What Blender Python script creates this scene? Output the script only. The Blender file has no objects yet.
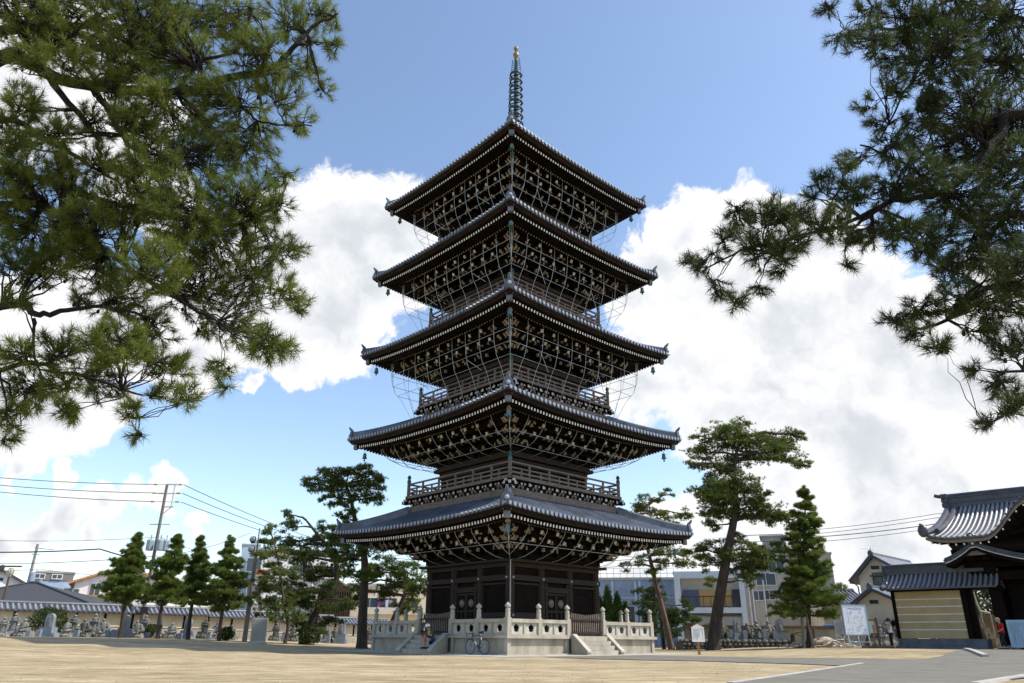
import bpy, bmesh, math, random
import numpy as np
from mathutils import Matrix, Vector

SC = bpy.context.scene
COL = SC.collection
R = math.radians
PI = math.pi

# ------------------------------------------------------------------ camera
CAM_F = 724.25
PITCH = R(22.339)
ROLL = R(-0.4495)
CAM_H = 0.6856

cam_d = bpy.data.cameras.new("camera")
cam_d.sensor_width = 36.0
cam_d.lens = CAM_F / 1024.0 * 36.0
cam_d.clip_start = 0.1
cam_d.clip_end = 3000.0
cam = bpy.data.objects.new("camera", cam_d)
COL.objects.link(cam)
cam.matrix_world = (Matrix.Translation((0, 0, CAM_H)) @ Matrix.Rotation(PI / 2 + PITCH, 4, 'X')
                    @ Matrix.Rotation(-ROLL, 4, 'Z'))
SC.camera = cam


def ray(x, y):
    X = x - 512.0
    Y = 341.5 - y
    cr, sr = math.cos(ROLL), math.sin(ROLL)
    a = X * cr + Y * sr
    b = -X * sr + Y * cr
    c, s = math.cos(PITCH), math.sin(PITCH)
    u = b / CAM_F
    return Vector((a / CAM_F, c - u * s, s + u * c))


def at(x, y, Y):
    """world point seen at photo pixel (x, y) at depth Y"""
    r = ray(x, y)
    t = Y / r.y
    return Vector((r.x * t, Y, CAM_H + r.z * t))


def sstep(a, b, x):
    t = min(1.0, max(0.0, (x - a) / (b - a)))
    return t * t * (3 - 2 * t)


def zg(x, y):
    """ground height: the court rises a little towards the wall and the gate"""
    return (0.60 * sstep(6, 30, -x) * sstep(18, 46, y)
            + 0.33 * sstep(11, 22, x) * sstep(24, 40, y))


def ground_at(x, y):
    r = ray(x, y)
    t = 0.5
    for _ in range(4000):
        p = r * t
        if CAM_H + p.z <= zg(p.x, p.y):
            break
        t *= 1.004
    return Vector((p.x, p.y, zg(p.x, p.y)))


# ------------------------------------------------------------------ mesh builder
class MB:
    def __init__(self):
        self.v, self.f, self.mi = [], [], []
        self.T = None
        self.n_ok = True

    def add(self, vs, fs, m=0):
        o = len(self.v)
        if self.T is not None:
            T = self.T
            vs = [tuple(T @ Vector(p)) for p in vs]
        self.v.extend([tuple(p) for p in vs])
        for f in fs:
            self.f.append(tuple(i + o for i in f))
            self.mi.append(m)

    def box(self, c, s, rot=None, m=0, caps=None):
        """caps: {face: material}, faces named -x +x -y +y -z +z"""
        hx, hy, hz = s[0] / 2, s[1] / 2, s[2] / 2
        vs = [Vector((a * hx, b * hy, d * hz)) for a in (-1, 1) for b in (-1, 1) for d in (-1, 1)]
        if rot is not None:
            vs = [rot @ p for p in vs]
        c = Vector(c)
        vs = [p + c for p in vs]
        fs = {'-x': (0, 1, 3, 2), '+x': (4, 6, 7, 5), '-y': (0, 4, 5, 1), '+y': (2, 3, 7, 6), '-z': (0, 2, 6, 4), '+z': (1, 5, 7, 3)}
        o = len(self.v)
        self.add(vs, [], m)
        for k, f in fs.items():
            self.f.append(tuple(i + o for i in f))
            self.mi.append(caps[k] if caps and k in caps else m)

    def b2(self, x0, x1, y0, y1, z0, z1, m=0, caps=None):
        self.box(((x0 + x1) / 2, (y0 + y1) / 2, (z0 + z1) / 2), (abs(x1 - x0), abs(y1 - y0), abs(z1 - z0)), None, m, caps)

    def beam(self, p, q, w, h, m=0, caps=None, up=(0, 0, 1)):
        """box beam along p->q; local x along the beam"""
        p, q = Vector(p), Vector(q)
        d = q - p
        L = d.length
        x = d / L
        u = Vector(up)
        y = u.cross(x)
        if y.length < 1e-6:
            y = Vector((1, 0, 0)).cross(x)
        y.normalize()
        z = x.cross(y)
        rot = Matrix((x, y, z)).transposed()
        self.box((p + q) / 2, (L, w, h), rot, m, caps)

    def tube(self, pts, rad, seg=6, m=0, cap=True):
        pts = [Vector(p) for p in pts]
        n = len(pts)
        if not hasattr(rad, '__len__'):
            rad = [rad] * n
        vs = []
        t0 = (pts[1] - pts[0]).normalized()
        a = t0.cross(Vector((0, 0, 1)))
        if a.length < 0.1:
            a = t0.cross(Vector((0, 1, 0)))
        a.normalize()
        for i in range(n):
            t = (pts[min(i + 1, n - 1)] - pts[max(i - 1, 0)]).normalized()
            a = (a - t * a.dot(t)).normalized()
            b = t.cross(a)
            for k in range(seg):
                th = 2 * PI * k / seg
                vs.append(pts[i] + (a * math.cos(th) + b * math.sin(th)) * rad[i])
        fs = []
        for i in range(n - 1):
            for k in range(seg):
                k2 = (k + 1) % seg
                fs.append((i * seg + k, i * seg + k2, (i + 1) * seg + k2, (i + 1) * seg + k))
        if cap:
            fs.append(tuple(range(seg - 1, -1, -1)))
            fs.append(tuple((n - 1) * seg + k for k in range(seg)))
        self.add(vs, fs, m)

    def lathe(self, prof, c=(0, 0, 0), seg=12, m=0, sx=1.0, sy=1.0, rot=None):
        """prof: list of (radius, z)"""
        c = Vector(c)
        vs, fs = [], []
        for r, z in prof:
            for k in range(seg):
                th = 2 * PI * k / seg
                p = Vector((r * sx * math.cos(th), r * sy * math.sin(th), z))
                vs.append((rot @ p if rot else p) + c)
        for i in range(len(prof) - 1):
            for k in range(seg):
                k2 = (k + 1) % seg
                fs.append((i * seg + k, i * seg + k2, (i + 1) * seg + k2, (i + 1) * seg + k))
        fs.append(tuple(range(seg - 1, -1, -1)))
        n = len(prof)
        fs.append(tuple((n - 1) * seg + k for k in range(seg)))
        self.add(vs, fs, m)

    def prism(self, poly, fr, d, m=0, cap_m=None):
        """poly: 2-D outline; fr: function (u, v, w)->point; extruded from w=0 to w=d"""
        n = len(poly)
        vs = [fr(u, v, 0) for u, v in poly] + [fr(u, v, d) for u, v in poly]
        self.add(vs, [(i, (i + 1) % n, n + (i + 1) % n, n + i) for i in range(n)], m)
        cm = m if cap_m is None else cap_m
        self.add(vs[:n], [tuple(range(n - 1, -1, -1))], cm)
        self.add(vs[n:], [tuple(range(n))], cm)

    def grid(self, rows, m=0):
        nr, nc = len(rows), len(rows[0])
        self.add([p for r in rows for p in r],
                 [(i * nc + j, i * nc + j + 1, (i + 1) * nc + j + 1, (i + 1) * nc + j) for i in range(nr - 1) for j in range(nc - 1)], m)

    def ball(self, c, r, seg=10, rings=6, m=0, s=(1, 1, 1), rot=None):
        prof = [(max(1e-4, math.sin(PI * i / rings)), -math.cos(PI * i / rings)) for i in range(rings + 1)]
        c = Vector(c)
        vs, fs = [], []
        for rr, z in prof:
            for k in range(seg):
                th = 2 * PI * k / seg
                p = Vector((rr * math.cos(th) * s[0] * r, rr * math.sin(th) * s[1] * r, z * s[2] * r))
                vs.append((rot @ p if rot else p) + c)
        for i in range(rings):
            for k in range(seg):
                k2 = (k + 1) % seg
                fs.append((i * seg + k, i * seg + k2, (i + 1) * seg + k2, (i + 1) * seg + k))
        self.add(vs, fs, m)

    def build(self, name, mats, parent=None, smooth=False, weld=False):
        me = bpy.data.meshes.new(name)
        me.from_pydata(self.v, [], self.f)
        mats = mats if isinstance(mats, (list, tuple)) else [mats]
        for mm in mats:
            me.materials.append(mm)
        me.polygons.foreach_set('material_index', self.mi)
        bm = bmesh.new()
        bm.from_mesh(me)
        if weld:
            bmesh.ops.remove_doubles(bm, verts=bm.verts, dist=1e-4)
        bmesh.ops.recalc_face_normals(bm, faces=bm.faces)
        bm.to_mesh(me)
        bm.free()
        if smooth:
            me.polygons.foreach_set('use_smooth', [True] * len(me.polygons))
            try:
                me.set_sharp_from_angle(angle=R(42))
            except Exception:
                pass
        o = bpy.data.objects.new(name, me)
        COL.objects.link(o)
        if parent is not None:
            o.parent = parent
        return o


def tag(o, label=None, cat=None, group=None, kind=None):
    if label:
        o['label'] = label
    if cat:
        o['category'] = cat
    if group:
        o['group'] = group
    if kind:
        o['kind'] = kind
    return o


def thing(name, loc, rz, label, cat, group=None):
    o = bpy.data.objects.new(name, None)
    COL.objects.link(o)
    o.empty_display_size = 0.2
    o.location = loc
    o.rotation_euler = (0, 0, rz)
    return tag(o, label, cat, group)


def copy_tree(o, parent=None):
    c = o.copy()
    COL.objects.link(c)
    c.parent = parent
    for ch in list(o.children):
        copy_tree(ch, c)
    return c


# ------------------------------------------------------------------ materials
MATS = {}


def mat(name, col, rough=0.8, var=0.25, scale=3.0, bump=0.0, bscale=20.0, metal=0.0, spec=0.3, col2=None, detail=6.0, stretch=(1, 1, 1)):
    if name in MATS:
        return MATS[name]
    m = bpy.data.materials.new(name)
    m.use_nodes = True
    nt = m.node_tree
    N, L = nt.nodes, nt.links
    b = N['Principled BSDF']
    b.inputs['Roughness'].default_value = rough
    b.inputs['Metallic'].default_value = metal
    b.inputs['Specular IOR Level'].default_value = spec
    tc = N.new('ShaderNodeTexCoord')
    mp = N.new('ShaderNodeMapping')
    mp.inputs['Scale'].default_value = stretch
    L.new(tc.outputs['Object'], mp.inputs['Vector'])
    nz = N.new('ShaderNodeTexNoise')
    nz.inputs['Scale'].default_value = scale
    nz.inputs['Detail'].default_value = detail
    nz.inputs['Roughness'].default_value = 0.65
    L.new(mp.outputs[0], nz.inputs['Vector'])
    rp = N.new('ShaderNodeValToRGB')
    c2 = col2 if col2 else tuple(c * (1 + var) for c in col)
    c1 = tuple(c * (1 - var) for c in col) if not col2 else col
    rp.color_ramp.elements[0].position = 0.32
    rp.color_ramp.elements[1].position = 0.68
    rp.color_ramp.elements[0].color = (*c1, 1)
    rp.color_ramp.elements[1].color = (*c2, 1)
    L.new(nz.outputs['Fac'], rp.inputs['Fac'])
    L.new(rp.outputs['Color'], b.inputs['Base Color'])
    if bump > 0:
        n2 = N.new('ShaderNodeTexNoise')
        n2.inputs['Scale'].default_value = bscale
        n2.inputs['Detail'].default_value = 5
        L.new(mp.outputs[0], n2.inputs['Vector'])
        bp = N.new('ShaderNodeBump')
        bp.inputs['Strength'].default_value = bump
        bp.inputs['Distance'].default_value = 0.05
        L.new(n2.outputs['Fac'], bp.inputs['Height'])
        L.new(bp.outputs[0], b.inputs['Normal'])
    MATS[name] = m
    return m


WOOD = mat('old_dark_wood', (0.0105, 0.0068, 0.0048), 0.75, 0.45, 2.0, 0.25, 30, spec=0.08, stretch=(1, 1, 4))
WOOD2 = mat('weathered_wood', (0.030, 0.018, 0.0125), 0.75, 0.4, 2.5, 0.25, 30, stretch=(1, 1, 5))
WOODG = mat('grey_worn_wood', (0.155, 0.12, 0.098), 0.8, 0.4, 2.5, 0.25, 30, stretch=(1, 1, 5))
CREAM = mat('cream_end_paint', (0.36, 0.30, 0.225), 0.8, 0.4, 2.5)
WHITEP = mat('white_end_paint', (0.78, 0.77, 0.73), 0.8, 0.12, 1.5)
TILE = mat('grey_roof_tile', (0.092, 0.106, 0.136), 0.40, 0.5, 1.1, 0.1, 12, spec=0.5)
TILE_D = mat('dark_roof_tile', (0.065, 0.07, 0.085), 0.42, 0.35, 2.0, 0.1, 12, spec=0.5)
COPPER = mat('green_copper', (0.10, 0.20, 0.20), 0.6, 0.35, 4.0, metal=0.3)
BRONZE = mat('dark_bronze', (0.03, 0.045, 0.045), 0.5, 0.35, 4.0, metal=0.3)
GOLD = mat('gilded_metal', (0.28, 0.20, 0.07), 0.5, 0.3, 6.0, metal=0.7)
WIRE = mat('galvanised_wire', (0.40, 0.46, 0.48), 0.5, 0.15, 2.0, metal=0.3)
STONE = mat('granite', (0.36, 0.325, 0.26), 0.85, 0.26, 1.6, 0.2, 50, stretch=(1, 1, 0.4))
STONE_L = mat('pale_granite', (0.40, 0.375, 0.315), 0.85, 0.22, 2.2, 0.15, 50, stretch=(1, 1, 0.5))
STONE_D = mat('stained_granite', (0.20, 0.175, 0.135), 0.9, 0.45, 1.1, 0.2, 50, col2=(0.46, 0.41, 0.32), stretch=(1, 1, 0.35))
STATUE = mat('carved_grey_stone', (0.10, 0.105, 0.10), 0.9, 0.3, 3.0, 0.3, 30, col2=(0.27, 0.27, 0.25))
STATUE_D = mat('dark_grey_stone', (0.065, 0.065, 0.055), 0.9, 0.3, 3.0, 0.3, 30, col2=(0.17, 0.17, 0.15))  # darker tone of the carved grey stone
DARKM = mat('dark_painted_metal', (0.03, 0.032, 0.035), 0.5, 0.2, 3.0)
# ------------------------------------------------------------------ pagoda
PAX = (0.1371, 43.10)
PROT = R(-45 - 1.7525)
PZ = 0.0
pagoda = thing('pagoda', (PAX[0], PAX[1], 0), PROT, 'tall five storey wooden pagoda with grey tiled roofs on a stone platform', 'pagoda')
EH = [7.38, 7.21, 7.01, 6.77, 6.47]
ZC = [6.38, 11.93, 17.46, 23.04, 28.56]
UP = [0.28, 0.31, 0.29, 0.26, 0.23]
POST = [None, 4.50, 4.22, 3.97, 3.75]       # balcony half width, storeys 2-5
WALL = [3.42, 3.05, 2.90, 2.76, 2.60]
ROT = [Matrix.Rotation(R(90 * k), 4, 'Z') for k in range(4)]


def make_roof(k):
    e, zc, up = EH[k], ZC[k], UP[k]
    zm = zc - up
    if k < 4:
        nin, ztop = POST[k + 1] - 0.17, zc + 1.08
    else:
        nin, ztop = 0.62, zc + 5.0

    def lift(n, t, full=1.0):
        return up * full * min(1.2, abs(t) / max(n, 0.5)) ** 2.4

    def rz(n, t):
        u = (e - n) / (e - nin)
        pw = 1.22 if k < 4 else 1.30
        return zm + (ztop - zm) * u ** pw + lift(n, t) * max(0.0, 1 - u) ** 1.4

    # --- tiled surface: pan sheet + round cover-tile rows
    r = MB()
    NN, NT = 9, 30
    for q in range(4):
        r.T = ROT[q]
        rows = []
        for i in range(NN + 1):
            n = nin + (e - nin) * i / NN
            rows.append([(n, n * (2 * j / NT - 1), rz(n, n * (2 * j / NT - 1))) for j in range(NT + 1)])
        r.grid(rows, 0)
        # drip edge below the tiles
        rows = []
        for dn, dz in ((0, 0), (-0.02, -0.05), (-0.12, -0.10)):
            rows.append([((e + dn), (e + dn) * (2 * j / NT - 1), rz(e, e * (2 * j / NT - 1)) + dz) for j in range(NT + 1)])
        r.grid(rows, 0)
        sp = 0.30
        cnt = int(2 * (e - 0.1) / sp)
        for i in range(cnt + 1):
            t = (i - cnt / 2) * sp
            n0 = max(nin, abs(t) + 0.06)
            n1 = e + 0.04
            if n1 - n0 < 0.12:
                continue
            ns = 6 if k in (0, 1) else 5
            rr = 0.086
            vs, fs = [], []
            for a in range(ns + 1):
                n = n0 + (n1 - n0) * a / ns
                z = rz(min(n, e), t)
                for c in range(5):
                    th = PI * c / 4
                    vs.append((n, t - rr * math.cos(th), z - 0.01 + rr * 1.15 * math.sin(th)))
            for a in range(ns):
                for c in range(4):
                    fs.append((a * 5 + c, a * 5 + c + 1, (a + 1) * 5 + c + 1, (a + 1) * 5 + c))
            r.add(vs, fs, 0)
            # round end disc
            z = rz(e, t) + 0.005
            disc = [(n1 + 0.012, t + 0.098 * math.cos(PI * 2 * c / 8), z + 0.098 * math.sin(PI * 2 * c / 8)) for c in range(8)]
            r.add(disc, [tuple(range(8))], 1)
            # slightly proud hanging pan-tile lip between discs
            if abs(t + sp / 2) < e - 0.1:
                z = rz(e, t + sp / 2)
                r.box((e - 0.03, t + sp / 2, z - 0.06), (0.02, sp * 0.62, 0.10), None, 2)
    r.T = None
    roof = r.build('roof', [TILE, mat('tile_end_disc', (0.19, 0.22, 0.27), 0.4, 0.2, 6.0, spec=0.5), TILE_D], pagoda, smooth=False)

    # --- hip ridges with a turned-up end tile
    for q in range(4):
        h = MB()
        h.T = ROT[q]
        L0, L1 = nin, e - 0.22
        pts, ns = [], 12
        for i in range(ns + 1):
            n = L0 + (L1 - L0) * i / ns
            pts.append((n, -n, rz(n, n)))
        d = Vector((1, -1, 0)).normalized()
        s = Vector((1, 1, 0)).normalized()
        for (w, z0, z1) in ((0.17, -0.05, 0.14), (0.135, 0.14, 0.26), (0.10, 0.26, 0.36)):
            rows = []
            for ww, zz in ((-w, z0), (-w, z1), (w, z1), (w, z0)):
                rows.append([Vector(p) + s * ww + Vector((0, 0, zz)) for p in pts])
            h.grid(rows, 0)
            h.add([rows[c][-1] for c in range(4)], [(0, 1, 2, 3)], 0)
        h.tube([Vector(p) + Vector((0, 0, 0.37)) for p in pts], 0.085, 6, 0)
        # rows of ridge side tiles (scales)
        for i in range(0, 26):
            f = i / 25
            n = L0 + (L1 - L0) * f
            for sg in (-1, 1):
                p = Vector((n, -n, rz(n, n) + 0.2)) + s * sg * 0.14
                h.box(p, (0.16, 0.03, 0.10), Matrix.Rotation(R(-45), 3, 'Z'), 0)
        # ogre tile: shield with horn
        p = Vector((L1, -L1, rz(L1, L1)))
        rotd = Matrix.Rotation(R(-45), 3, 'Z')
        fr = lambda u, v, w: p + d * (0.0 + w) + s * u + Vector((0, 0, v))
        h.prism([(-0.27, -0.06), (0.27, -0.06), (0.30, 0.12), (0.22, 0.32), (0.13, 0.46), (0, 0.55), (-0.13, 0.46), (-0.22, 0.32), (-0.30, 0.12)], fr, 0.13, 0)
        h.tube([p + Vector((0, 0, 0.40)), p + d * 0.06 + Vector((0, 0, 0.52)), p + d * 0.16 + Vector((0, 0, 0.62)), p + d * 0.24 + Vector((0, 0, 0.74))], [0.10, 0.095, 0.08, 0.05], 6, 0)
        h.ball(p + d * 0.15 + Vector((0, 0, 0.2)), 0.12, 8, 5, 1)
        h.T = None
        h.build('hip_ridge', [TILE, mat('ridge_boss', (0.30, 0.33, 0.38), 0.5, 0.3, 6)], roof)

    # --- eaves: boards, soffits
    b = MB()
    nF, nB = e - 0.45, e - 1.45
    w = WALL[k]

    def zf(t):                      # flying rafter centre at its tip
        return zm - 0.46 + lift(nF, t) * 0.98

    def zb(t):                      # base rafter centre at its tip
        return zm - (0.37, 0.37, 0.37, 0.38, 0.39)[k] + lift(nB, t, 0.80)
    zin = zm + 0.42                 # base rafter centre over the wall

    NT = 26
    for q in range(4):
        b.T = ROT[q]
        J = [2 * j / NT - 1 for j in range(NT + 1)]
        # fascia, brown
        rows = []
        for n, dz in ((e - 0.10, -0.10), (e - 0.10, -0.20), (e - 0.16, -0.21), (e - 0.18, -0.30), (e - 0.30, -0.31)):
            rows.append([(n, n * j, rz(e, e * j) + dz) for j in J])
        b.grid(rows, 0)
        # soffit over flying rafters, then over base rafters
        rows = [[(e - 0.30, (e - 0.30) * j, rz(e, e * j) - 0.31) for j in J],
                [(nB, nB * j, zb(nB * j) + 0.20) for j in J]]
        b.grid(rows, 1)
        rows = [[(nB, nB * j, zb(nB * j) + 0.20) for j in J], [(nB, nB * j, zb(nB * j) + 0.07) for j in J],
                [(w - 0.3, (w - 0.3) * j, zin + 0.10) for j in J]]
        b.grid(rows, 1)
        # purlin carried by the outermost brackets
        nP = nB - 0.55
        rows = []
        for n, dz in ((nP, -0.08), (nP, -0.30), (nP - 0.2, -0.30), (nP - 0.2, -0.04)):
            fz = lambda j: zb(nB * j) + (zin - zb(nB * j)) * (nB - nP) / (nB - w) + dz
            rows.append([(n, n * j * 1.06, fz(j)) for j in J])
        b.grid(rows, 1)
    b.T = None
    cc_ = w - 0.02
    b.b2(-cc_, cc_, -cc_, cc_, zm - 1.62, zin - 0.1, 1)
    b.b2(-w - 0.03, w + 0.03, -w - 0.03, w + 0.03, zm - 1.60, zm - 1.25, 1)
    b.build('eave_board', [mat('eave_edge_wood', (0.020, 0.012, 0.009), 0.75, 0.4, 2.0, 0.2, 30, spec=0.1), WOOD], roof)

    ra = MB()
    for q in range(4):
        ra.T = ROT[q]
        sp = 0.215
        cnt = int(2 * (nF - 0.25) / sp)
        for i in range(cnt + 1):
            t = (i - cnt / 2) * sp
            n_in = max(nB - 0.12, abs(t) + 0.12)
            if nF - n_in > 0.1:
                ra.beam((nF, t, zf(t)), (n_in, t, zf(t) + 0.13 * (nF - n_in)), 0.095, 0.14, 0, {'-x': 1})
        cnt = int(2 * (nB - 0.2) / sp)
        for i in range(cnt + 1):
            t = (i - cnt / 2) * sp
            n_in = max(w - 0.1, abs(t) + 0.12)
            if nB - n_in > 0.1:
                f = (nB - n_in) / (nB - (w - 0.1))
                ra.beam((nB + 0.05, t, zb(t)), (n_in, t, zb(t) + (zin - zb(t)) * f), 0.095, 0.13, 0, {'-x': 2})
    ra.T = None
    ra.build('rafters', [WOOD, WHITEP, CREAM], roof)

    for q in range(4):
        hr = MB()
        hr.T = ROT[q]
        n0, n1 = w - 0.2, nF + 0.10
        hr.beam((n1, -n1, zf(nF) + 0.02), (nB - 0.1, -nB + 0.1, zb(nB) + 0.22), 0.26, 0.30, 0, {'-x': 1})
        hr.beam((nB + 0.15, -nB - 0.15, zb(nB) - 0.05), (n0, -n0, zin - 0.1), 0.26, 0.30, 0, {'-x': 1})
        dd = Vector((1, -1, 0)).normalized()
        c = Vector((n1, -n1, zf(nF) + 0.02))
        hr.beam(c + dd * 0.03, c - dd * 0.17, 0.32, 0.36, 2)
        hr.beam(c + dd * 0.10 + Vector((0, 0, 0.2)), c - dd * 0.2 + Vector((0, 0, 0.2)), 0.44, 0.05, 2)
        hr.T = None
        hr.build('hip_rafter', [WOOD, CREAM, mat('hip_cap_metal', (0.16, 0.17, 0.19), 0.55, 0.3, 5, metal=0.4)], roof)
    return dict(e=e, zm=zm, nB=nB, nF=nF, zf=zf, zb=zb, zin=zin, w=w, nin=nin, ztop=ztop, rz=rz)


def tip(mb, base, d, m):
    """pale carved nose at the end of a bracket arm: a stub and a bent-up point"""
    base, d = Vector(base), Vector(d).normalized()
    u = Vector((0, 0, 1))
    mb.beam(base - d * 0.02, base + d * 0.10, 0.085, 0.13, m)
    mb.beam(base + d * 0.07 - u * 0.02, base + d * 0.25 + u * 0.14, 0.08, 0.075, m)


def make_brackets(k, P):
    w, zm = P['w'], P['zm']
    zw = zm - 1.55                      # top of wall plate
    nP = P['nB'] - 0.65
    span = nP - w
    rnd = random.Random(50 + k)
    for q in range(4):
        m = MB()
        m.T = ROT[q]
        # continuous tie beams
        m.b2(w - 0.12, w + 0.10, -w - 0.1, w + 0.1, zw - 0.02, zw + 0.20, 0)
        for s in (1, 2, 3):
            o = span * s / 3
            z = zw + 0.10 + 0.30 * s
            m.b2(w + o - 0.07, w + o + 0.07, -(w + o) - 0.3, (w + o) + 0.3, z + 0.16, z + 0.30, 0, {'-y': 1, '+y': 1})
            m.b2(w - 0.08, w + 0.06, -w, w, z + 0.05, z + 0.25, 0)
        ts = [(-1, 0), (-2 / 3, 1), (-1 / 3, 0), (0, 1), (1 / 3, 0), (2 / 3, 1), (1, 0)]
        for f, minor in ts:
            t = f * w
            # great block on the plate
            m.b2(w - 0.2, w + 0.24, t - 0.2, t + 0.2, zw + 0.18, zw + 0.38, 0)
            for s in (1, 2, 3):
                o = span * s / 3
                z = zw + 0.10 + 0.30 * s
                if minor and s == 1:
                    continue
                m.b2(w - 0.1, w + o + 0.06, t - 0.08, t + 0.08, z - 0.10, z + 0.10, 0)
                if not (minor and s == 3) and rnd.random() > 0.15:
                    tip(m, (w + o + 0.10, t, z), (1, 0, 0), 1)
                # transverse arm with three bearing blocks
                ln = 0.46 if not minor else 0.36
                m.b2(w + o - 0.07, w + o + 0.07, t - ln, t + ln, z - 0.06, z + 0.10, 0)
                for sg in (-1, 1):
                    if not minor:
                        m.b2(w + o - 0.075, w + o + 0.078, t + sg * ln, t + sg * (ln + 0.09), z - 0.05, z + 0.13, 1)
                    m.b2(w + o - 0.10, w + o + 0.11, t + sg * ln * 0.8 - 0.10, t + sg * ln * 0.8 + 0.10, z + 0.11, z + 0.25, 0, {'+x': 1} if rnd.random() < 0.4 else None)
                m.b2(w + o - 0.10, w + o + 0.11, t - 0.1, t + 0.1, z + 0.11, z + 0.25, 0)
            for s in (2, 3):            # tail rafters
                o = span * s / 3
                z = zw + 0.10 + 0.30 * s
                m.beam((w + o + 0.42, t, z + 0.02), (w - 0.1, t, z + 0.02 + (o + 0.5) * 0.36), 0.13, 0.17, 0, {'-x': 2})
                m.beam((w + o + 0.38, t, z + 0.035), (w + o + 0.44, t, z + 0.01), 0.14, 0.18, 2)
            # side wings spreading towards the eave corner
            for sg in (-1, 1):
                if abs(f) > 0.9 and sg * f > 0:
                    for s in (2, 3):
                        o = span * s / 3
                        z = zw + 0.10 + 0.30 * s
                        for g in (0.45, 0.95):
                            tt = t + sg * o * g
                            m.b2(w + o * 0.3, w + o + 0.06, tt - 0.07, tt + 0.07, z - 0.08, z + 0.10, 0)
                            tip(m, (w + o + 0.10, tt, z), (1, 0, 0), 1)
        # the corner cluster on the diagonal
        d = Vector((1, -1, 0))
        for s in (1, 2, 3):
            o = span * s / 3
            z = zw + 0.10 + 0.30 * s
            c = Vector((w + o, -w - o, z))
            m.beam(Vector((w, -w, z)), c, 0.17, 0.2, 0)
            tip(m, c, d, 1)
            m.box(c + Vector((0, 0, 0.2)), (0.22, 0.22, 0.16), Matrix.Rotation(R(45), 3, 'Z'), 1)
            tip(m, c + Vector((0.0, 0.35, 0.02)), (1, 0, 0), 1)
            tip(m, c + Vector((-0.35, 0.0, 0.02)), (0, -1, 0), 1)
        m.T = None
        m.build('bracket_tier', [WOOD, mat('bracket_tip', (0.30, 0.25, 0.185), 0.8, 0.45, 2.5), mat('pale_beam_end', (0.56, 0.54, 0.49), 0.8, 0.3, 2.5)], pagoda)


def make_net(k, P):
    """wire bird guard hung from the rafters"""
    e, nB = P['e'], P['nB']
    if k >= 2:
        zt = P['zm'] - 0.36
        base = ZC[k - 1] + 1.15
        prof = [(nB - 0.02, zt), (nB - 0.06, zt - 0.75), (nB - 0.13, zt - 1.35), (nB - 0.30, zt - 1.95), (nB - 0.62, zt - 2.45), (POST[k] + 0.22, base + 0.06)]
        hz = (1, 2.2, 3.3)
    else:
        zt = P['zm'] - 0.33
        z0 = P['zm'] - 1.65
        prof = [(nB - 0.02, zt), (nB - 0.10, zt - 0.22), (nB - 0.45, zt - 0.62), (nB - 1.05, zt - 1.0), (nB - 1.7, zt - 1.22), (P['w'] + 0.12, z0)]
        hz = (2.4,) if k == 0 else (2.2, 3.6)
    m = MB()

    def pr(f):
        i = min(int(f), len(prof) - 2)
        g = f - i
        a, b_ = prof[i], prof[i + 1]
        return a[0] + (b_[0] - a[0]) * g, a[1] + (b_[1] - a[1]) * g
    for q in range(4):
        m.T = ROT[q]
        cnt = 9
        nn = prof[0][0]
        for i in range(cnt + 1):
            f = (2 * i / cnt - 1) * 0.97
            up = UP[k] * 0.8 * abs(f) ** 1.9
            pts = []
            for j, (n, z) in enumerate(prof):
                t = f * nn if k >= 2 else f * nn
                t = max(-n, min(n, t))
                pts.append((n, t, z + up * max(0, 1 - j / 2.5)))
            if abs(f) < 0.995:
                m.tube(pts, 0.0145, 4, 0)
        for hh in hz:
            n, z = pr(hh)
            m.tube([(n, -n, z), (n, 0, z), (n, n, z)], 0.0145, 4, 0)
        n, z = pr(1.0)
        if k >= 2:      # diagonal stays
            for i in (2, 6):
                f = (2 * i / cnt - 1) * 0.97
                a, b_ = pr(2.4), pr(3.8)
                m.tube([(a[0], f * nn, a[1]), (b_[0], (f + 0.16) * nn, b_[1])], 0.016, 4, 0)
        # corner hoop
        m.tube([(n, -n, z + (UP[k] * 0.8 if j == 0 else 0)) for j, (n, z) in enumerate(prof)], 0.016, 4, 0)
    m.T = None
    m.build('bird_guard', WIRE, pagoda)


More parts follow.
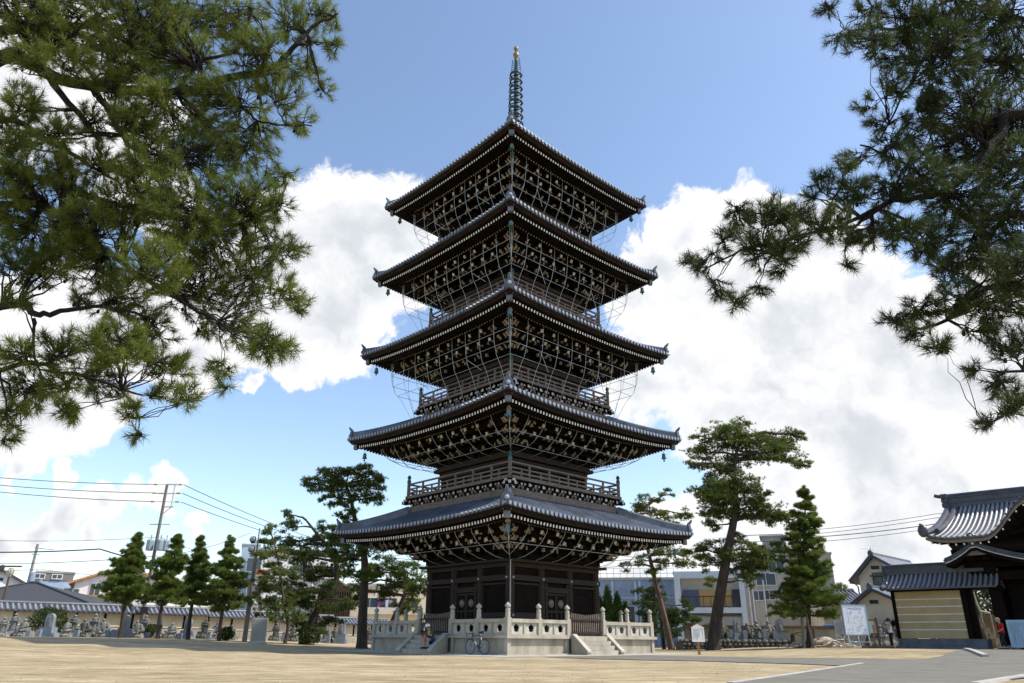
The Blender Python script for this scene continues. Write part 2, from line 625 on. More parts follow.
def make_balcony(k):
    """storeys 2-5: sill, bracket row, floor and rails around the storey above roof k-1"""
    h = POST[k]
    z0 = ZC[k - 1] + 1.03
    zt = ZC[k - 1] + 3.30                  # top of corner post
    g = MB()
    hn = h - 0.15
    for q in range(4):
        g.T = ROT[q]
        g.b2(hn - 0.35, hn, -hn + 0.36, hn, z0, z0 + 0.24, 2)
        g.b2(hn - 0.30, hn - 0.03, -hn + 0.32, hn - 0.031, z0 + 0.243, z0 + 0.45, 2)
        g.b2(hn - 0.75, hn - 0.50, -hn + 0.8, hn - 0.5, z0 + 0.45, z0 + 0.85, 0)
        # small brackets
        cnt = 9
        for i in range(cnt):
            t = (2 * i / (cnt - 1) - 1) * (hn - 0.25)
            g.b2(hn - 0.55, hn + 0.16, t - 0.07, t + 0.07, z0 + 0.62, z0 + 0.78, 0, {'+x': 1})
            g.b2(hn - 0.2, hn + 0.02, t - 0.28, t + 0.28, z0 + 0.56, z0 + 0.68, 0, {'-y': 1, '+y': 1})
            g.b2(hn - 0.18, hn - 0.005, t - 0.09, t + 0.09, z0 + 0.451, z0 + 0.56, 0, {'+x': 1})
            for sg in (-1, 1):
                g.b2(hn - 0.16, hn + 0.04, t + sg * 0.22 - 0.07, t + sg * 0.22 + 0.07, z0 + 0.685, z0 + 0.79, 0, {'+x': 1})
            if i < cnt - 1:          # frog-leg strut between
                tm = t + (hn - 0.25) / (cnt - 1)
                for sg in (-1, 1):
                    g.beam((hn - 0.02, tm + sg * 0.17, z0 + 0.47), (hn - 0.02, tm, z0 + 0.72), 0.08, 0.09, 2)
                g.box((hn + 0.02, tm, z0 + 0.72), (0.14, 0.13, 0.11), None, 0, {'+x': 1})
        # floor edge beams
        g.b2(h - 1.7, h + 0.10, -h - 0.10, h + 0.10, z0 + 0.80, z0 + 0.86, 0)
        g.b2(h - 0.22, h + 0.02, -h + 0.0, h + 0.02, z0 + 0.865, z0 + 1.06, 2)
    # corner brackets with pale ends
    for q in range(4):
        g.T = ROT[q]
        c = Vector((hn, -hn, z0 + 0.66))
        d = Vector((1, -1, 0)).normalized()
        g.beam(c - d * 0.3, c + d * 0.42, 0.14, 0.16, 0, {'+x': 1})
        for dd in (Vector((1, 0, 0)), Vector((0, -1, 0))):
            g.beam(c - dd * 0.2, c + dd * 0.40, 0.12, 0.15, 0, {'+x': 1})
            g.box(c + dd * 0.25 + Vector((0, 0, 0.13)), (0.14, 0.14, 0.11), None, 1)
    g.T = None
    bal = g.build('balcony', [WOOD, mat('balcony_end_paint', (0.46, 0.44, 0.40), 0.8, 0.35, 2.5), WOODG], pagoda)
    rl = MB()
    for q in range(4):
        rl.T = ROT[q]
        for z, ww, hh in ((z0 + 1.24, 0.09, 0.10), (z0 + 1.47, 0.07, 0.08), (z0 + 1.76, 0.08, 0.09)):
            rl.b2(h - ww / 2 - 0.1, h + ww / 2 - 0.1, -h + 0.02, h - 0.18, z - hh / 2, z + hh / 2, 0)
        cnt = 6
        for i in range(1, cnt):
            t = (2 * i / cnt - 1) * h
            rl.b2(h - 0.144, h - 0.056, t - 0.05, t + 0.05, z0 + 1.06, z0 + 1.71, 0)
        for i in range(6):
            t = (2 * (i + 0.5) / 6 - 1) * (h - 0.2)
            rl.b2(h - 0.137, h - 0.063, t - 0.04, t + 0.04, z0 + 1.065, z0 + 1.43, 0)
    rl.T = None
    rl.build('railing', [WOODG], bal)
    for q in range(4):
        p = MB()
        p.T = ROT[q]
        c = (h - 0.1, -h + 0.1, 0)
        p.lathe([(0.10, z0 + 0.9), (0.10, zt - 0.42)], c, 10, 0)
        p.lathe([(0.112, zt - 0.42), (0.118, zt - 0.28), (0.075, zt - 0.22), (0.075, zt - 0.18), (0.12, zt - 0.12), (0.10, zt - 0.04), (0.02, zt + 0.06)], c, 10, 1)
        p.T = None
        p.build('corner_post', [WOODG, mat('post_cap_copper', (0.05, 0.11, 0.12), 0.5, 0.3, 4, metal=0.4)], bal)


def make_storey(k, P):
    w = WALL[k]
    if k == 0:
        return
    z0 = ZC[k - 1] + 1.5
    zw = P['zm'] - 1.55
    m = MB()
    for q in range(4):
        m.T = ROT[q]
        m.b2(w - 0.25, w - 0.10, -w + 0.1, w - 0.26, z0, zw, 0)
        for f in (-1, -1 / 3, 1 / 3):
            m.lathe([(0.14, z0), (0.14, zw)], (w - 0.1, f * (w - 0.1), 0), 10, 0)
        for z in (z0 + 0.75, z0 + 1.55, zw - 0.42):
            m.b2(w - 0.09, w + 0.08, -w, w + 0.08, z, z + 0.16, 1)
        m.b2(w, w + 0.33, -w - 0.33, w + 0.0, zw - 0.24, zw - 0.06, 1)
        m.b2(w + 0.0, w + 0.20, -w - 0.20, w, zw - 0.057, zw + 0.1, 1)
        # door leaves in the middle bay
        for sg in (-1, 1):
            m.b2(w - 0.097, w - 0.03, sg * 0.03, sg * 0.62, z0 + 0.3, z0 + 1.52, 1)
    m.T = None
    m.build('wall', [WOOD, WOOD2], pagoda)


PR = []
for k in range(5):
    P = make_roof(k)
    PR.append(P)
    make_brackets(k, P)
    make_net(k, P)
    make_storey(k, P)
    if k:
        make_balcony(k)

# ground storey -------------------------------------------------------
ZP = 0.85                                   # platform top
m = MB()
w = 3.42
for q in range(4):
    m.T = ROT[q]
    m.b2(w - 0.30, w - 0.14, -w + 0.14, w - 0.31, ZP, 4.45, 0)
    # plank lines in the outer bays
    for sgn in (-1, 1):
        t0, t1 = sgn * (w / 3 + 0.22), sgn * (w - 0.32)
        for i in range(9):
            z = 2.05 + i * 0.135
            m.b2(w - 0.137, w - 0.115 + 0.006 * (i % 2), min(t0, t1), max(t0, t1), z, z + 0.128, 0)
        m.b2(w - 0.14, w - 0.02, min(t0, t1), max(t0, t1), 3.27, 3.36, 1)
    # tie beams
    for z, h, o in ((0.86, 0.28, 0.02), (1.66, 0.26, 0.06), (3.46, 0.26, 0.08), (4.12, 0.20, 0.04)):
        if z < 2:
            m.b2(w - 0.13, w + o, -w - o, -0.98, z, z + h, 2)
            m.b2(w - 0.13, w + o, 0.98, w + o - 0.001, z, z + h, 2)
        else:
            m.b2(w - 0.13, w + o, -w - o, w + o - 0.17, z, z + h, 1)
    m.b2(w, w + 0.36, -w - 0.36, w, 4.34, 4.46, 1)
m.T = None
gw = m.build('wall', [WOOD, WOOD2, WOOD2], pagoda)
for q in range(4):
    for f in (-1, -1 / 3, 1 / 3):
        m = MB()
        m.T = ROT[q]
        m.lathe([(0.23, ZP), (0.23, 4.33)], (w - 0.14, f * (w - 0.14), 0), 12, 0)
        m.T = None
        m.build('pillar', [WOOD2], pagoda, smooth=True)
    # round nail-head fittings on the beams
    m = MB()
    m.T = ROT[q]
    for z, o in ((1.79, 0.06), (3.59, 0.08)):
        for f in (-1, -1 / 3, 1 / 3, 1):
            if z < 2 and abs(f) < 0.9:
                continue
            m.ball((w + o, f * (w - 0.16), z), 0.075, 8, 5, 0)
    m.T = None
    m.build('nail_cover', [mat('pale_patina', (0.30, 0.36, 0.37), 0.5, 0.2, 4, metal=0.3)], pagoda)
    # doors: two leaves with a round boss and lattice above, a moulded frame round them
    m = MB()
    m.T = ROT[q]
    for sg in (-1, 1):
        m.b2(w - 0.13, w + 0.03, sg * 0.74, sg * 0.88, ZP + 0.01, 3.40, 0)
    m.b2(w - 0.125, w + 0.05, -0.96, 0.96, 3.10, 3.22, 0)
    m.b2(w - 0.12, w + 0.035, -0.735, 0.735, 2.96, 3.10, 0)
    m.T = None
    fr = m.build('door_frame', [WOOD2], pagoda)
    for sg in (-1, 1):
        m = MB()
        m.T = ROT[q]
        a, b_ = min(sg * 0.015, sg * 0.73), max(sg * 0.015, sg * 0.73)
        m.b2(w - 0.137, w - 0.08, a, b_, ZP + 0.02, 2.95, 0)
        for z in (ZP + 0.06, 1.45, 1.98, 2.82):
            m.b2(w - 0.079, w - 0.03, a, b_, z, z + 0.10, 1)
        for t in (a, b_ - 0.08):
            m.b2(w - 0.078, w - 0.032, t, t + 0.08, ZP + 0.03, 2.94, 1)
        m.b2(w - 0.076, w - 0.034, (a + b_) / 2 - 0.04, (a + b_) / 2 + 0.04, ZP + 0.04, 1.97, 1)
        m.T = None
        dr = m.build('door', [WOOD, WOOD2], pagoda)
        m = MB()
        m.T = ROT[q]
        m.lathe([(0.21, 0), (0.21, 0.03), (0.14, 0.06), (0.02, 0.075)], (w - 0.08, (a + b_) / 2, 2.42), 14, 0, rot=Matrix.Rotation(R(90), 3, 'Y'))
        m.T = None
        m.build('door_boss', [mat('door_boss_bronze', (0.14, 0.12, 0.10), 0.5, 0.3, 5, metal=0.5)], dr)

m = MB()
m.tube([(w + 0.35, -w - 0.30, 4.4), (w + 0.32, -w - 0.26, ZP)], 0.03, 6, 0)
m.build('rain_pipe', [mat('pipe_grey', (0.35, 0.35, 0.34), 0.5, 0.1, 2)], pagoda)

# finial ---------------------------------------------------------------
zt = ZC[4] + 5.0
m = MB()
m.b2(-0.62, 0.62, -0.62, 0.62, zt - 0.25, zt + 0.45, 0)
m.b2(-0.74, 0.74, -0.74, 0.74, zt + 0.452, zt + 0.56, 0)
m.lathe([(0.55, zt + 0.56), (0.50, zt + 0.8), (0.3, zt + 0.98), (0.16, zt + 1.05)], (0, 0, 0), 16, 0)
m.lathe([(0.16, zt + 0.9), (0.13, 38.0), (0.08, 41.6), (0.045, 42.9)], (0, 0, 0), 10, 0)
fin = m.build('finial', [BRONZE], pagoda)
for i in range(9):
    z = 34.98 + i * 0.655
    rr = 0.56 - i * 0.013
    m = MB()
    N_ = 20
    m.grid([[(r_ * math.cos(2 * PI * a / N_), r_ * math.sin(2 * PI * a / N_), z + dz) for a in range(N_ + 1)] for r_, dz in ((rr, -0.08), (rr + 0.02, 0), (rr, 0.08), (rr - 0.10, 0.06), (rr - 0.10, -0.06), (rr, -0.08))], 0)
    for a in range(4):
        th = a * PI / 2 + 0.5
        d = Vector((math.cos(th), math.sin(th), 0))
        m.beam(d * 0.1 + Vector((0, 0, z)), d * (rr - 0.03) + Vector((0, 0, z)), 0.06, 0.05, 0)
        m.lathe([(0.025, 0), (0.05, -0.14), (0.06, -0.16)], d * (rr + 0.03) + Vector((0, 0, z - 0.06)), 6, 0)
    m.lathe([(0.14, -0.09), (0.17, 0), (0.14, 0.09)], (0, 0, z), 10, 0)
    m.build('ring', [BRONZE], fin)
m = MB()
for a in range(4):                          # openwork water-flame plates
    th = a * PI / 2 + 0.4
    d = Vector((math.cos(th), math.sin(th), 0))
    for j in range(7):
        z = 40.45 + j * 0.19
        r0 = 0.42 - 0.02 * j
        m.tube([d * 0.08 + Vector((0, 0, z)), d * r0 * 0.7 + Vector((0, 0, z + 0.02)), d * r0 + Vector((0, 0, z + 0.14)), d * (r0 - 0.10) + Vector((0, 0, z + 0.24))], 0.022, 4, 0)
    m.tube([d * 0.40 + Vector((0, 0, 40.4)), d * 0.30 + Vector((0, 0, 41.75))], 0.02, 4, 0)
m.build('water_flame', [COPPER], fin)
for z, r_ in ((42.17, 0.24), (42.80, 0.19)):
    m = MB()
    m.lathe([(0.06, -r_ * 1.2), (r_ * 0.8, -r_ * 0.6), (r_, 0), (r_ * 0.8, r_ * 0.6), (r_ * 0.3, r_ * 0.98), (0.02, r_ * 1.3)], (0, 0, z), 14, 0)
    m.build('jewel', [GOLD], fin, smooth=True)

# wind bells hanging under the eave corners (rear corner hidden behind the tower)
bell_proto = None
SIDE = {0: 'near', 1: 'right', 3: 'left'}
ORD = ['lowest', 'second', 'third', 'fourth', 'topmost']
Mp = Matrix.Translation((PAX[0], PAX[1], 0)) @ Matrix.Rotation(PROT, 4, 'Z')
for k in range(5):
    for q in (0, 1, 3):
        n = EH[k] - 0.82
        zb_ = PR[k]['zm'] + UP[k] - 0.83
        p = Mp @ ROT[q] @ Vector((n, -n, zb_))
        lab = 'small green bronze wind bell hanging under the %s corner of the %s roof' % (SIDE[q], ORD[k])
        if bell_proto is None:
            bl = thing('wind_bell', p, 0, lab, 'wind bell', 'wind bells under the pagoda eaves')
            m = MB()
            m.lathe([(0.02, 0.02), (0.10, -0.0), (0.13, -0.06), (0.145, -0.28), (0.19, -0.40), (0.17, -0.40), (0.12, -0.28)], (0, 0, -0.04), 12, 0)
            m.build('bell_body', [COPPER], bl)
            m = MB()
            m.tube([(0, 0, 0.12), (0, 0, -0.02)], 0.02, 5, 0)
            m.build('hook', [BRONZE], bl)
            m = MB()
            m.tube([(0, 0, -0.1), (0, 0, -0.50)], 0.015, 5, 0)
            m.prism([(-0.07, -0.64), (0.07, -0.64), (0.05, -0.50), (-0.05, -0.50)], lambda u, v, w_: Vector((u, w_ - 0.01, v)), 0.02, 0)
            m.build('clapper', [BRONZE], bl)
            bell_proto = bl
            bl.scale = (0.8, 0.8, 0.8)
        else:
            bl = copy_tree(bell_proto)
            bl.location = p
            bl['label'] = lab

# ------------------------------------------------------------------ stone platform
plat = thing('stone_platform', (PAX[0], PAX[1], 0), PROT, 'grey granite platform with balustrade and steps carrying the pagoda', 'platform')
m = MB()
for q in range(4):
    m.T = ROT[q]
    m.b2(5.30, 5.42, -5.42, 5.29, 0.02, 0.72, 0)
    # corner and bay pilasters
    for t in (-5.43, -1.55, 1.55):
        m.b2(5.28, 5.50, t - 0.11 if t > -5 else -5.50, t + 0.13, 0.02, 0.725, 1)
m.T = None
m.b2(-5.28, 5.28, -5.28, 5.28, 0.0, 0.70, 0)
m.b2(-5.62, 5.62, -5.62, 5.62, 0.72, ZP, 1)
m.b2(-5.68, 5.68, -5.68, 5.68, -0.05, 0.06, 1)
m.build('plinth', [STONE_D, STONE], plat)

# balustrade bays with plum-flower openings


def plum(c, r, n=40):
    out = []
    for i in range(n):
        th = 2 * PI * i / n
        rr = r * (0.80 + 0.20 * abs(math.cos(2.5 * (th - PI / 2))) ** 0.6)
        out.append((c[0] + rr * math.cos(th), c[1] + rr * math.sin(th)))
    return out


def panel_mesh(wd, ht, th):
    bm = bmesh.new()
    out = [(-wd / 2, 0), (wd / 2, 0), (wd / 2, ht), (-wd / 2, ht)]
    hole = plum((0, ht * 0.52), 0.185)
    es = []
    for loop in (out, hole):
        vs = [bm.verts.new((0, u, v)) for u, v in loop]
        es += [bm.edges.new((vs[i], vs[(i + 1) % len(vs)])) for i in range(len(vs))]
    bmesh.ops.triangle_fill(bm, edges=es, use_beauty=True)
    def inside(f):
        c = f.calc_center_median()
        r_ = False
        for i in range(len(hole)):
            (x1, y1), (x2, y2) = hole[i], hole[i - 1]
            if (y1 > c.z) != (y2 > c.z) and c.y < (x2 - x1) * (c.z - y1) / (y2 - y1) + x1:
                r_ = not r_
        return r_
    gone = [f for f in bm.faces if inside(f)]
    bmesh.ops.delete(bm, geom=gone, context='FACES_ONLY')
    r_ = bmesh.ops.extrude_face_region(bm, geom=list(bm.faces))
    bmesh.ops.translate(bm, vec=(th, 0, 0), verts=[g for g in r_['geom'] if isinstance(g, bmesh.types.BMVert)])
    bmesh.ops.translate(bm, vec=(-th / 2, 0, 0), verts=bm.verts)
    bmesh.ops.recalc_face_normals(bm, faces=bm.faces)
    me = bpy.data.meshes.new('balustrade_panel')
    bm.to_mesh(me)
    bm.free()
    me.materials.append(STONE_L)
    return me


PANEL = panel_mesh(0.88, 0.50, 0.055)
pm = MB()
pm.b2(-0.125, 0.125, -0.125, 0.125, 0, 0.76, 1)
pm.lathe([(0.115, 0.76), (0.115, 1.0), (0.095, 1.02), (0.115, 1.05), (0.115, 1.12), (0.075, 1.16), (0.075, 1.19), (0.14, 1.23), (0.13, 1.31), (0.06, 1.38), (0.012, 1.43)], (0, 0, 0), 12, 0)
POSTM = pm.build('balustrade_post', [STONE_L, STONE], plat)
POSTM.location = (5.38, -5.38, ZP)
HB = 5.38
first = True
for q in range(4):
    spots = [-HB, -3.36, -1.36, 1.36, 3.36]
    for i, t in enumerate(spots):
        if q == 0 and i == 0:
            continue
        o = POSTM.copy()
        COL.objects.link(o)
        o.parent = plat
        o.location = (ROT[q] @ Vector((HB, t, ZP)))
        o.rotation_euler = (0, 0, R(90 * q))
    for a, b_ in ((-HB, -3.36), (-3.36, -1.36), (1.36, 3.36), (3.36, HB)):
        r_ = MB()
        r_.T = ROT[q]
        r_.b2(HB - 0.13, HB + 0.13, a + 0.13, b_ - 0.13, ZP + 0.55, ZP + 0.71, 0)
        r_.b2(HB - 0.08, HB + 0.08, a + 0.13, b_ - 0.13, ZP + 0.0, ZP + 0.05, 0)
        mid = (a + b_) / 2
        r_.b2(HB - 0.075, HB + 0.078, mid - 0.05, mid + 0.05, ZP + 0.05, ZP + 0.55, 0)
        r_.T = None
        r_.build('handrail', [STONE], plat)
        for t in (mid - 0.48, mid + 0.48):
            o = bpy.data.objects.new('balustrade_panel', PANEL)
            COL.objects.link(o)
            o.parent = plat
            o.location = (ROT[q] @ Vector((HB, t, ZP + 0.05)))
            o.rotation_euler = (0, 0, R(90 * q))

# steps and cheek walls in the middle of each side
for q in range(4):
    st = MB()
    st.T = ROT[q]
    for i in range(4):
        z = ZP - 0.005 - 0.2125 * i
        st.b2(5.635, 5.63 + 0.23 * (i + 1) - 0.0, -1.13, 1.13, z - 0.2125 + (0.004 if i < 3 else 0.0), z - 0.002, 0)
    st.T = None
    st.build('steps', [STONE], plat)
    for sg in (-1, 1):
        c = MB()
        c.T = ROT[q]
        poly = [(5.63, 0.0), (6.66, 0.0), (6.66, 0.12), (6.60, 0.20), (5.76, ZP + 0.02), (5.63, ZP + 0.02)]
        c.prism(poly, lambda u, v, w_: Vector((u, sg * (1.14 + w_), v)), 0.24, 0)
        poly2 = [(6.70, 0.12), (6.70, 0.20), (6.60, 0.27), (5.76, ZP + 0.09), (5.63, ZP + 0.09), (5.63, ZP + 0.024), (5.76, ZP + 0.024), (6.60, 0.204), (6.662, 0.125)]
        c.prism(poly2, lambda u, v, w_: Vector((u, sg * (1.12 + w_), v)), 0.28, 1)
        c.T = None
        c.build('cheek_wall', [STONE_D, STONE_L], plat)

# dark picket gates closing the two visible stair heads
for q, nm in ((0, 'right'), (3, 'left')):
    g = thing('picket_gate', Mp @ ROT[q] @ Vector((HB, 0, ZP)), PROT + R(90 * q), 'dark wooden picket gate across the stair head on the %s face' % nm, 'gate', 'picket gates at the stair heads')
    f = MB()
    for z in (0.12, 0.72):
        f.b2(-0.03, 0.03, -1.21, 1.21, z, z + 0.07, 0)
    f.build('gate_rail', [WOOD2], g)
    f = MB()
    for i in range(17):
        t = (i - 8) * 0.147
        f.b2(-0.055, -0.032, t - 0.032, t + 0.032, 0.03, 0.98 + 0.10 * abs(i - 8) / 8, 0)
    f.build('pickets', [WOODG], g)
# ------------------------------------------------------------------ sky, clouds, sun
SUN_AZ = R(97.0)          # measured clockwise from the view direction (+Y)
SUN_EL = R(52.0)
wd = bpy.data.worlds.new('World')
SC.world = wd
wd.use_nodes = True
nt = wd.node_tree
N, L = nt.nodes, nt.links
bg = N['Background']
SKY_STR = 0.15
bg.inputs['Strength'].default_value = SKY_STR
sky = N.new('ShaderNodeTexSky')
sky.sky_type = 'NISHITA'
sky.sun_disc = False
sky.sun_elevation = SUN_EL
sky.sun_rotation = SUN_AZ
sky.air_density = 1.0
sky.dust_density = 0.8
sky.ozone_density = 0.75

BLOBS = [
    # left bank
    (392, 225, 52), (350, 235, 60), (300, 255, 62), (378, 290, 55), (330, 315, 62), (270, 330, 52), (230, 300, 60), (190, 350, 50), (130, 330, 60), (405, 300, 30), (290, 365, 24), (250, 388, 16), 
    (60, 80, 80), (-30, 60, 80), (130, 120, 50), (150, 190, 50), (60, 330, 70), (-30, 350, 70), (60, 420, 44), (15, 430, 40), (105, 412, 28),
    # low left cumulus
    (172, 487, 18), (145, 493, 21), (110, 503, 23), (72, 514, 22), (38, 522, 19), (2, 528, 18), (190, 500, 13), (40, 464, 14), (72, 474, 13), (100, 537, 11), (190, 522, 9), (15, 466, 13), 
    # right bank
    (745, 232, 46), (700, 232, 42), (660, 260, 48), (640, 300, 40), (780, 240, 40), (820, 250, 42), (720, 300, 80), (800, 320, 90), (870, 300, 52), (680, 360, 70), (880, 360, 80), (650, 390, 40), (760, 400, 90), (860, 440, 100),
    (960, 400, 90), (1010, 330, 70), (1030, 420, 90), (960, 490, 90), (780, 490, 70), (880, 550, 80), (1010, 560, 80), (720, 540, 50), (660, 545, 36), (640, 590, 60), (760, 600, 60), (900, 620, 60), (1080, 300, 70), (980, 620, 60),
    (560, 560, 50), (450, 600, 40),
]
tc = N.new('ShaderNodeTexCoord')
nrm = N.new('ShaderNodeVectorMath')
nrm.operation = 'NORMALIZE'
L.new(tc.outputs['Generated'], nrm.inputs[0])


def noise(scale, detail, rough, src, offs=None):
    n = N.new('ShaderNodeTexNoise')
    n.inputs['Scale'].default_value = scale
    n.inputs['Detail'].default_value = detail
    n.inputs['Roughness'].default_value = rough
    if offs:
        a = N.new('ShaderNodeVectorMath')
        a.operation = 'ADD'
        a.inputs[1].default_value = offs
        L.new(src, a.inputs[0])
        src = a.outputs[0]
    L.new(src, n.inputs['Vector'])
    return n


# warp the direction so that the puffs are not round
wn = noise(9.0, 4, 0.55, nrm.outputs[0])
ws = N.new('ShaderNodeVectorMath')
ws.operation = 'MULTIPLY_ADD'
ws.inputs[1].default_value = (0.11, 0.11, 0.11)
ws.inputs[2].default_value = (-0.055, -0.055, -0.055)
L.new(wn.outputs['Color'], ws.inputs[0])
wa = N.new('ShaderNodeVectorMath')
wa.operation = 'ADD'
L.new(nrm.outputs[0], wa.inputs[0])
L.new(ws.outputs[0], wa.inputs[1])
field = None
for (bx, by, br) in BLOBS:
    d = ray(bx, by)
    sc_ = 1.0 / d.length
    d = d.normalized()
    dn = N.new('ShaderNodeVectorMath')
    dn.operation = 'DISTANCE'
    dn.inputs[1].default_value = d
    L.new(wa.outputs[0], dn.inputs[0])
    mr = N.new('ShaderNodeMath')
    mr.operation = 'MULTIPLY_ADD'
    rad = br / CAM_F * sc_ * 1.28
    mr.inputs[1].default_value = -1.0 / rad
    mr.inputs[2].default_value = 1.0
    L.new(dn.outputs['Value'], mr.inputs[0])
    if field is None:
        field = mr.outputs[0]
    else:
        mx = N.new('ShaderNodeMath')
        mx.operation = 'SMOOTH_MAX'
        mx.inputs[2].default_value = 0.12
        L.new(field, mx.inputs[0])
        L.new(mr.outputs[0], mx.inputs[1])
        field = mx.outputs[0]
fine = noise(20.0, 12, 0.64, wa.outputs[0])
ma = N.new('ShaderNodeMath')
ma.operation = 'MULTIPLY_ADD'
ma.inputs[1].default_value = 1.15
ma.inputs[2].default_value = -0.575
L.new(fine.outputs['Fac'], ma.inputs[0])
ad = N.new('ShaderNodeMath')
L.new(field, ad.inputs[0])
L.new(ma.outputs[0], ad.inputs[1])
al = N.new('ShaderNodeMapRange')
al.interpolation_type = 'SMOOTHSTEP'
al.inputs['From Min'].default_value = 0.10
al.inputs['From Max'].default_value = 0.31
L.new(ad.outputs[0], al.inputs['Value'])
# thick grey cores of the clouds
gn = noise(5.0, 6, 0.6, nrm.outputs[0], (3.1, 1.7, 0.4))
gm = N.new('ShaderNodeMath')
gm.operation = 'MULTIPLY_ADD'
gm.inputs[1].default_value = 2.2
gm.inputs[2].default_value = -1.1
L.new(gn.outputs['Fac'], gm.inputs[0])
ga = N.new('ShaderNodeMath')
L.new(field, ga.inputs[0])
L.new(gm.outputs[0], ga.inputs[1])
gr = N.new('ShaderNodeMapRange')
gr.interpolation_type = 'SMOOTHSTEP'
gr.inputs['From Min'].default_value = 0.22
gr.inputs['From Max'].default_value = 1.40
# billow relief: the cloud is brighter where it thins out towards the sun
sv_ = (math.sin(SUN_AZ) * math.cos(SUN_EL) * 0.022, math.cos(SUN_AZ) * math.cos(SUN_EL) * 0.022, math.sin(SUN_EL) * 0.022)
f_a = noise(9.0, 8, 0.58, wa.outputs[0])
f_b = noise(9.0, 8, 0.58, wa.outputs[0], sv_)
rl = N.new('ShaderNodeMath')
rl.operation = 'SUBTRACT'
L.new(f_b.outputs['Fac'], rl.inputs[0])
L.new(f_a.outputs['Fac'], rl.inputs[1])
rm = N.new('ShaderNodeMath')
rm.operation = 'MULTIPLY_ADD'
rm.inputs[1].default_value = 2.2
L.new(rl.outputs[0], rm.inputs[0])
L.new(ga.outputs[0], rm.inputs[2])
L.new(rm.outputs[0], gr.inputs['Value'])
cm = N.new('ShaderNodeMix')
cm.data_type = 'RGBA'
CLOUD_W = 4.45
cm.inputs['A'].default_value = (CLOUD_W, CLOUD_W * 1.0, CLOUD_W * 1.01, 1)
cm.inputs['B'].default_value = (CLOUD_W * 0.66, CLOUD_W * 0.70, CLOUD_W * 0.75, 1)
L.new(gr.outputs[0], cm.inputs['Factor'])
fx = N.new('ShaderNodeMix')
fx.data_type = 'RGBA'
L.new(al.outputs[0], fx.inputs['Factor'])
L.new(sky.outputs[0], fx.inputs['A'])
L.new(cm.outputs['Result'], fx.inputs['B'])
L.new(fx.outputs['Result'], bg.inputs['Color'])

sd = bpy.data.lights.new('sun', 'SUN')
sd.energy = 3.35
sd.angle = R(0.53)
sd.color = (1.0, 0.95, 0.87)
sun = bpy.data.objects.new('sun', sd)
COL.objects.link(sun)
sv = Vector((math.sin(SUN_AZ) * math.cos(SUN_EL), math.cos(SUN_AZ) * math.cos(SUN_EL), math.sin(SUN_EL)))
sun.rotation_euler = sv.to_track_quat('Z', 'Y').to_euler()
sun.location = (40, -20, 60)

SC.view_settings.view_transform = 'Standard'
SC.view_settings.look = 'None'
SC.view_settings.exposure = 0.70
SC.view_settings.gamma = 1.0
SC.view_settings.use_curve_mapping = False
SC.cycles.max_bounces = 6
SC.cycles.transparent_max_bounces = 8

# ------------------------------------------------------------------ ground
sand = bpy.data.materials.new('packed_sand')
sand.use_nodes = True
nt = sand.node_tree
N, L = nt.nodes, nt.links
b = N['Principled BSDF']
b.inputs['Roughness'].default_value = 0.95
b.inputs['Specular IOR Level'].default_value = 0.1
tc = N.new('ShaderNodeTexCoord')


def sn(scale, detail, st=(1, 1, 1)):
    mp = N.new('ShaderNodeMapping')
    mp.inputs['Scale'].default_value = st
    L.new(tc.outputs['Object'], mp.inputs['Vector'])
    n = N.new('ShaderNodeTexNoise')
    n.inputs['Scale'].default_value = scale
    n.inputs['Detail'].default_value = detail
    n.inputs['Roughness'].default_value = 0.65
    L.new(mp.outputs[0], n.inputs['Vector'])
    return n


n1, n2, n3 = sn(0.16, 7, (0.5, 1.3, 1)), sn(1.6, 9, (0.6, 1.4, 1)), sn(26, 4)
r1 = N.new('ShaderNodeValToRGB')
r1.color_ramp.elements[0].position = 0.38
r1.color_ramp.elements[1].position = 0.60
r1.color_ramp.elements[0].color = (0.34, 0.27, 0.163, 1)
r1.color_ramp.elements[1].color = (0.47, 0.388, 0.245, 1)
L.new(n1.outputs['Fac'], r1.inputs['Fac'])
r2 = N.new('ShaderNodeValToRGB')
r2.color_ramp.elements[0].position = 0.36
r2.color_ramp.elements[1].position = 0.62
r2.color_ramp.elements[0].color = (0.60, 0.57, 0.52, 1)
r2.color_ramp.elements[1].color = (1.12, 1.12, 1.12, 1)
L.new(n2.outputs['Fac'], r2.inputs['Fac'])
r3 = N.new('ShaderNodeValToRGB')
r3.color_ramp.elements[0].position = 0.28
r3.color_ramp.elements[1].position = 0.5
r3.color_ramp.elements[0].color = (0.66, 0.63, 0.60, 1)
r3.color_ramp.elements[1].color = (1.0, 1.0, 1.0, 1)
L.new(n3.outputs['Fac'], r3.inputs['Fac'])
m1 = N.new('ShaderNodeMix')
m1.data_type = 'RGBA'
m1.blend_type = 'MULTIPLY'
m1.inputs['Factor'].default_value = 1
L.new(r1.outputs[0], m1.inputs['A'])
L.new(r2.outputs[0], m1.inputs['B'])
m2 = N.new('ShaderNodeMix')
m2.data_type = 'RGBA'
m2.blend_type = 'MULTIPLY'
m2.inputs['Factor'].default_value = 1
L.new(m1.outputs['Result'], m2.inputs['A'])
L.new(r3.outputs[0], m2.inputs['B'])
L.new(m2.outputs['Result'], b.inputs['Base Color'])
bp = N.new('ShaderNodeBump')
bp.inputs['Strength'].default_value = 0.9
bp.inputs['Distance'].default_value = 0.05
L.new(n2.outputs['Fac'], bp.inputs['Height'])
L.new(bp.outputs[0], b.inputs['Normal'])

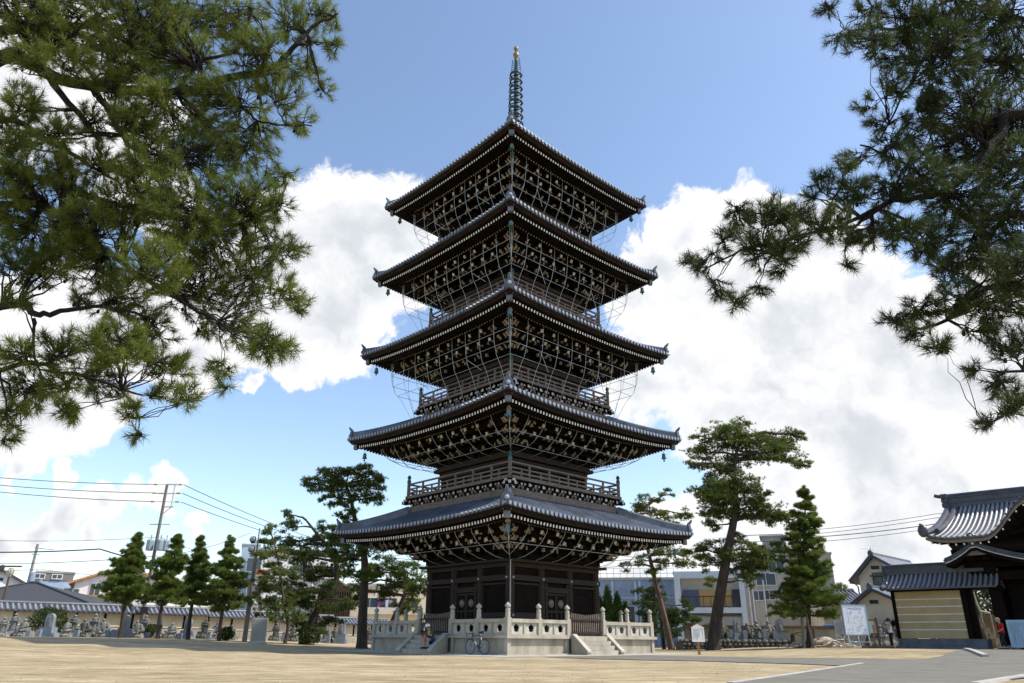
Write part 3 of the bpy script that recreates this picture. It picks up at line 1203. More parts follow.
xs = sorted(set([-1500, -700, -350, -200] + [x for x in range(-120, 121, 2)] + [200, 350, 700, 1500]))
ys = sorted(set([-300, -100, -40] + [y for y in range(-10, 141, 2)] + [200, 350, 700, 1500]))
g = MB()
g.grid([[(x, y, zg(x, y)) for x in xs] for y in ys], 0)
go = g.build('ground', sand, None, smooth=True)
tag(go, 'pale packed sand of the temple court', 'ground', None, 'structure')

# loose pebbles and grit on the nearer sand
rnd = random.Random(8)
g = MB()
for i in range(2600):
    y = 11.5 + 26 * rnd.random() ** 1.6
    x = rnd.uniform(-0.80, 0.80) * y
    s = rnd.uniform(0.006, 0.020) * (1 + 0.02 * y)
    z = zg(x, y)
    a = rnd.random() * 6.28
    c, d = math.cos(a), math.sin(a)
    vs = [(x + s * c, y + s * d, z), (x - s * d, y + s * c, z), (x - s * c * 1.3, y - s * d * 1.3, z), (x + s * d, y - s * c, z), (x + s * 0.2, y, z + s * 0.8)]
    g.add(vs, [(0, 1, 4), (1, 2, 4), (2, 3, 4), (3, 0, 4)])
o = g.build('gravel', mat('grit', (0.14, 0.12, 0.09), 0.9, 0.5, 30, col2=(0.42, 0.37, 0.29)))
tag(o, 'loose grit scattered over the sand', 'gravel', None, 'stuff')
# ------------------------------------------------------------------ paving
ASPH = mat('worn_asphalt', (0.165, 0.152, 0.122), 0.9, 0.2, 0.9, 0.3, 90, detail=9)
CONC = mat('pale_concrete', (0.40, 0.385, 0.35), 0.9, 0.18, 1.2, 0.1, 40)


def drape(name, pix, h, mm, label, z_pts=None, step=0.8, ragged=0.0):
    """ground sheet from photo outline, laid on the terrain"""
    pts = z_pts if z_pts else [ground_at(x, y) for x, y in pix]
    bm = bmesh.new()
    vs = [bm.verts.new((p[0], p[1], 0)) for p in pts]
    bm.faces.new(vs)
    bmesh.ops.triangulate(bm, faces=bm.faces)
    for _ in range(6):
        long = [e for e in bm.edges if e.calc_length() > step * 1.6]
        if not long:
            break
        bmesh.ops.subdivide_edges(bm, edges=long, cuts=1)
        bmesh.ops.triangulate(bm, faces=[f for f in bm.faces if len(f.verts) > 3])
    for v in bm.verts:
        if v.is_boundary and ragged:
            v.co.x += ragged * (math.sin(v.co.y * 2.3) + math.sin(v.co.x * 3.1 + 1) + math.sin(v.co.y * 5.7 + v.co.x * 4.0)) * 0.5
            v.co.y += ragged * (math.sin(v.co.x * 2.7 + 2) + math.sin(v.co.x * 6.1)) * 0.5
    for v in bm.verts:
        v.co.z = zg(v.co.x, v.co.y) + h
    bmesh.ops.recalc_face_normals(bm, faces=bm.faces)
    for f in bm.faces:
        if f.normal.z < 0:
            f.normal_flip()
    me = bpy.data.meshes.new(name)
    bm.to_mesh(me)
    bm.free()
    me.materials.append(mm)
    o = bpy.data.objects.new(name, me)
    COL.objects.link(o)
    tag(o, label, name.replace('_', ' '), None, 'structure')
    return o


def pag(n, t, z, q=0):
    return Mp @ ROT[q] @ Vector((n, t, z))


# concrete apron round the platform
ap = [pag(7.9, -7.9, 0), pag(7.9, -7.9, 0, 1), pag(7.9, -7.9, 0, 2), pag(7.9, -7.9, 0, 3)]
drape('apron', None, 0.012, CONC, 'pale concrete apron round the pagoda platform', ap)
# asphalt path from the apron to the wide drive on the right
drape('path', [(548, 658), (600, 659.5), (700, 661.5), (800, 664.5), (905, 669), (960, 661.5), (850, 658.5), (700, 656.8), (640, 655.8)], 0.020, ASPH, 'grey asphalt path crossing the sand towards the gate', ragged=0.22)
drape('road', None, 0.026, ASPH, 'wide asphalt drive in front of the gate',
      [Vector((2.6, 11.5, 0)), ground_at(740, 683), ground_at(800, 674), ground_at(862, 664), ground_at(940, 657.5), Vector((26, 44, 0)), Vector((27.6, 46.6, 0)), Vector((33, 44, 0)), Vector((60, 40, 0)), Vector((60, 20, 0)), Vector((14, 19.5, 0)), Vector((8.6, 14.6, 0)), Vector((6.0, 11.5, 0))], ragged=0.06)


def kerb(pix, w, h, label, pts=None, mm=CONC):
    pts = pts or [ground_at(x, y) for x, y in pix]
    dense = []
    for a, b_ in zip(pts[:-1], pts[1:]):
        n = max(1, int((b_ - a).length / 1.0))
        dense += [a.lerp(b_, i / n) for i in range(n)]
    dense.append(pts[-1])
    rows = [[], [], [], []]
    for i, p in enumerate(dense):
        d = (dense[min(i + 1, len(dense) - 1)] - dense[max(i - 1, 0)])
        d.z = 0
        d.normalize()
        s = Vector((-d.y, d.x, 0))
        z = zg(p.x, p.y)
        for r_, (o, zz) in zip(rows, ((-w, -0.02), (-w, h), (w, h), (w, -0.02))):
            r_.append(Vector((p.x, p.y, z + zz)) + s * o)
    m = MB()
    m.grid(rows, 0)
    m.add([r_[0] for r_ in rows], [(0, 1, 2, 3)])
    m.add([r_[-1] for r_ in rows], [(0, 1, 2, 3)])
    o = m.build('kerb', mm)
    return tag(o, label, 'kerb', None, 'structure')


kerb([(730, 684.5), (800, 674), (862, 664)], 0.06, 0.036, 'flush pale kerb between the sand and the drive')
kerb([(966, 650.6), (986, 657.8)], 0.11, 0.12, 'short diagonal stone kerb beside the drive')
kerb([(940, 663.5), (1024, 664.5), (1080, 665)], 0.05, 0.036, 'thin pale stone strip across the drive')
kerb([(975, 685.5), (1030, 676)], 0.075, 0.05, 'pale kerb at the near right edge of the drive')

# ------------------------------------------------------------------ generic roof and building helpers
SILVER_GLINT = mat('silver_glint_tile', (0.23, 0.24, 0.265), 0.34, 0.25, 3.0, spec=0.6)  # silver grey tile, lightened on the round ribs to carry sun glint
SILVER_GLINT2 = mat('dim_silver_glint_tile', (0.215, 0.22, 0.235), 0.45, 0.25, 3.0, spec=0.5)  # duller version, the ribs' sun glint again put into the colour
CREAMW = mat('cream_plaster', (0.58, 0.51, 0.385), 0.9, 0.15, 0.8)
CREAMW2 = mat('ochre_plaster', (0.47, 0.355, 0.185), 0.9, 0.14, 0.9, 0.05, 30)
WHITEW = mat('white_render', (0.74, 0.73, 0.71), 0.9, 0.07, 0.7)
GREYW = mat('grey_render', (0.40, 0.40, 0.38), 0.9, 0.15, 0.6)
BLUEW = mat('blue_grey_cladding', (0.36, 0.45, 0.56), 0.8, 0.12, 0.7)
GLASS = mat('dark_window_glass', (0.045, 0.06, 0.075), 0.15, 0.3, 0.6, spec=0.6)
ALU = mat('aluminium_frame', (0.55, 0.56, 0.57), 0.4, 0.08, 2.0, metal=0.4)
BROWNP = mat('brown_paint', (0.10, 0.055, 0.035), 0.6, 0.25, 2.0)


def tiled(mb, A0, A1, B0, B1, sp=0.3, rr=0.09, sag=0.12, ns=6, pan=0, rib=1, lift=None):
    """curved tile slope; A = eave edge (left to right), B = ridge edge"""
    A0, A1, B0, B1 = map(Vector, (A0, A1, B0, B1))
    u = (A1 - A0).normalized()
    nrm_ = (A1 - A0).cross(B0 - A0).normalized()
    if nrm_.z < 0:
        nrm_ = -nrm_

    def P(f, g):
        p = A0.lerp(A1, f).lerp(B0.lerp(B1, f), g)
        p = p - Vector((0, 0, 1)) * sag * 4 * g * (1 - g) * 0.5
        if lift:
            p = p + Vector((0, 0, lift(f, g)))
        return p
    nf = 12 if not lift else 30
    mb.grid([[P(i / nf, j / ns) for i in range(nf + 1)] for j in range(ns + 1)], pan)
    mb.grid([[P(i / nf, 0) for i in range(nf + 1)], [P(i / nf, 0) - Vector((0, 0, 0.10)) for i in range(nf + 1)]], pan)
    n = max(2, int((A1 - A0).length / sp))
    for i in range(n + 1):
        f = (i + 0.0) / n
        pts = [P(f, j / ns) + nrm_ * 0.01 for j in range(ns + 1)]
        d0 = (pts[0] - pts[1]).normalized()
        pts[0] = pts[0] + d0 * 0.05
        vs, fs = [], []
        for p in pts:
            for c in range(6):
                th = PI * c / 5
                vs.append(p + u * (-rr * math.cos(th)) + nrm_ * rr * 1.1 * math.sin(th))
        for j in range(ns):
            for c in range(5):
                fs.append((j * 6 + c, j * 6 + c + 1, (j + 1) * 6 + c + 1, (j + 1) * 6 + c))
        fs.append((0, 1, 2, 3, 4, 5))
        mb.add(vs, fs, rib)


def windows(parent, specs, glass=GLASS, frame=ALU):
    """specs: (x centre, z centre, width, height, y plane, mullions)"""
    for x, z, w_, h_, y, nm in specs:
        f = MB()
        t = 0.07
        f.b2(x - w_ / 2 - t, x + w_ / 2 + t, y - 0.07, y + 0.02, z + h_ / 2, z + h_ / 2 + t)
        f.b2(x - w_ / 2 - t, x + w_ / 2 + t, y - 0.10, y + 0.02, z - h_ / 2 - t, z - h_ / 2)
        for sg in (-1, 1):
            f.b2(x + sg * (w_ / 2 + t / 2) - t / 2, x + sg * (w_ / 2 + t / 2) + t / 2, y - 0.068, y + 0.02, z - h_ / 2, z + h_ / 2)
        for i in range(1, nm + 1):
            xm = x - w_ / 2 + w_ * i / (nm + 1)
            f.b2(xm - 0.03, xm + 0.03, y - 0.06, y + 0.02, z - h_ / 2, z + h_ / 2)
        fo = f.build('window', frame, parent)
        p = MB()
        p.b2(x - w_ / 2, x + w_ / 2, y - 0.035, y - 0.015, z - h_ / 2, z + h_ / 2)
        p.build('pane', glass, fo)


def px_frame(x0, x1, yb, Y):
    """local frame for a building whose front stands at depth Y between photo columns x0, x1 (at row yb)"""
    a, b_ = at(x0, yb, Y), at(x1, yb, Y)
    zb_ = zg((a.x + b_.x) / 2, Y) - 0.05
    return a.x, b_.x, zb_


def gable_house(name, x0, x1, y_eave, y_apex, Y, depth, wall_m, roof_m, label, rz=None, over=0.6, specs=(), th=0.22, cat='house', apex_f=0.5, ribs=None, vent=True):
    X0, X1, zb_ = px_frame(x0, x1, y_eave, Y)
    rz = -math.atan2((X0 + X1) / 2, Y) if rz is None else rz
    W = (X1 - X0) / math.cos(abs(rz) - abs(math.atan2((X0 + X1) / 2, Y))) * math.cos(math.atan2((X0 + X1) / 2, Y))
    ze = at((x0 + x1) / 2, y_eave, Y).z - zb_
    za = at((x0 + x1) / 2, y_apex, Y).z - zb_
    t = thing(name, ((X0 + X1) / 2, Y, zb_), rz, label, cat)
    xa = (apex_f - 0.5) * W
    m = MB()
    m.prism([(-W / 2, 0), (W / 2, 0), (W / 2, ze), (xa, za), (-W / 2, ze)], lambda u, v, w_: Vector((u, w_, v)), depth)
    m.build('wall', wall_m, t)
    r_ = MB()
    for sg in (-1, 1):
        ex = sg * W / 2
        sl = (za - ze) / abs(ex - xa)
        o = over
        p = [(xa, za + 0.02), (ex + sg * o, ze - sl * o + 0.02), (ex + sg * o, ze - sl * o + 0.02 + th), (xa, za + th + 0.02)]
        r_.prism(p, lambda u, v, w_: Vector((u, -over * 0.8 + w_, v)), depth + over * 1.6)
        if ribs:
            tiled(r_, (ex + sg * o, -over * 0.8, ze - sl * o + th + 0.03), (ex + sg * o, depth + over * 0.8, ze - sl * o + th + 0.03),
                  (xa, -over * 0.8, za + th + 0.03), (xa, depth + over * 0.8, za + th + 0.03), sp=0.32, rr=0.09, sag=0.02, ns=3, pan=0, rib=1)
    r_.tube([(xa, -over * 0.85, za + th + 0.1), (xa, depth + over * 0.85, za + th + 0.1)], 0.18, 8, 0)
    ro = r_.build('roof', [roof_m, ribs or roof_m], t)
    for i in range(0):
        pass
    f = MB()
    f.ball((xa, -over * 0.8 - 0.05, za + th + 0.12), 0.28, 8, 6, 0, (0.9, 0.4, 1.1))
    f.build('ridge_end', roof_m, ro)
    if vent:
        v = MB()
        v.b2(xa - 0.35, xa + 0.35, -0.04, 0.02, za - 1.0, za - 0.7)
        v.build('vent', DARKM, t)
    windows(t, specs)
    return t, W, ze, za, zb_


def block(name, x0, x1, y_top, Y, depth, wall_m, label, cat='building', specs=(), parapet=0.0, roof_m=None, yb=620):
    X0, X1, zb_ = px_frame(x0, x1, yb, Y)
    rz = -math.atan2((X0 + X1) / 2, Y)
    W = (X1 - X0) * math.cos(rz)
    h = at((x0 + x1) / 2, y_top, Y).z - zb_
    t = thing(name, ((X0 + X1) / 2, Y, zb_), rz, label, cat)
    m = MB()
    m.b2(-W / 2, W / 2, 0, depth, 0, h)
    m.build('wall', wall_m, t)
    r_ = MB()
    r_.b2(-W / 2 - 0.12, W / 2 + 0.12, -0.12, depth + 0.12, h + 0.002, h + 0.16 + parapet)
    r_.build('roof', roof_m or GREYW, t)
    windows(t, specs)
    return t, W, h


def loc_x(x, y, Y, t):
    return at(x, y, Y).x - t.location.x


def loc_z(x, y, Y, t):
    return at(x, y, Y).z - t.location.z


# ------------------------------------------------------------------ left perimeter wall
W0 = Vector((-40.5, 55.5))
W1 = Vector((-12.6, 81.0))
wdir = (W1 - W0)
WL = wdir.length
wdir.normalize()
wang = math.atan2(wdir.y, wdir.x)
zA, zB = zg(W0.x, W0.y), zg(W1.x, W1.y)
NSEG = 6
wt = thing('perimeter_wall', (W0.x, W0.y, 0), wang, 'long cream plaster wall capped with grey tiles along the left side of the court', 'wall')
mw, ms, mp_, mr = MB(), MB(), MB(), MB()
z_at = lambda u: zg(W0.x + wdir.x * u, W0.y + wdir.y * u)
for i in range(NSEG):
    u0, u1 = WL * i / NSEG, WL * (i + 1) / NSEG
    z = min(z_at(u0), z_at(u1))
    ms.b2(u0, u1, 0, 0.9, z - 0.3, z + 0.72)
    mw.b2(u0, u1, 0.10, 0.8, z + 0.72, z + 1.86)
    for j in range(3):
        u = u0 + (u1 - u0) * (j + 0.02) / 3
        mp_.b2(u, u + 0.16, 0.05, 0.3, z + 0.66, z + 1.84)
    mp_.b2(u0 + 0.01, u1 - 0.01, 0.06, 0.3, z + 0.665, z + 0.78)
    mp_.b2(u0 + 0.01, u1 - 0.01, -0.22, 0.6, z + 1.80, z + 1.88)
    tiled(mr, (u0, -0.42, z + 1.86), (u1, -0.42, z + 1.86), (u0, 0.45, z + 2.30), (u1, 0.45, z + 2.30), sp=0.36, rr=0.105, sag=0.05, ns=3)
    tiled(mr, (u1, 1.32, z + 1.86), (u0, 1.32, z + 1.86), (u1, 0.45, z + 2.30), (u0, 0.45, z + 2.30), sp=0.36, rr=0.105, sag=0.05, ns=2)
    mr.tube([(u0, 0.45, z + 2.42), (u1, 0.45, z + 2.42)], 0.13, 8, 0)
    mr.b2(u0, u1, 0.33, 0.57, z + 2.2, z + 2.40, 0)
mw.build('plaster', CREAMW, wt)
ms.build('stone_base', STONE_D, wt)
mp_.build('timbers', WOOD, wt)
mr.build('tile_cap', [TILE_D, SILVER_GLINT], wt)

# right rear wall with a dark top rail
RW0, RW1 = at(686, 640, 62), at(912, 640, 62)
rw = thing('rear_wall', (RW0.x, 62, 0.05), 0, 'low grey garden wall with a dark coping behind the right hand statues', 'wall')
m = MB()
m.b2(0, RW1.x - RW0.x, 0, 0.25, -0.3, 1.55)
m.build('wall_panel', mat('stained_render', (0.26, 0.245, 0.20), 0.9, 0.25, 0.7), rw)
m = MB()
m.b2(-0.1, RW1.x - RW0.x + 0.1, -0.1, 0.35, 1.55, 1.78)
m.build('coping', BROWNP, rw)
m = MB()
for i in range(8):
    u = 0.5 + i * (RW1.x - RW0.x - 1) / 7
    m.b2(u - 0.08, u + 0.08, -0.07, 0.0, -0.1, 1.54)
m.build('timbers', BROWNP, rw)

# rubble terrace wall under the right-hand statues
TW0, TW1 = at(682, 644, 58.5), at(792, 644, 58.5)
tw = MB()
rnd = random.Random(4)
u = TW0.x
rows_ = [0.0, 0.24, 0.47]
for z in rows_:
    u = TW0.x - rnd.random() * 0.2
    while u < TW1.x:
        l = rnd.uniform(0.25, 0.6)
        c = Vector((u + l / 2, 58.5 + rnd.uniform(0, 0.08), 0.06 + z + 0.13))
        rot = Matrix.Rotation(rnd.uniform(-0.12, 0.12), 3, 'Y') @ Matrix.Rotation(rnd.uniform(-0.15, 0.15), 3, 'Z')
        tw.ball(c, 0.5, 7, 4, 0, (l * 1.0, 0.5, 0.29), rot)
        u += l * 0.93
tw.b2(TW0.x, TW1.x, 58.55, 60.8, -0.2, 0.62, 0)
o = tw.build('rubble_wall', STATUE_D)
tag(o, 'low dark rubble stone terrace wall under the right hand statues', 'wall')

# ------------------------------------------------------------------ left houses
t, W_, ze_, za_, zb_ = (None,) * 5
X0, X1 = at(-70, 602, 70).x, at(88, 602, 70).x
zb_ = zg(X0, 70)
t = thing('hip_roof_house', ((X0 + X1) / 2, 70, zb_), 0, 'house with a dark grey hipped roof behind the left end of the wall', 'house')
hw_ = (X1 - X0) / 2
ez = at(40, 602.5, 70).z - zb_
rzh = at(35, 583, 75).z - zb_
m = MB()
m.b2(-hw_ + 0.8, hw_ - 0.8, 0.8, 9.2, 0, ez)
m.build('wall', CREAMW, t)
m = MB()
rx0, rx1 = at(30, 583, 75).x - t.location.x, at(37, 583, 75).x - t.location.x
E_ = [(-hw_, 0, ez), (hw_, 0, ez), (hw_, 10, ez), (-hw_, 10, ez)]
m.add(E_ + [(rx0, 5, rzh), (rx1, 5, rzh)] + [(x, y, z - 0.18) for x, y, z in E_], [(0, 1, 5, 4), (1, 2, 5), (2, 3, 4, 5), (3, 0, 4), (6, 7, 1, 0), (7, 8, 2, 1), (8, 9, 3, 2), (9, 6, 0, 3), (9, 8, 7, 6)])
m.tube([(rx0, 5, rzh + 0.05), (rx1, 5, rzh + 0.05)], 0.13, 6)
m.tube([(rx1, 5, rzh + 0.05), (hw_, 0, ez + 0.04)], 0.10, 6)
m.tube([(rx0, 5, rzh + 0.05), (-hw_, 0, ez + 0.04)], 0.10, 6)
m.build('roof', mat('dark_slate_roof', (0.055, 0.058, 0.065), 0.7, 0.2, 8.0, 0.2, 30), t)

gable_house('white_gable_house', -40, 34, 588, 571, 82, 9, WHITEW, TILE_D, 'house with a pale gable edge at the far left behind the hipped roof', over=0.5)

t, W_, h_ = block('blue_house', 25, 64, 573, 88, 8, BLUEW, 'pale blue house with a grey brown top storey and two small windows', 'house', parapet=0.05)
m = MB()
za1, za2 = loc_z(45, 580.5, 88, t), loc_z(45, 573.2, 88, t)
m.b2(-W_ / 2 + 0.4, W_ / 2 + 0.02, -0.06, 7, za1, za2)
m.build('cladding', mat('taupe_cladding', (0.20, 0.18, 0.16), 0.8, 0.12, 1), t)
zc_ = (za1 + za2) / 2 + 0.02
windows(t, [(loc_x(42, 576, 88, t), zc_, 0.95, 0.42, -0.07, 1), (loc_x(57, 576, 88, t), zc_, 0.95, 0.42, -0.07, 1)], frame=WHITEP)
block('blue_shed', 58, 78, 589, 84, 6, mat('blue_metal_sheet', (0.24, 0.42, 0.52), 0.6, 0.1, 1), 'low blue metal shed between the blue house and the white house', 'shed')

t, W_, ze_, za_, zb_ = gable_house('orange_roof_house', 76, 170, 584, 567, 80, 9, WHITEW, mat('orange_clay_tile', (0.50, 0.25, 0.11), 0.7, 0.25, 5.0, 0.2, 30),
                                   'white house with an orange tiled roof behind the leftmost pine', over=0.55, vent=False)
windows(t, [(loc_x(98, 590, 80, t), loc_z(98, 591, 80, t), 0.9, 1.3, 0, 1), (loc_x(81, 595, 80, t), loc_z(81, 595, 80, t), 0.5, 0.9, 0, 0)])
m = MB()
zz = loc_z(90, 598, 80, t)
m.b2(-W_ / 2 - 0.2, -W_ / 2 + 5.5, -1.2, 0.0, zz, zz + 0.18)
m.build('porch_roof', MATS['orange_clay_tile'], t)

# apartments behind the dark pines
t, W_, h_ = block('white_apartment_block', 246, 336, 551, 98, 14, WHITEW, 'white apartment block seen through the dark pines left of the pagoda')
sp = []
for (x, y, w_, hh) in ((256, 566, 1.7, 1.6), (256, 592, 1.7, 1.5), (302, 595.5, 2.5, 1.6), (328, 595, 2.2, 1.5), (302, 572, 2.5, 1.6), (328, 572, 2.2, 1.5)):
    sp.append((loc_x(x, y, 98, t), loc_z(x, y, 98, t), w_, hh, 0, 1))
windows(t, sp)
m = MB()
for y in (578, 604):
    z = loc_z(290, y, 98, t)
    m.b2(-W_ / 2, W_ / 2, -0.5, 0.0, z, z + 0.5)
m.build('balcony_slab', WHITEW, t)
m = MB()
z = loc_z(256, 575, 98, t)
m.b2(-W_ / 2 + 0.1, -W_ / 2 + 2.2, -0.62, -0.51, z - 0.1, z + 0.55)
z = loc_z(280, 552, 98, t)
m.b2(-W_ / 2 + 2.4, -W_ / 2 + 8, -0.3, 0.0, z - 0.2, z + 0.25)
m.build('rust_panel', mat('rust_red_panel', (0.40, 0.13, 0.06), 0.7, 0.2, 2), t)
m = MB()
x_ = loc_x(310, 600, 98, t)
m.tube([(x_, -0.25, 0), (x_, -0.25, h_ - 2)], 0.16, 8)
m.build('down_pipe', WHITEP, t)
block('grey_tower_block', 232, 250, 545, 100, 12, BLUEW, 'narrow grey blue tower block left of the white apartments')
t, W_, ze_, za_, zb_ = gable_house('brown_timber_house', 318, 352, 590, 580, 90, 8, BROWNP, mat('grey_sheet_roof', (0.25, 0.24, 0.23), 0.7, 0.15, 2), 'brown timber house with a grey roof between the white apartments and the cream building', over=0.4, vent=False)
m = MB()
for i in range(14):
    x = -W_ / 2 + 0.2 + i * (W_ - 0.4) / 13
    m.b2(x - 0.05, x + 0.05, -0.05, 0, 0.3, ze_ - 0.2)
m.build('battens', WOOD, t)
t, W_, h_ = block('cream_apartment_building', 347, 440, 587, 92, 12, mat('cream_render', (0.72, 0.62, 0.46), 0.9, 0.07, 0.8), 'cream apartment building with washing on its balcony beside the pagoda', parapet=0.2)
sp = [(loc_x(370, 605, 92, t), loc_z(370, 605, 92, t), 1.9, 1.5, 0, 1), (loc_x(388, 605, 92, t), loc_z(388, 605, 92, t), 2.0, 1.5, 0, 1), (loc_x(410, 605, 92, t), loc_z(410, 605, 92, t), 1.8, 1.5, 0, 1)]
windows(t, sp)
m = MB()
z = loc_z(388, 614.5, 92, t)
m.b2(-W_ / 2 + 1.5, W_ / 2 - 2, -0.9, -0.8, z, z + 0.75)
m.b2(-W_ / 2 + 1.5, W_ / 2 - 2, -0.8, 0, z, z + 0.12)
m.build('balcony', mat('cream_render_low', (0.62, 0.55, 0.45), 0.9, 0.1, 1), t)
rnd = random.Random(9)
cl = [(0.03, 0.06, 0.28), (0.45, 0.04, 0.05), (0.05, 0.10, 0.4), (0.7, 0.7, 0.72), (0.55, 0.25, 0.35)]
xb = loc_x(386, 604, 92, t)
zc_ = loc_z(386, 600.5, 92, t)
for i in range(5):
    m = MB()
    x = t.location.x + xb - 1.0 + i * 0.40
    hh_ = rnd.uniform(0.45, 0.85)
    m.prism([(-0.17, 0), (0.17, 0.03), (0.28, -0.22), (0.16, -0.2), (0.15, -hh_), (-0.17, -hh_ + 0.04), (-0.16, -0.2), (-0.27, -0.25)], lambda u, v, w_: Vector((x + u, 92 - 0.6 + w_, t.location.z + zc_ + v)), 0.04)
    o = m.build('hanging_shirt', mat('cloth_%d' % i, cl[i], 0.9, 0.1, 3))
    tag(o, 'washing hung on the cream building balcony', 'laundry', 'washing on the balcony')

# ------------------------------------------------------------------ right-hand buildings
t, W_, h_ = block('blue_grey_works', 592, 680, 580, 82, 14, mat('weathered_blue_sheet', (0.27, 0.33, 0.42), 0.75, 0.25, 0.5), 'blue grey corrugated works building just right of the pagoda', parapet=0.1)
m = MB()
for x in (613, 636, 640, 656):
    xx = loc_x(x, 600, 82, t)
    m.b2(xx - 0.14, xx + 0.14, -0.18, 0, 0, h_ - 0.1)
z = h_ * 0.72
m.b2(-W_ / 2, W_ / 2, -0.09, 0, z, z + 0.12)
m.build('pilaster', mat('pale_blue_pipe', (0.42, 0.50, 0.58), 0.7, 0.1, 1), t)
m = MB()
for i in range(13):
    x = -W_ / 2 + 0.3 + i * (W_ - 0.6) / 12
    m.tube([(x, 0.3, h_), (x, 0.3, h_ + 1.25)], 0.03, 4)
for z in (0.7, 1.22):
    m.tube([(-W_ / 2 + 0.3, 0.3, h_ + z), (W_ / 2 - 0.3, 0.3, h_ + z)], 0.03, 4)
m.build('roof_rail', ALU, t)
windows(t, [(loc_x(627, 602, 82, t), h_ * 0.45, 1.5, 2.0, 0, 1), (loc_x(664, 605, 82, t), h_ * 0.45, 1.2, 1.5, 0, 1)])

Y_ = 72
t, W_, h_ = block('white_balcony_house', 677, 747, 574, Y_, 9, WHITEW, 'white two storey house with a bamboo blind across its recessed balcony', 'house', parapet=0.1, roof_m=BLUEW)
m = MB()
zt_, zb1, zb2 = loc_z(710, 578, Y_, t), loc_z(710, 608, Y_, t), loc_z(710, 613.5, Y_, t)
m.b2(-W_ / 2, -W_ / 2 + 0.55, -1.3, 0, 0, h_ + 0.1)
m.b2(W_ / 2 - 0.45, W_ / 2, -1.3, 0, 0, h_ + 0.1)
m.b2(-W_ / 2 + 0.55, W_ / 2 - 0.45, -1.3, 0, zt_ - 0.1, h_ + 0.1)
m.b2(-W_ / 2 + 0.55, W_ / 2 - 0.45, -1.32, 0, zb2, zb1)
m.build('balcony_frame', mat('white_blue_paint', (0.62, 0.67, 0.74), 0.8, 0.08, 1), t)
z0_, z1_ = loc_z(710, 606.5, Y_, t), loc_z(710, 590, Y_, t)
for (a, b_, mm, nm) in ((684, 700, mat('indigo_screen', (0.14, 0.16, 0.24), 0.8, 0.2, 6), 'lattice_screen'), (700, 731, mat('bamboo_blind', (0.52, 0.34, 0.14), 0.8, 0.2, 8, stretch=(6, 6, 1)), 'bamboo_blind'), (731.5, 739, GLASS, 'glass_door')):
    m = MB()
    xa, xb = loc_x(a, 600, Y_, t), loc_x(b_, 600, Y_, t)
    m.b2(xa + 0.02, xb - 0.02, -0.62, -0.55, z0_, z1_)
    if nm == 'lattice_screen':
        for i in range(6):
            x = xa + (xb - xa) * (i + 0.5) / 6
            m.b2(x - 0.02, x + 0.02, -0.64, -0.62, z0_, z1_)
        for i in range(5):
            z = z0_ + (z1_ - z0_) * (i + 0.5) / 5
            m.b2(xa + 0.03, xb - 0.03, -0.635, -0.62, z - 0.02, z + 0.02)
    m.build(nm, mm, t)
m = MB()
zr = loc_z(710, 597, Y_, t)
m.tube([(-W_ / 2 + 0.56, -1.1, zr), (W_ / 2 - 0.46, -1.1, zr)], 0.05, 5)
for i in range(9):
    x = -W_ / 2 + 0.6 + i * (W_ - 1.1) / 8
    m.tube([(x, -1.1, zb1), (x, -1.1, zr)], 0.03, 4)
m.build('balcony_rail', BROWNP, t)
m = MB()
m.b2(-W_ / 2 + 0.56, W_ / 2 - 0.46, -1.0, -0.02, 0, zb2 - 0.3)
m.build('lower_wall', GREYW, t)

Y_ = 80
t, W_, h_ = block('concrete_apartment_block', 746, 839, 555, Y_, 12, mat('streaked_concrete', (0.40, 0.36, 0.30), 0.9, 0.22, 0.35, 0.05, 20, stretch=(1.5, 1.5, 0.3)), 'streaked beige concrete apartment block behind the big pine', yb=615)
sp = []
for (x, y, w_, hh) in ((760, 595, 1.0, 0.9), (770.5, 594.5, 1.0, 0.9), (783, 594, 1.0, 0.9), (767, 578.5, 1.9, 1.2), (777, 567, 1.5, 1.2), (815, 575, 1.8, 1.4), (815, 595, 1.8, 1.3)):
    sp.append((loc_x(x, y, Y_, t), loc_z(x, y, Y_, t), w_, hh, 0, 1))
windows(t, sp)
m = MB()
for x in (752, 755.5, 766.5):
    xx = loc_x(x, 600, Y_, t)
    m.tube([(xx, -0.12, 0), (xx, -0.12, h_ * 0.72)], 0.10, 6)
m.build('down_pipe', ALU, t)
m = MB()
xa, xb = loc_x(758, 545, Y_, t), loc_x(786, 545, Y_, t)
zt_ = loc_z(770, 534, Y_, t)
m.b2(xa + 0.6, xb, 2.0, 6.0, h_ + 0.16, zt_)
m.b2(xa + 0.3, xb + 0.3, 1.8, 6.2, zt_, zt_ + 0.15)
m.build('penthouse', mat('grey_brown_render', (0.30, 0.28, 0.26), 0.9, 0.2, 0.8), t)
m = MB()
x0_ = -W_ / 2 + 0.2
for i in range(9):
    x = x0_ + i * 0.55
    m.tube([(x, 0.3, h_ + 0.15), (x, 0.3, h_ + 1.5)], 0.025, 4)
for z in (0.8, 1.5):
    m.tube([(x0_, 0.3, h_ + z), (x0_ + 4.4, 0.3, h_ + z)], 0.03, 4)
m.tube([(x0_, 0.3, h_ + 2.2), (x0_ + 4.4, 0.3, h_ + 2.2)], 0.04, 4)
for i in (0, 8):
    m.tube([(x0_ + i * 0.55, 0.3, h_ + 0.15), (x0_ + i * 0.55, 0.3, h_ + 2.2)], 0.04, 4)
m.build('roof_railing', DARKM, t)

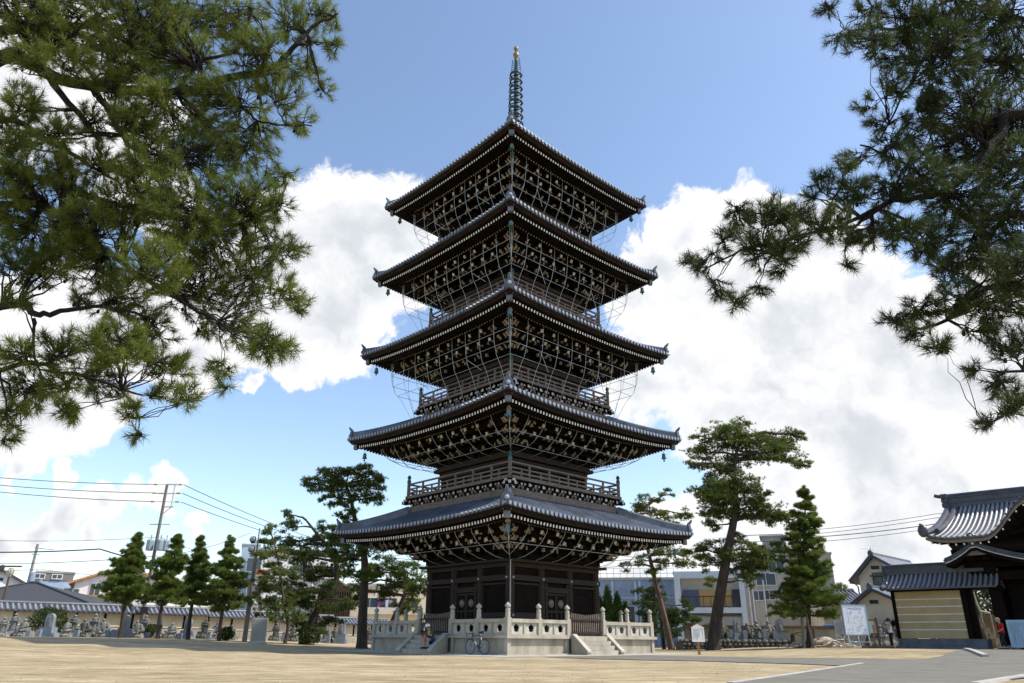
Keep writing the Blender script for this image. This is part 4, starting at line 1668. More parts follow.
# cream house by the gate
t, W_, ze_, za_, zb_ = gable_house('cream_gabled_house', 858, 904, 575, 557.5, 68, 9, CREAMW, TILE_D, 'cream two storey house with a dark tiled gable behind the gate wall', R(-45), over=0.7, ribs=SILVER_GLINT, apex_f=0.40)
windows(t, [(loc_x(887, 583, 68, t), loc_z(887, 582, 68, t), 2.2, 1.5, 0, 2)], frame=BROWNP)
m = MB()
z = loc_z(885, 576.5, 68, t)
m.b2(loc_x(872, 577, 68, t), loc_x(902, 577, 68, t), -0.5, 0, z, z + 0.12)
m.build('window_hood', BROWNP, t)
m = MB()
m.tube([(-W_ / 2 - 0.7, -0.2, ze_ - 0.35), (-W_ / 2 - 0.15, -0.15, ze_ - 0.9), (-W_ / 2 - 0.08, -0.1, 0)], 0.06, 6)
m.build('gutter_pipe', DARKM, t)
an = thing('tv_antenna', (t.location.x + loc_x(899, 560, 68, t), 73, t.location.z + za_ - 0.7), 0, 'thin white television aerial on the cream house roof', 'antenna')
m = MB()
m.tube([(0, 0, -0.6), (0, 0, 2.2)], 0.06, 5)
m.build('mast', ALU, an)
m = MB()
m.tube([(-0.9, 0, 2.1), (0.5, 0, 2.0)], 0.035, 5)
for i in range(6):
    m.tube([(-0.8 + i * 0.22, -0.3, 2.08 - i * 0.015), (-0.8 + i * 0.22, 0.3, 2.08 - i * 0.015)], 0.02, 4)
m.build('crossbar', ALU, an)
gable_house('cream_outbuilding', 858, 896, 602, 591, 64, 5, CREAMW, TILE_D, 'lower cream outbuilding with a small dark vent in its gable', R(-45), over=0.6, ribs=SILVER_GLINT, apex_f=0.42)
a, b_ = at(831, 604, 74), at(866, 604, 74)
t = thing('tiled_shed', ((a.x + b_.x) / 2, 74, zg(a.x, 74)), 0, 'long shed with pale striped roof tiles left of the cream house', 'shed')
m = MB()
w2 = (b_.x - a.x) / 2 + 0.5
hz = a.z - t.location.z
m.b2(-w2, w2, 1, 6, 0, hz)
m.build('wall', CREAMW, t)
m = MB()
rzz = loc_z(848, 591, 77, t)
tiled(m, (-w2 - 0.4, 0, hz), (w2, 0, hz), (-w2 - 0.4, 3.4, rzz), (w2, 3.4, rzz), 0.38, 0.1, 0.05, 4)
tiled(m, (w2, 6.8, hz), (-w2 - 0.4, 6.8, hz), (w2, 3.4, rzz), (-w2 - 0.4, 3.4, rzz), 0.38, 0.1, 0.05, 3)
m.tube([(-w2 - 0.5, 3.4, rzz + 0.08), (w2, 3.4, rzz + 0.08)], 0.2, 8, 2)
m.build('roof', [TILE_D, SILVER_GLINT2, TILE_D], t)

# parked car seen over the rear wall
p = at(836, 618, 66)
t = thing('parked_car', (p.x, 66, zg(p.x, 66)), R(8), 'blue car whose roof shows above the rear wall', 'car')
m = MB()
body = [(-2.0, 0.35), (2.0, 0.35), (2.05, 0.8), (1.75, 1.0), (1.0, 1.08), (-1.6, 1.1), (-2.05, 0.95)]
m.prism(body, lambda u, v, w_: Vector((u, w_ - 0.8, v)), 1.6)
m.build('body', mat('blue_car_paint', (0.05, 0.13, 0.30), 0.25, 0.1, 2, spec=0.6), t)
m = MB()
cab = [(-1.5, 1.09), (1.0, 1.07), (0.35, 1.55), (-0.9, 1.6)]
m.prism(cab, lambda u, v, w_: Vector((u, w_ - 0.72, v)), 1.44)
m.build('window_band', GLASS, t)
m = MB()
m.prism([(-0.95, 1.605), (0.4, 1.555), (0.3, 1.66), (-0.3, 1.75), (-0.8, 1.70)], lambda u, v, w_: Vector((u, w_ - 0.7, v)), 1.4)
m.build('car_roof', MATS['blue_car_paint'], t)
for x in (-1.25, 1.25):
    for y in (-0.8, 0.8):
        m = MB()
        m.lathe([(0.2, -0.09), (0.32, -0.09), (0.32, 0.09), (0.2, 0.09)], (x, y, 0.32), 16, 0, rot=Matrix.Rotation(R(90), 3, 'X'))
        m.build('wheel', DARKM, t)

# ------------------------------------------------------------------ gate and its wing wall
GA = R(-42)
gd = Vector((math.cos(GA), math.sin(GA), 0))
gn = Vector((math.sin(GA), -math.cos(GA), 0))       # outward (towards the court)
P0 = at(906, 649, 51)
zw0 = 0.30
t = thing('gate_wing_wall', (P0.x, P0.y, zw0), GA, 'ochre plaster wing wall with five white lines and a tiled top beside the gate', 'wall')
LW = 3.85
m = MB()       # battered plaster face (local x along, -y towards court)
m.prism([(-0.55, 0.62), (0.55, 0.62), (0.36, 3.45), (-0.36, 3.45)], lambda u, v, w_: Vector((w_, u, v)), LW)
m.build('plaster', CREAMW2, t)
m = MB()
for i in range(5):
    z = 1.10 + i * 0.46
    y = -0.55 + (z - 0.62) / 2.83 * 0.19
    m.b2(0.0, LW, y - 0.016, y + 0.03, z, z + 0.055)
m.build('white_line', WHITEP, t)
m = MB()
m.b2(-0.15, LW + 0.95, -0.75, 0.75, -0.2, 0.60)
m.b2(-0.3, LW + 0.6, -1.0, -0.75, -0.2, 0.16)
m.build('stone_base', mat('blue_grey_stone', (0.12, 0.13, 0.15), 0.8, 0.4, 2.0, 0.2, 20), t)
m = MB()
m.prism([(-0.58, 0.60), (0.58, 0.60), (0.40, 3.5), (-0.40, 3.5)], lambda u, v, w_: Vector((w_ - 0.22, u, v)), 0.215)
m.prism([(-0.58, 0.60), (0.58, 0.60), (0.40, 3.5), (-0.40, 3.5)], lambda u, v, w_: Vector((LW + 0.005 + w_, u, v)), 0.30)
m.b2(LW + 0.31, LW + 0.62, -0.2, 0.2, 0.60, 3.5)
m.b2(-0.4, LW + 2.2, -0.62, 0.62, 3.5, 3.66)
m.build('post', WOOD, t)
m = MB()
e0, e1 = -0.35, LW + 2.2
tiled(m, (e0, -1.25, 3.62), (e1, -1.25, 3.62), (e0 + 0.15, 0, 4.62), (e1, 0, 4.62), 0.29, 0.085, 0.22, 6)
tiled(m, (e1, 1.25, 3.62), (e0, 1.25, 3.62), (e1, 0, 4.62), (e0 + 0.15, 0, 4.62), 0.29, 0.085, 0.22, 4)
m.b2(e0 - 0.05, e1, -0.20, 0.20, 4.55, 4.98, 0)
m.b2(e0 - 0.08, e1, -0.26, 0.26, 4.985, 5.05, 0)
m.tube([(e0 - 0.12, 0, 5.10), (e1, 0, 5.10)], 0.12, 8, 0)
# verge tiles down the end
for sg in (-1, 1):
    pts = [(e0 - 0.02, sg * 1.32 * (1 - j / 6), 3.70 + 1.0 * j / 6 - 0.22 * 2 * (j / 6) * (1 - j / 6)) for j in range(7)]
    m.tube(pts, 0.12, 6, 0)
    m.ball((e0 - 0.06, sg * 1.36, 3.66), 0.19, 8, 5, 0)
m.prism([(-0.3, 4.45), (0.3, 4.45), (0.34, 4.75), (0.2, 5.15), (0, 5.3), (-0.2, 5.15), (-0.34, 4.75)], lambda u, v, w_: Vector((e0 - 0.2 + w_, u, v)), 0.14, 0)
m.build('tile_roof', [TILE_D, SILVER_GLINT], t)

# gate proper
S0 = P0 + gd * (LW + 1.55)
GDZ = -0.45
t = thing('temple_gate', (S0.x, S0.y, zw0), GA, 'large dark timber temple gate with silver tiled curved roofs at the right edge', 'gate')
for (x, y, w_) in ((0.35, -0.1, 0.62), (5.6, -0.1, 0.62), (0.35, 3.4, 0.5), (5.6, 3.4, 0.5)):
    m = MB()
    m.b2(x - w_ / 2, x + w_ / 2, y - w_ / 2, y + w_ / 2, 0.25, 5.1)
    po = m.build('pillar', WOOD, t)
    m = MB()
    m.b2(x - 0.5, x + 0.5, y - 0.5, y + 0.5, -0.1, 0.25)
    m.build('pillar_base', STONE, po)
m = MB()
m.b2(-0.8, 6.8, -0.33, 0.13, 4.0, 4.5)
m.b2(-0.8, 6.8, 3.2, 3.6, 4.0, 4.5)
m.b2(-1.0, 7.0, -0.4, 0.2, 4.75, 5.05)
m.b2(-1.0, 7.2, -1.0, 4.2, 5.15, 5.50)
m.b2(-1.3, 7.6, -1.7, 4.9, 5.503, 5.77)
for i in range(8):
    m.b2(-0.6 + i * 0.9, -0.2 + i * 0.9, -1.5, 4.6, 5.1, 5.45)
m.b2(0.6, 5.35, 3.25, 3.5, 0.3, 5.1)
m.b2(0.6, 5.35, 1.56, 1.72, 4.282, 5.14)
m.build('crossbeam', WOOD, t)
for x in (1.6, 4.35):
    m = MB()
    m.b2(0.62 if x < 3 else 3.0, 2.99 if x < 3 else 5.33, 1.55, 1.7, 0.3, 4.28)
    m.b2(0.7 if x < 3 else 3.1, 2.9 if x < 3 else 5.25, 1.50, 1.55, 2.0, 2.15)
    m.build('door_leaf', WOOD, t)
m = MB()
klift = lambda f, g: 2.1 * sstep(0.28, 0.52, f) * (1 - sstep(0.62, 0.86, f)) * (1 - g) ** 1.1 + 0.28 * max(0, (0.14 - f) / 0.14) ** 2 * (1 - g)
ea, eb = -2.4, 9.0
tiled(m, (ea, -2.5, 6.85), (eb, -2.5, 6.85), (ea + 0.9, 1.65, 9.35), (eb - 0.9, 1.65, 9.35), 0.30, 0.09, 0.75, 9, lift=klift)
tiled(m, (eb, 5.8, 6.85), (ea, 5.8, 6.85), (eb - 0.9, 1.65, 9.35), (ea + 0.9, 1.65, 9.35), 0.42, 0.125, 0.75, 6)
# verge ridges and ridge
for sg, y0 in ((-1, -2.5), (1, 5.8)):
    pts = []
    for j in range(8):
        g = j / 7
        pts.append((ea + 0.05 + 0.9 * g, y0 + (1.65 - y0) * g, 6.98 + 2.5 * g - 0.75 * 2 * g * (1 - g) + (0.28 * (1 - g) if sg < 0 else 0)))
    m.tube(pts, 0.2, 7, 0)
    m.tube([(p[0] + 0.45, p[1], p[2] + 0.02) for p in pts[1:]], 0.16, 7, 0)
    p = Vector(pts[0])
    m.ball(p + Vector((-0.08, -0.1, 0.12)), 0.34, 8, 6, 0, (0.9, 0.6, 1.2))
    m.tube([p + Vector((0, -0.1, 0.25)), p + Vector((-0.08, -0.2, 0.48)), p + Vector((-0.18, -0.24, 0.55))], [0.13, 0.11, 0.07], 6, 0)
m.b2(ea + 0.9, eb - 0.9, 1.42, 1.88, 9.25, 9.88, 0)
m.b2(ea + 0.75, eb - 0.75, 1.34, 1.96, 9.883, 9.96, 0)
m.b2(ea + 0.80, eb - 0.80, 1.36, 1.94, 9.54, 9.60, 0)
m.tube([(ea + 0.6, 1.65, 10.05), (eb - 0.6, 1.65, 10.05)], 0.15, 8, 0)
for z in (9.30, 9.62, 9.92):
    m.prism([(-0.42, 0), (0.42, 0), (0.36, 0.26), (-0.36, 0.26)], lambda u, v, w_: Vector((ea + 0.45 + w_ + (0.12 if z < 10 else 0), 1.65 + u, z + v)), 0.4, 0)
m.tube([(ea + 0.6, 1.65, 10.06), (ea + 0.35, 1.65, 10.1), (ea + 0.15, 1.65, 10.18)], 0.13, 6, 0)
ro = m.build('main_roof', [TILE_D, SILVER_GLINT2], t)
ro.location.z = GDZ
m = MB()       # soffit, fascia, rafters with pale ends
NS = 30
F0 = [ea + (eb - ea) * i / NS for i in range(NS + 1)]
ez = lambda x: 6.85 + klift((x - ea) / (eb - ea), 0)
m.grid([[(x, -2.44, ez(x) - 0.12) for x in F0], [(x, -2.44, ez(x) - 0.30) for x in F0]], 1)
m.grid([[(x, -2.40, ez(x) - 0.30) for x in F0], [(x, -0.2, 6.7 + 0.5 * (ez(x) - 6.85)) for x in F0], [(x, 1.65, 7.4) for x in F0], [(x, 5.6, 6.6) for x in F0]], 0)
m.grid([[(ea + 0.05 + 0.9 * g, -2.4 + 4.05 * g, 6.72 + 2.5 * g - 0.75 * 2 * g * (1 - g) + 0.25 * (1 - g)) for g in (0, .2, .4, .6, .8, 1)], [(ea + 0.6 + 0.9 * g, -2.4 + 4.05 * g, 6.52 + 1.2 * g) for g in (0, .2, .4, .6, .8, 1)]], 0)
for i in range(26):
    x = ea + 0.3 + i * 0.44
    if x < eb:
        m.beam((x, -2.36, ez(x) - 0.40), (x, -0.5, ez(x) - 0.18), 0.085, 0.11, 0, {'-x': 2})
m.build('eaves', [WOOD, mat('fascia_wood', (0.22, 0.17, 0.12), 0.7, 0.2, 3), WHITEP], ro)
# lower side roof with a curved gable towards the court
m = MB()
prof = []
for i in range(17):
    f = i / 16
    x = -1.75 + 4.9 * f
    s = (x + 0.05)
    if s < 0:
        z = 5.95 - 1.12 * (abs(s) / 1.7) ** 0.85 + 0.12 * (abs(s) / 1.7) ** 4
    else:
        z = 5.95 - 1.25 * (s / 3.2) ** 0.75 + 0.12 * (s / 3.2) ** 4
    prof.append((x, z))
y0, y1 = -1.9, 0.6
m.grid([[(x, y0, z) for x, z in prof], [(x, y1, z) for x, z in prof]], 0)
m.grid([[(x, y0, z) for x, z in prof], [(x, y0, z - 0.17) for x, z in prof]], 0)
m.grid([[(x, y0 + 0.04, z - 0.175) for x, z in prof], [(x, y0 + 0.04, z - 0.22) for x, z in prof]], 2)
m.grid([[(x, y0 + 0.06, z - 0.22) for x, z in prof], [(x, y0 + 0.06, z - 0.42) for x, z in prof]], 1)
m.grid([[(x, y0 + 0.1, z - 0.40) for x, z in prof], [(x, y1, z - 0.40) for x, z in prof]], 1)
m.tube([(x, y0 + 0.05, z + 0.03) for x, z in prof], 0.10, 6, 0)
m.tube([(x, y0 + 0.45, z + 0.03) for x, z in prof], 0.10, 6, 0)
for i in range(0, 17):
    m.ball((prof[i][0], y0 - 0.03, prof[i][1] - 0.03), 0.085, 6, 4, 0)
m.tube([(-0.05, y0 - 0.1, 6.1), (-0.05, y1, 6.1)], 0.17, 8, 0)
m.ball((-0.05, y0 - 0.1, 6.12), 0.33, 8, 6, 0, (1, 0.4, 1.1))
lo = m.build('side_roof', [TILE_D, WOOD, WHITEP], t)
M_ = Matrix.Translation((S0.x, S0.y, zw0)) @ Matrix.Rotation(GA, 4, 'Z')
yy_ = 44.0
while (M_.inverted() @ at(972, 541.5, yy_)).y < -2.2:
    yy_ += 0.05
ap_ = M_.inverted() @ at(972, 541.5, yy_)
lo.location = (ap_.x + 0.05, ap_.y - y0, ap_.z - 5.95)
m = MB()
m.prism([(-0.5, 5.15), (0.5, 5.15), (0.75, 5.25), (0.35, 5.42), (0, 5.6), (-0.35, 5.42), (-0.75, 5.25)], lambda u, v, w_: Vector((u - 0.05, y0 + 0.12 + w_, v)), 0.08)
m.build('gable_carving', WOODG, lo)
m = MB()
m.b2(0.9, 3.6, 0.8, 0.9, 0.0, 4.3)
m.build('inner_wall', WOOD, t)

# blue notice board leaning in the gateway
p = at(1023, 648, 46.0)
t = thing('blue_notice_board', (p.x, p.y, 0.34), GA + R(4), 'pale blue notice board with columns of writing standing in the dark gateway', 'notice board')
m = MB()
m.b2(-0.55, 0.55, -0.03, 0.03, 0.1, 1.62)
m.build('board', mat('pale_blue_board', (0.42, 0.56, 0.68), 0.6, 0.08, 2), t)
INK = mat('grey_ink', (0.12, 0.14, 0.20), 0.8, 0.2, 3)


def scribble(mb, x0, x1, z0, z1, y, cols, seed, horiz=False, w_=0.035):
    """columns of small strokes that read as lettering"""
    rr = random.Random(seed)
    for c in range(cols):
        if horiz:
            z = z1 - (c + 0.5) * (z1 - z0) / cols
            x = x0
            while x < x1 - 0.02:
                l = rr.uniform(0.5, 1.0) * w_
                mb.b2(x, x + l, y - 0.003, y, z - w_ * rr.uniform(0.2, 0.5), z + w_ * rr.uniform(0.2, 0.5))
                x += l + w_ * rr.uniform(0.3, 0.6)
                if rr.random() < 0.06:
                    break
        else:
            x = x0 + (c + 0.5) * (x1 - x0) / cols
            z = z1
            while z > z0 + 0.02:
                l = rr.uniform(0.5, 1.0) * w_
                mb.b2(x - w_ * rr.uniform(0.2, 0.5), x + w_ * rr.uniform(0.2, 0.5), y - 0.003, y, z - l, z)
                z -= l + w_ * rr.uniform(0.3, 0.6)
                if rr.random() < 0.04:
                    break


m = MB()
scribble(m, -0.45, 0.45, 0.2, 1.5, -0.031, 11, 5)
m.build('lettering', INK, t)
m = MB()
for x in (-0.5, 0.5):
    m.b2(x - 0.03, x + 0.03, 0.031, 0.09, -0.05, 1.6)
m.build('support', DARKM, t)

# stone stair with stepped white cheek behind the side opening
p = at(986, 648, 53)
t = thing('stone_stair', (p.x, p.y, 0.3), R(-20), 'stone steps with a stepped white edge seen through the opening beside the gate', 'stairs')
m = MB()
for i in range(6):
    m.b2(-1.6, 0.3 + 0.0, 0.28 * i, 0.28 * (i + 1), 0, 0.26 * (i + 1))
m.build('treads', mat('shaded_brown_stone', (0.16, 0.125, 0.075), 0.9, 0.25, 2), t)
for i in range(6):
    m = MB()
    m.b2(0.86 - i * 0.22, 1.14 - i * 0.22, -0.10, 0.25 + 0.2, 0.0 + 0.32 * i, 0.38 + 0.32 * i)
    m.build('stepped_edge', STONE_L, t)
m = MB()
m.b2(-1.6, 2.2, 2.2, 2.5, 0, 2.2)
m.build('back_wall', mat('shade_brown_wall', (0.20, 0.155, 0.085), 0.9, 0.2, 1.5), t)  # colour browned and darkened to put the wall in shade
m = MB()
p = at(973, 592, 54)
q_ = at(980, 611, 54)
r_ = at(990, 613, 54)
m.tube([p, p.lerp(q_, 0.5) + Vector((-0.05, 0, 0)), q_, r_], 0.075, 8)
m.tube([q_, Vector((q_.x + 0.1, q_.y, 0.4))], 0.05, 6)
m.tube([r_, Vector((r_.x, r_.y, 0.4))], 0.05, 6)
o = m.build('white_handrail', STONE_L)
tag(o, 'bent white stone rail beyond the opening beside the gate', 'handrail')
# ------------------------------------------------------------------ stone statues
def statue_meshes():
    out = {}
    rr = random.Random(21)

    def rough(mb, c, r, s, n=5):
        mb.ball(c, r, 8, 6, 0, s)
    # standing robed figure
    m = MB()
    m.lathe([(0.30, 0), (0.32, 0.15), (0.27, 0.5), (0.24, 0.85), (0.26, 1.1), (0.25, 1.22), (0.13, 1.33), (0.07, 1.38)], (0, 0, 0), 12, 0, 1.0, 0.75)
    m.ball((0, -0.02, 1.50), 0.135, 10, 7, 0, (0.92, 1.0, 1.2))
    for sg in (-1, 1):
        m.tube([(sg * 0.24, 0, 1.2), (sg * 0.31, -0.05, 0.95), (sg * 0.16, -0.22, 0.86), (sg * 0.02, -0.25, 0.92)], [0.085, 0.09, 0.075, 0.05], 7)
        m.tube([(sg * 0.3, -0.05, 0.95), (sg * 0.28, -0.08, 0.5)], [0.10, 0.05], 6)
        m.ball((sg * 0.125, 0, 1.49), 0.03, 6, 4, 0, (0.6, 1, 1.6))
    m.ball((0, -0.15, 1.49), 0.03, 6, 4)
    m.tube([(0.30, -0.16, 0.05), (0.30, -0.16, 1.75)], 0.022, 6)
    out['standing'] = m
    # seated figure
    m = MB()
    m.lathe([(0.34, 0), (0.42, 0.08), (0.40, 0.25), (0.30, 0.45), (0.27, 0.70), (0.25, 0.84), (0.12, 0.94), (0.07, 0.98)], (0, 0, 0), 12, 0, 1.0, 0.8)
    m.ball((0, -0.03, 1.10), 0.14, 10, 7, 0, (0.92, 1.0, 1.2))
    for sg in (-1, 1):
        m.tube([(sg * 0.15, 0.0, 0.22), (sg * 0.40, -0.22, 0.22), (sg * 0.12, -0.40, 0.14)], [0.15, 0.14, 0.10], 8)
        m.tube([(sg * 0.24, 0, 0.82), (sg * 0.34, -0.06, 0.55), (sg * 0.10, -0.30, 0.42)], [0.09, 0.09, 0.06], 7)
        m.ball((sg * 0.13, 0, 1.09), 0.03, 6, 4, 0, (0.6, 1, 1.7))
    m.ball((0, -0.17, 1.09), 0.03, 6, 4)
    out['seated'] = m
    # figure leaning on a rock
    m = MB()
    m.ball((0.12, 0.1, 0.35), 0.5, 9, 6, 0, (0.8, 0.6, 0.75))
    m.lathe([(0.30, 0.2), (0.30, 0.45), (0.25, 0.75), (0.25, 0.95), (0.12, 1.06), (0.07, 1.1)], (-0.05, -0.12, 0), 12, 0, 1.0, 0.75)
    m.ball((-0.09, -0.15, 1.22), 0.135, 10, 7, 0, (0.92, 1.0, 1.2))
    m.tube([(0.2, -0.1, 0.95), (0.36, -0.12, 0.72), (0.30, -0.28, 0.62)], [0.09, 0.085, 0.06], 7)
    m.tube([(-0.28, -0.1, 0.95), (-0.36, -0.2, 0.65), (-0.18, -0.34, 0.55)], [0.09, 0.085, 0.06], 7)
    m.tube([(0.05, -0.2, 0.35), (0.2, -0.45, 0.40), (0.18, -0.45, 0.02)], [0.13, 0.12, 0.08], 7)
    m.tube([(-0.2, -0.2, 0.3), (-0.26, -0.45, 0.35), (-0.26, -0.45, 0.02)], [0.13, 0.12, 0.08], 7)
    out['resting'] = m
    return out


SM = statue_meshes()
PEDM = MB()
PEDM.prism([(-0.5, 0), (0.5, 0), (0.46, 0.22), (0.40, 0.40), (-0.42, 0.42), (-0.48, 0.2)], lambda u, v, w_: Vector((u, w_ - 0.38, v)), 0.76)
PEDM.ball((0.1, -0.3, 0.1), 0.35, 7, 5, 0, (1.2, 0.6, 0.6))
PEDM.ball((-0.3, -0.25, 0.1), 0.3, 7, 5, 0, (1.0, 0.7, 0.7))
STAT = {}


def statue(kind, x, y_top, Y, rz, label, mm=STATUE, base_z=None, ped=0.30, grp='stone statues along the left wall'):
    p = at(x, 636, Y)
    zb_ = zg(p.x, Y) if base_z is None else base_z
    H_ = max(0.7, at(x, y_top, Y).z - zb_)
    t = thing('stone_statue', (p.x, Y, zb_), rz, label, 'statue', grp)
    hk = {'standing': 1.68, 'seated': 1.28, 'resting': 1.40}[kind]
    ph = ped * H_
    key = (kind, mm.name)
    if key not in STAT:
        f = SM[kind].build('figure', mm, t, smooth=True)
        g = PEDM.build('rock_base', mm, t)
        STAT[key] = (f, g)
    else:
        f, g = [o.copy() for o in STAT[key]]
        for o in (f, g):
            COL.objects.link(o)
            o.parent = t
    s = (H_ - ph) / hk
    sx = max(s, 0.85) * 1.08
    f.scale = (sx, sx, s)
    f.location = (0, 0, ph * 0.96)
    g.scale = (sx * 1.05, sx * 1.05, ph / 0.42)
    return t


STELE_M = mat('blue_grey_granite', (0.20, 0.225, 0.26), 0.8, 0.15, 4.0, 0.1, 40)


def stele(x, y_top, Y, w_px, label, base_z=None, grp='pale stone monuments with inscribed backs'):
    p = at(x, 636, Y)
    zb_ = zg(p.x, Y) if base_z is None else base_z
    H_ = at(x, y_top, Y).z - zb_
    t = thing('stone_monument', (p.x, Y, zb_), R(random.Random(int(x)).uniform(-8, 8)), label, 'monument', grp)
    w_ = w_px * 0.00128 * Y / 2
    m = MB()
    m.b2(-w_ * 1.5, w_ * 1.5, -0.45, 0.45, 0, H_ * 0.18)
    m.b2(-w_ * 1.15, w_ * 1.15, -0.34, 0.34, H_ * 0.18, H_ * 0.40)
    m.build('pedestal', STELE_M, t)
    m = MB()
    pts = [(-w_ * 0.72, H_ * 0.40), (w_ * 0.72, H_ * 0.40)] + [(w_ * 0.74 * math.cos(th), H_ * (0.80 + 0.20 * math.sin(th))) for th in [PI * i / 10 for i in range(11)]]
    m.prism(pts, lambda u, v, w2: Vector((u, w2 - 0.16, v)), 0.30)
    m.build('tablet', STELE_M, t)
    m = MB()       # carved relief figure
    zc_ = H_ * 0.62
    m.ball((0, -0.17, zc_ + H_ * 0.19), w_ * 0.24, 8, 6, 0, (1, 0.5, 1.15))
    m.lathe([(w_ * 0.52, zc_ - H_ * 0.18), (w_ * 0.46, zc_ - H_ * 0.02), (w_ * 0.30, zc_ + H_ * 0.10), (w_ * 0.10, zc_ + H_ * 0.14)], (0, -0.16, 0), 10, 0, 1, 0.25)
    m.build('relief', STATUE, t)
    return t


LS = [
    ('standing', 1, 616.5, 54.5, 10, 'grey standing statue cut by the left edge of the photo', STATUE, .25),
    ('standing', 11, 612.5, 55.5, 10, 'tall statue on a rock, second from the left edge', STATUE, .32),
    ('seated', 22, 618, 55.0, -12, 'hunched seated statue just left of the big round bush', STATUE, .25),
    ('seated', 64, 618.5, 56.5, 15, 'broad seated statue just right of the tall monument by the big bush', STATUE, .25),
    ('standing', 71.5, 614, 57.5, 0, 'slim standing statue behind the broad seated statue', STATUE, .28),
    ('resting', 84, 618.5, 57.5, -10, 'dark resting statue in the middle of the left group', STATUE_D, .25),
    ('standing', 92, 613, 58.5, 15, 'tallest standing statue before the dark wall timber left of the leftmost pine', STATUE, .28),
    ('resting', 102.5, 618, 58.0, 8, 'blue grey resting statue just left of the leftmost pine trunk', STATUE, .25),
    ('resting', 137, 620, 60.0, 0, 'knobbly pale statue left of the little round shrub', STATUE, .25),
    ('standing', 143, 614.5, 61.0, -10, 'upright statue behind the little round shrub', STATUE, .3),
    ('standing', 157, 616.5, 61.0, 20, 'standing statue half hidden by the second pine trunk', STATUE, .25),
    ('seated', 171, 622.5, 61.0, 0, 'small pale seated statue between the second and third pine trunks', STATUE, .3),
    ('standing', 204, 618, 63.5, -5, 'dark standing statue between the third and fourth pine trunks', STATUE_D, .35),
    ('resting', 217, 622, 63.5, 12, 'leaning statue touching the fourth pine trunk', STATUE_D, .3),
    ('seated', 231, 624.5, 64.5, 0, 'shaded seated statue left of the floodlight pole', STATUE_D, .3),
    ('standing', 275.5, 622.5, 68.5, 0, 'dark standing statue right of the white cabinet', STATUE_D, .3),
    ('seated', 293, 624, 70.0, 0, 'seated statue in deep shade behind the slim bent pine trunk', STATUE_D, .3),
    ('standing', 325.5, 623, 71.5, 5, 'weathered standing statue right of the leaning pine', STATUE, .25),
    ('resting', 335.5, 627, 72.0, 0, 'short dark statue between the weathered statue and the rightmost left monument', STATUE_D, .25),
    ('standing', 369, 627, 74.0, 0, 'dark statue between the thick pine trunk and the platform corner', STATUE_D, .3),
]
for kind, x, yt, Y, rz, lab, mm, pd in LS:
    statue(kind, x, yt, Y, R(rz), lab, mm, None, pd)
for x, yt, Y, w_, lab in ((47, 613.3, 54.5, 11, 'tall pale monument in front of the big round bush'), (123.5, 615, 57.5, 9, 'pale monument just right of the leftmost pine trunk'),
                          (186.5, 618, 61, 9, 'pale monument beside the third pine trunk'), (341, 620.5, 71, 9, 'pale monument left of the thick pine trunk')):
    stele(x, yt, Y, w_, lab, None, 'pale stone monuments among the left statues')
TZ = 0.62
RS = [('resting', 723.5, 621, 59.4, 5, 'dark resting statue just right of the big pine trunk', STATUE_D, .22), ('resting', 748.5, 622.5, 59.4, -8, 'low huddled statue right of the first monument on the terrace', STATUE_D, .2),
      ('standing', 757.5, 620, 59.8, 10, 'draped standing statue in the middle of the terrace', STATUE, .2), ('resting', 769.5, 620, 59.4, 0, 'pale resting statue left of the second monument on the terrace', STATUE, .2)]
for kind, x, yt, Y, rz, lab, mm, pd in RS:
    statue(kind, x, yt, Y, R(rz), lab, mm, TZ, pd, 'stone statues on the rubble terrace')
stele(738, 619, 59.4, 9, 'first pale monument on the rubble terrace, right of the big pine', TZ, 'pale stone monuments on the rubble terrace')
stele(780.5, 618.5, 59.4, 9, 'second pale monument at the right end of the rubble terrace', TZ, 'pale stone monuments on the rubble terrace')
for kind, x, yt, Y, rz, lab, mm in (('standing', 872, 623, 57, 0, 'dark statue between the map board and the brown frame board', STATUE_D), ('seated', 881, 624, 57, 0, 'pale rough statue just right of the brown frame board', STATUE),
                                   ('standing', 888, 618, 57, 0, 'tall rough statue behind the visitor in the white vest', STATUE), ('standing', 899, 622, 57, 0, 'dark statue against the end of the wing wall', STATUE_D)):
    statue(kind, x, yt, Y, R(rz), lab, mm, None, .4, 'stone statues beside the gate wall')
# small donor posts
proto = None
for i, (x, yt, Y) in enumerate(((28, 630.5, 53.5), (38, 629, 53.5), (76, 630, 55), (108, 631, 56), (113, 629.5, 56), (147, 632, 58), (180, 633, 59), (209, 633.5, 61.5), (284, 632, 66), (318.5, 633.5, 69), (328.5, 633.5, 70), (344, 633.5, 70),
                                (718, 629, 59.2), (731, 629.5, 59.2), (745, 630, 59.0), (765, 629, 59.0), (775, 631, 59.0))):
    p = at(x, 636, Y)
    z = zg(p.x, Y) if x < 500 else TZ
    H_ = max(0.35, at(x, yt, Y).z - z)
    if proto is None:
        m = MB()
        m.b2(-0.16, 0.16, -0.13, 0.13, 0, 0.9)
        m.prism([(-0.16, 0.9), (0.16, 0.9), (0.10, 1.0), (-0.10, 1.0)], lambda u, v, w_: Vector((u, w_ - 0.09, v)), 0.18)
        proto = m.build('donor_stone', STELE_M)
        o = proto
    else:
        o = proto.copy()
        COL.objects.link(o)
    o.location = (p.x, Y, z)
    o.scale = (1, 1, H_)
    tag(o, 'short square grey donor stone at the foot of the statues', 'stone post', 'donor stones among the statues')

# ------------------------------------------------------------------ utility poles and wires
CONCP = mat('pole_concrete', (0.23, 0.215, 0.20), 0.85, 0.12, 2)


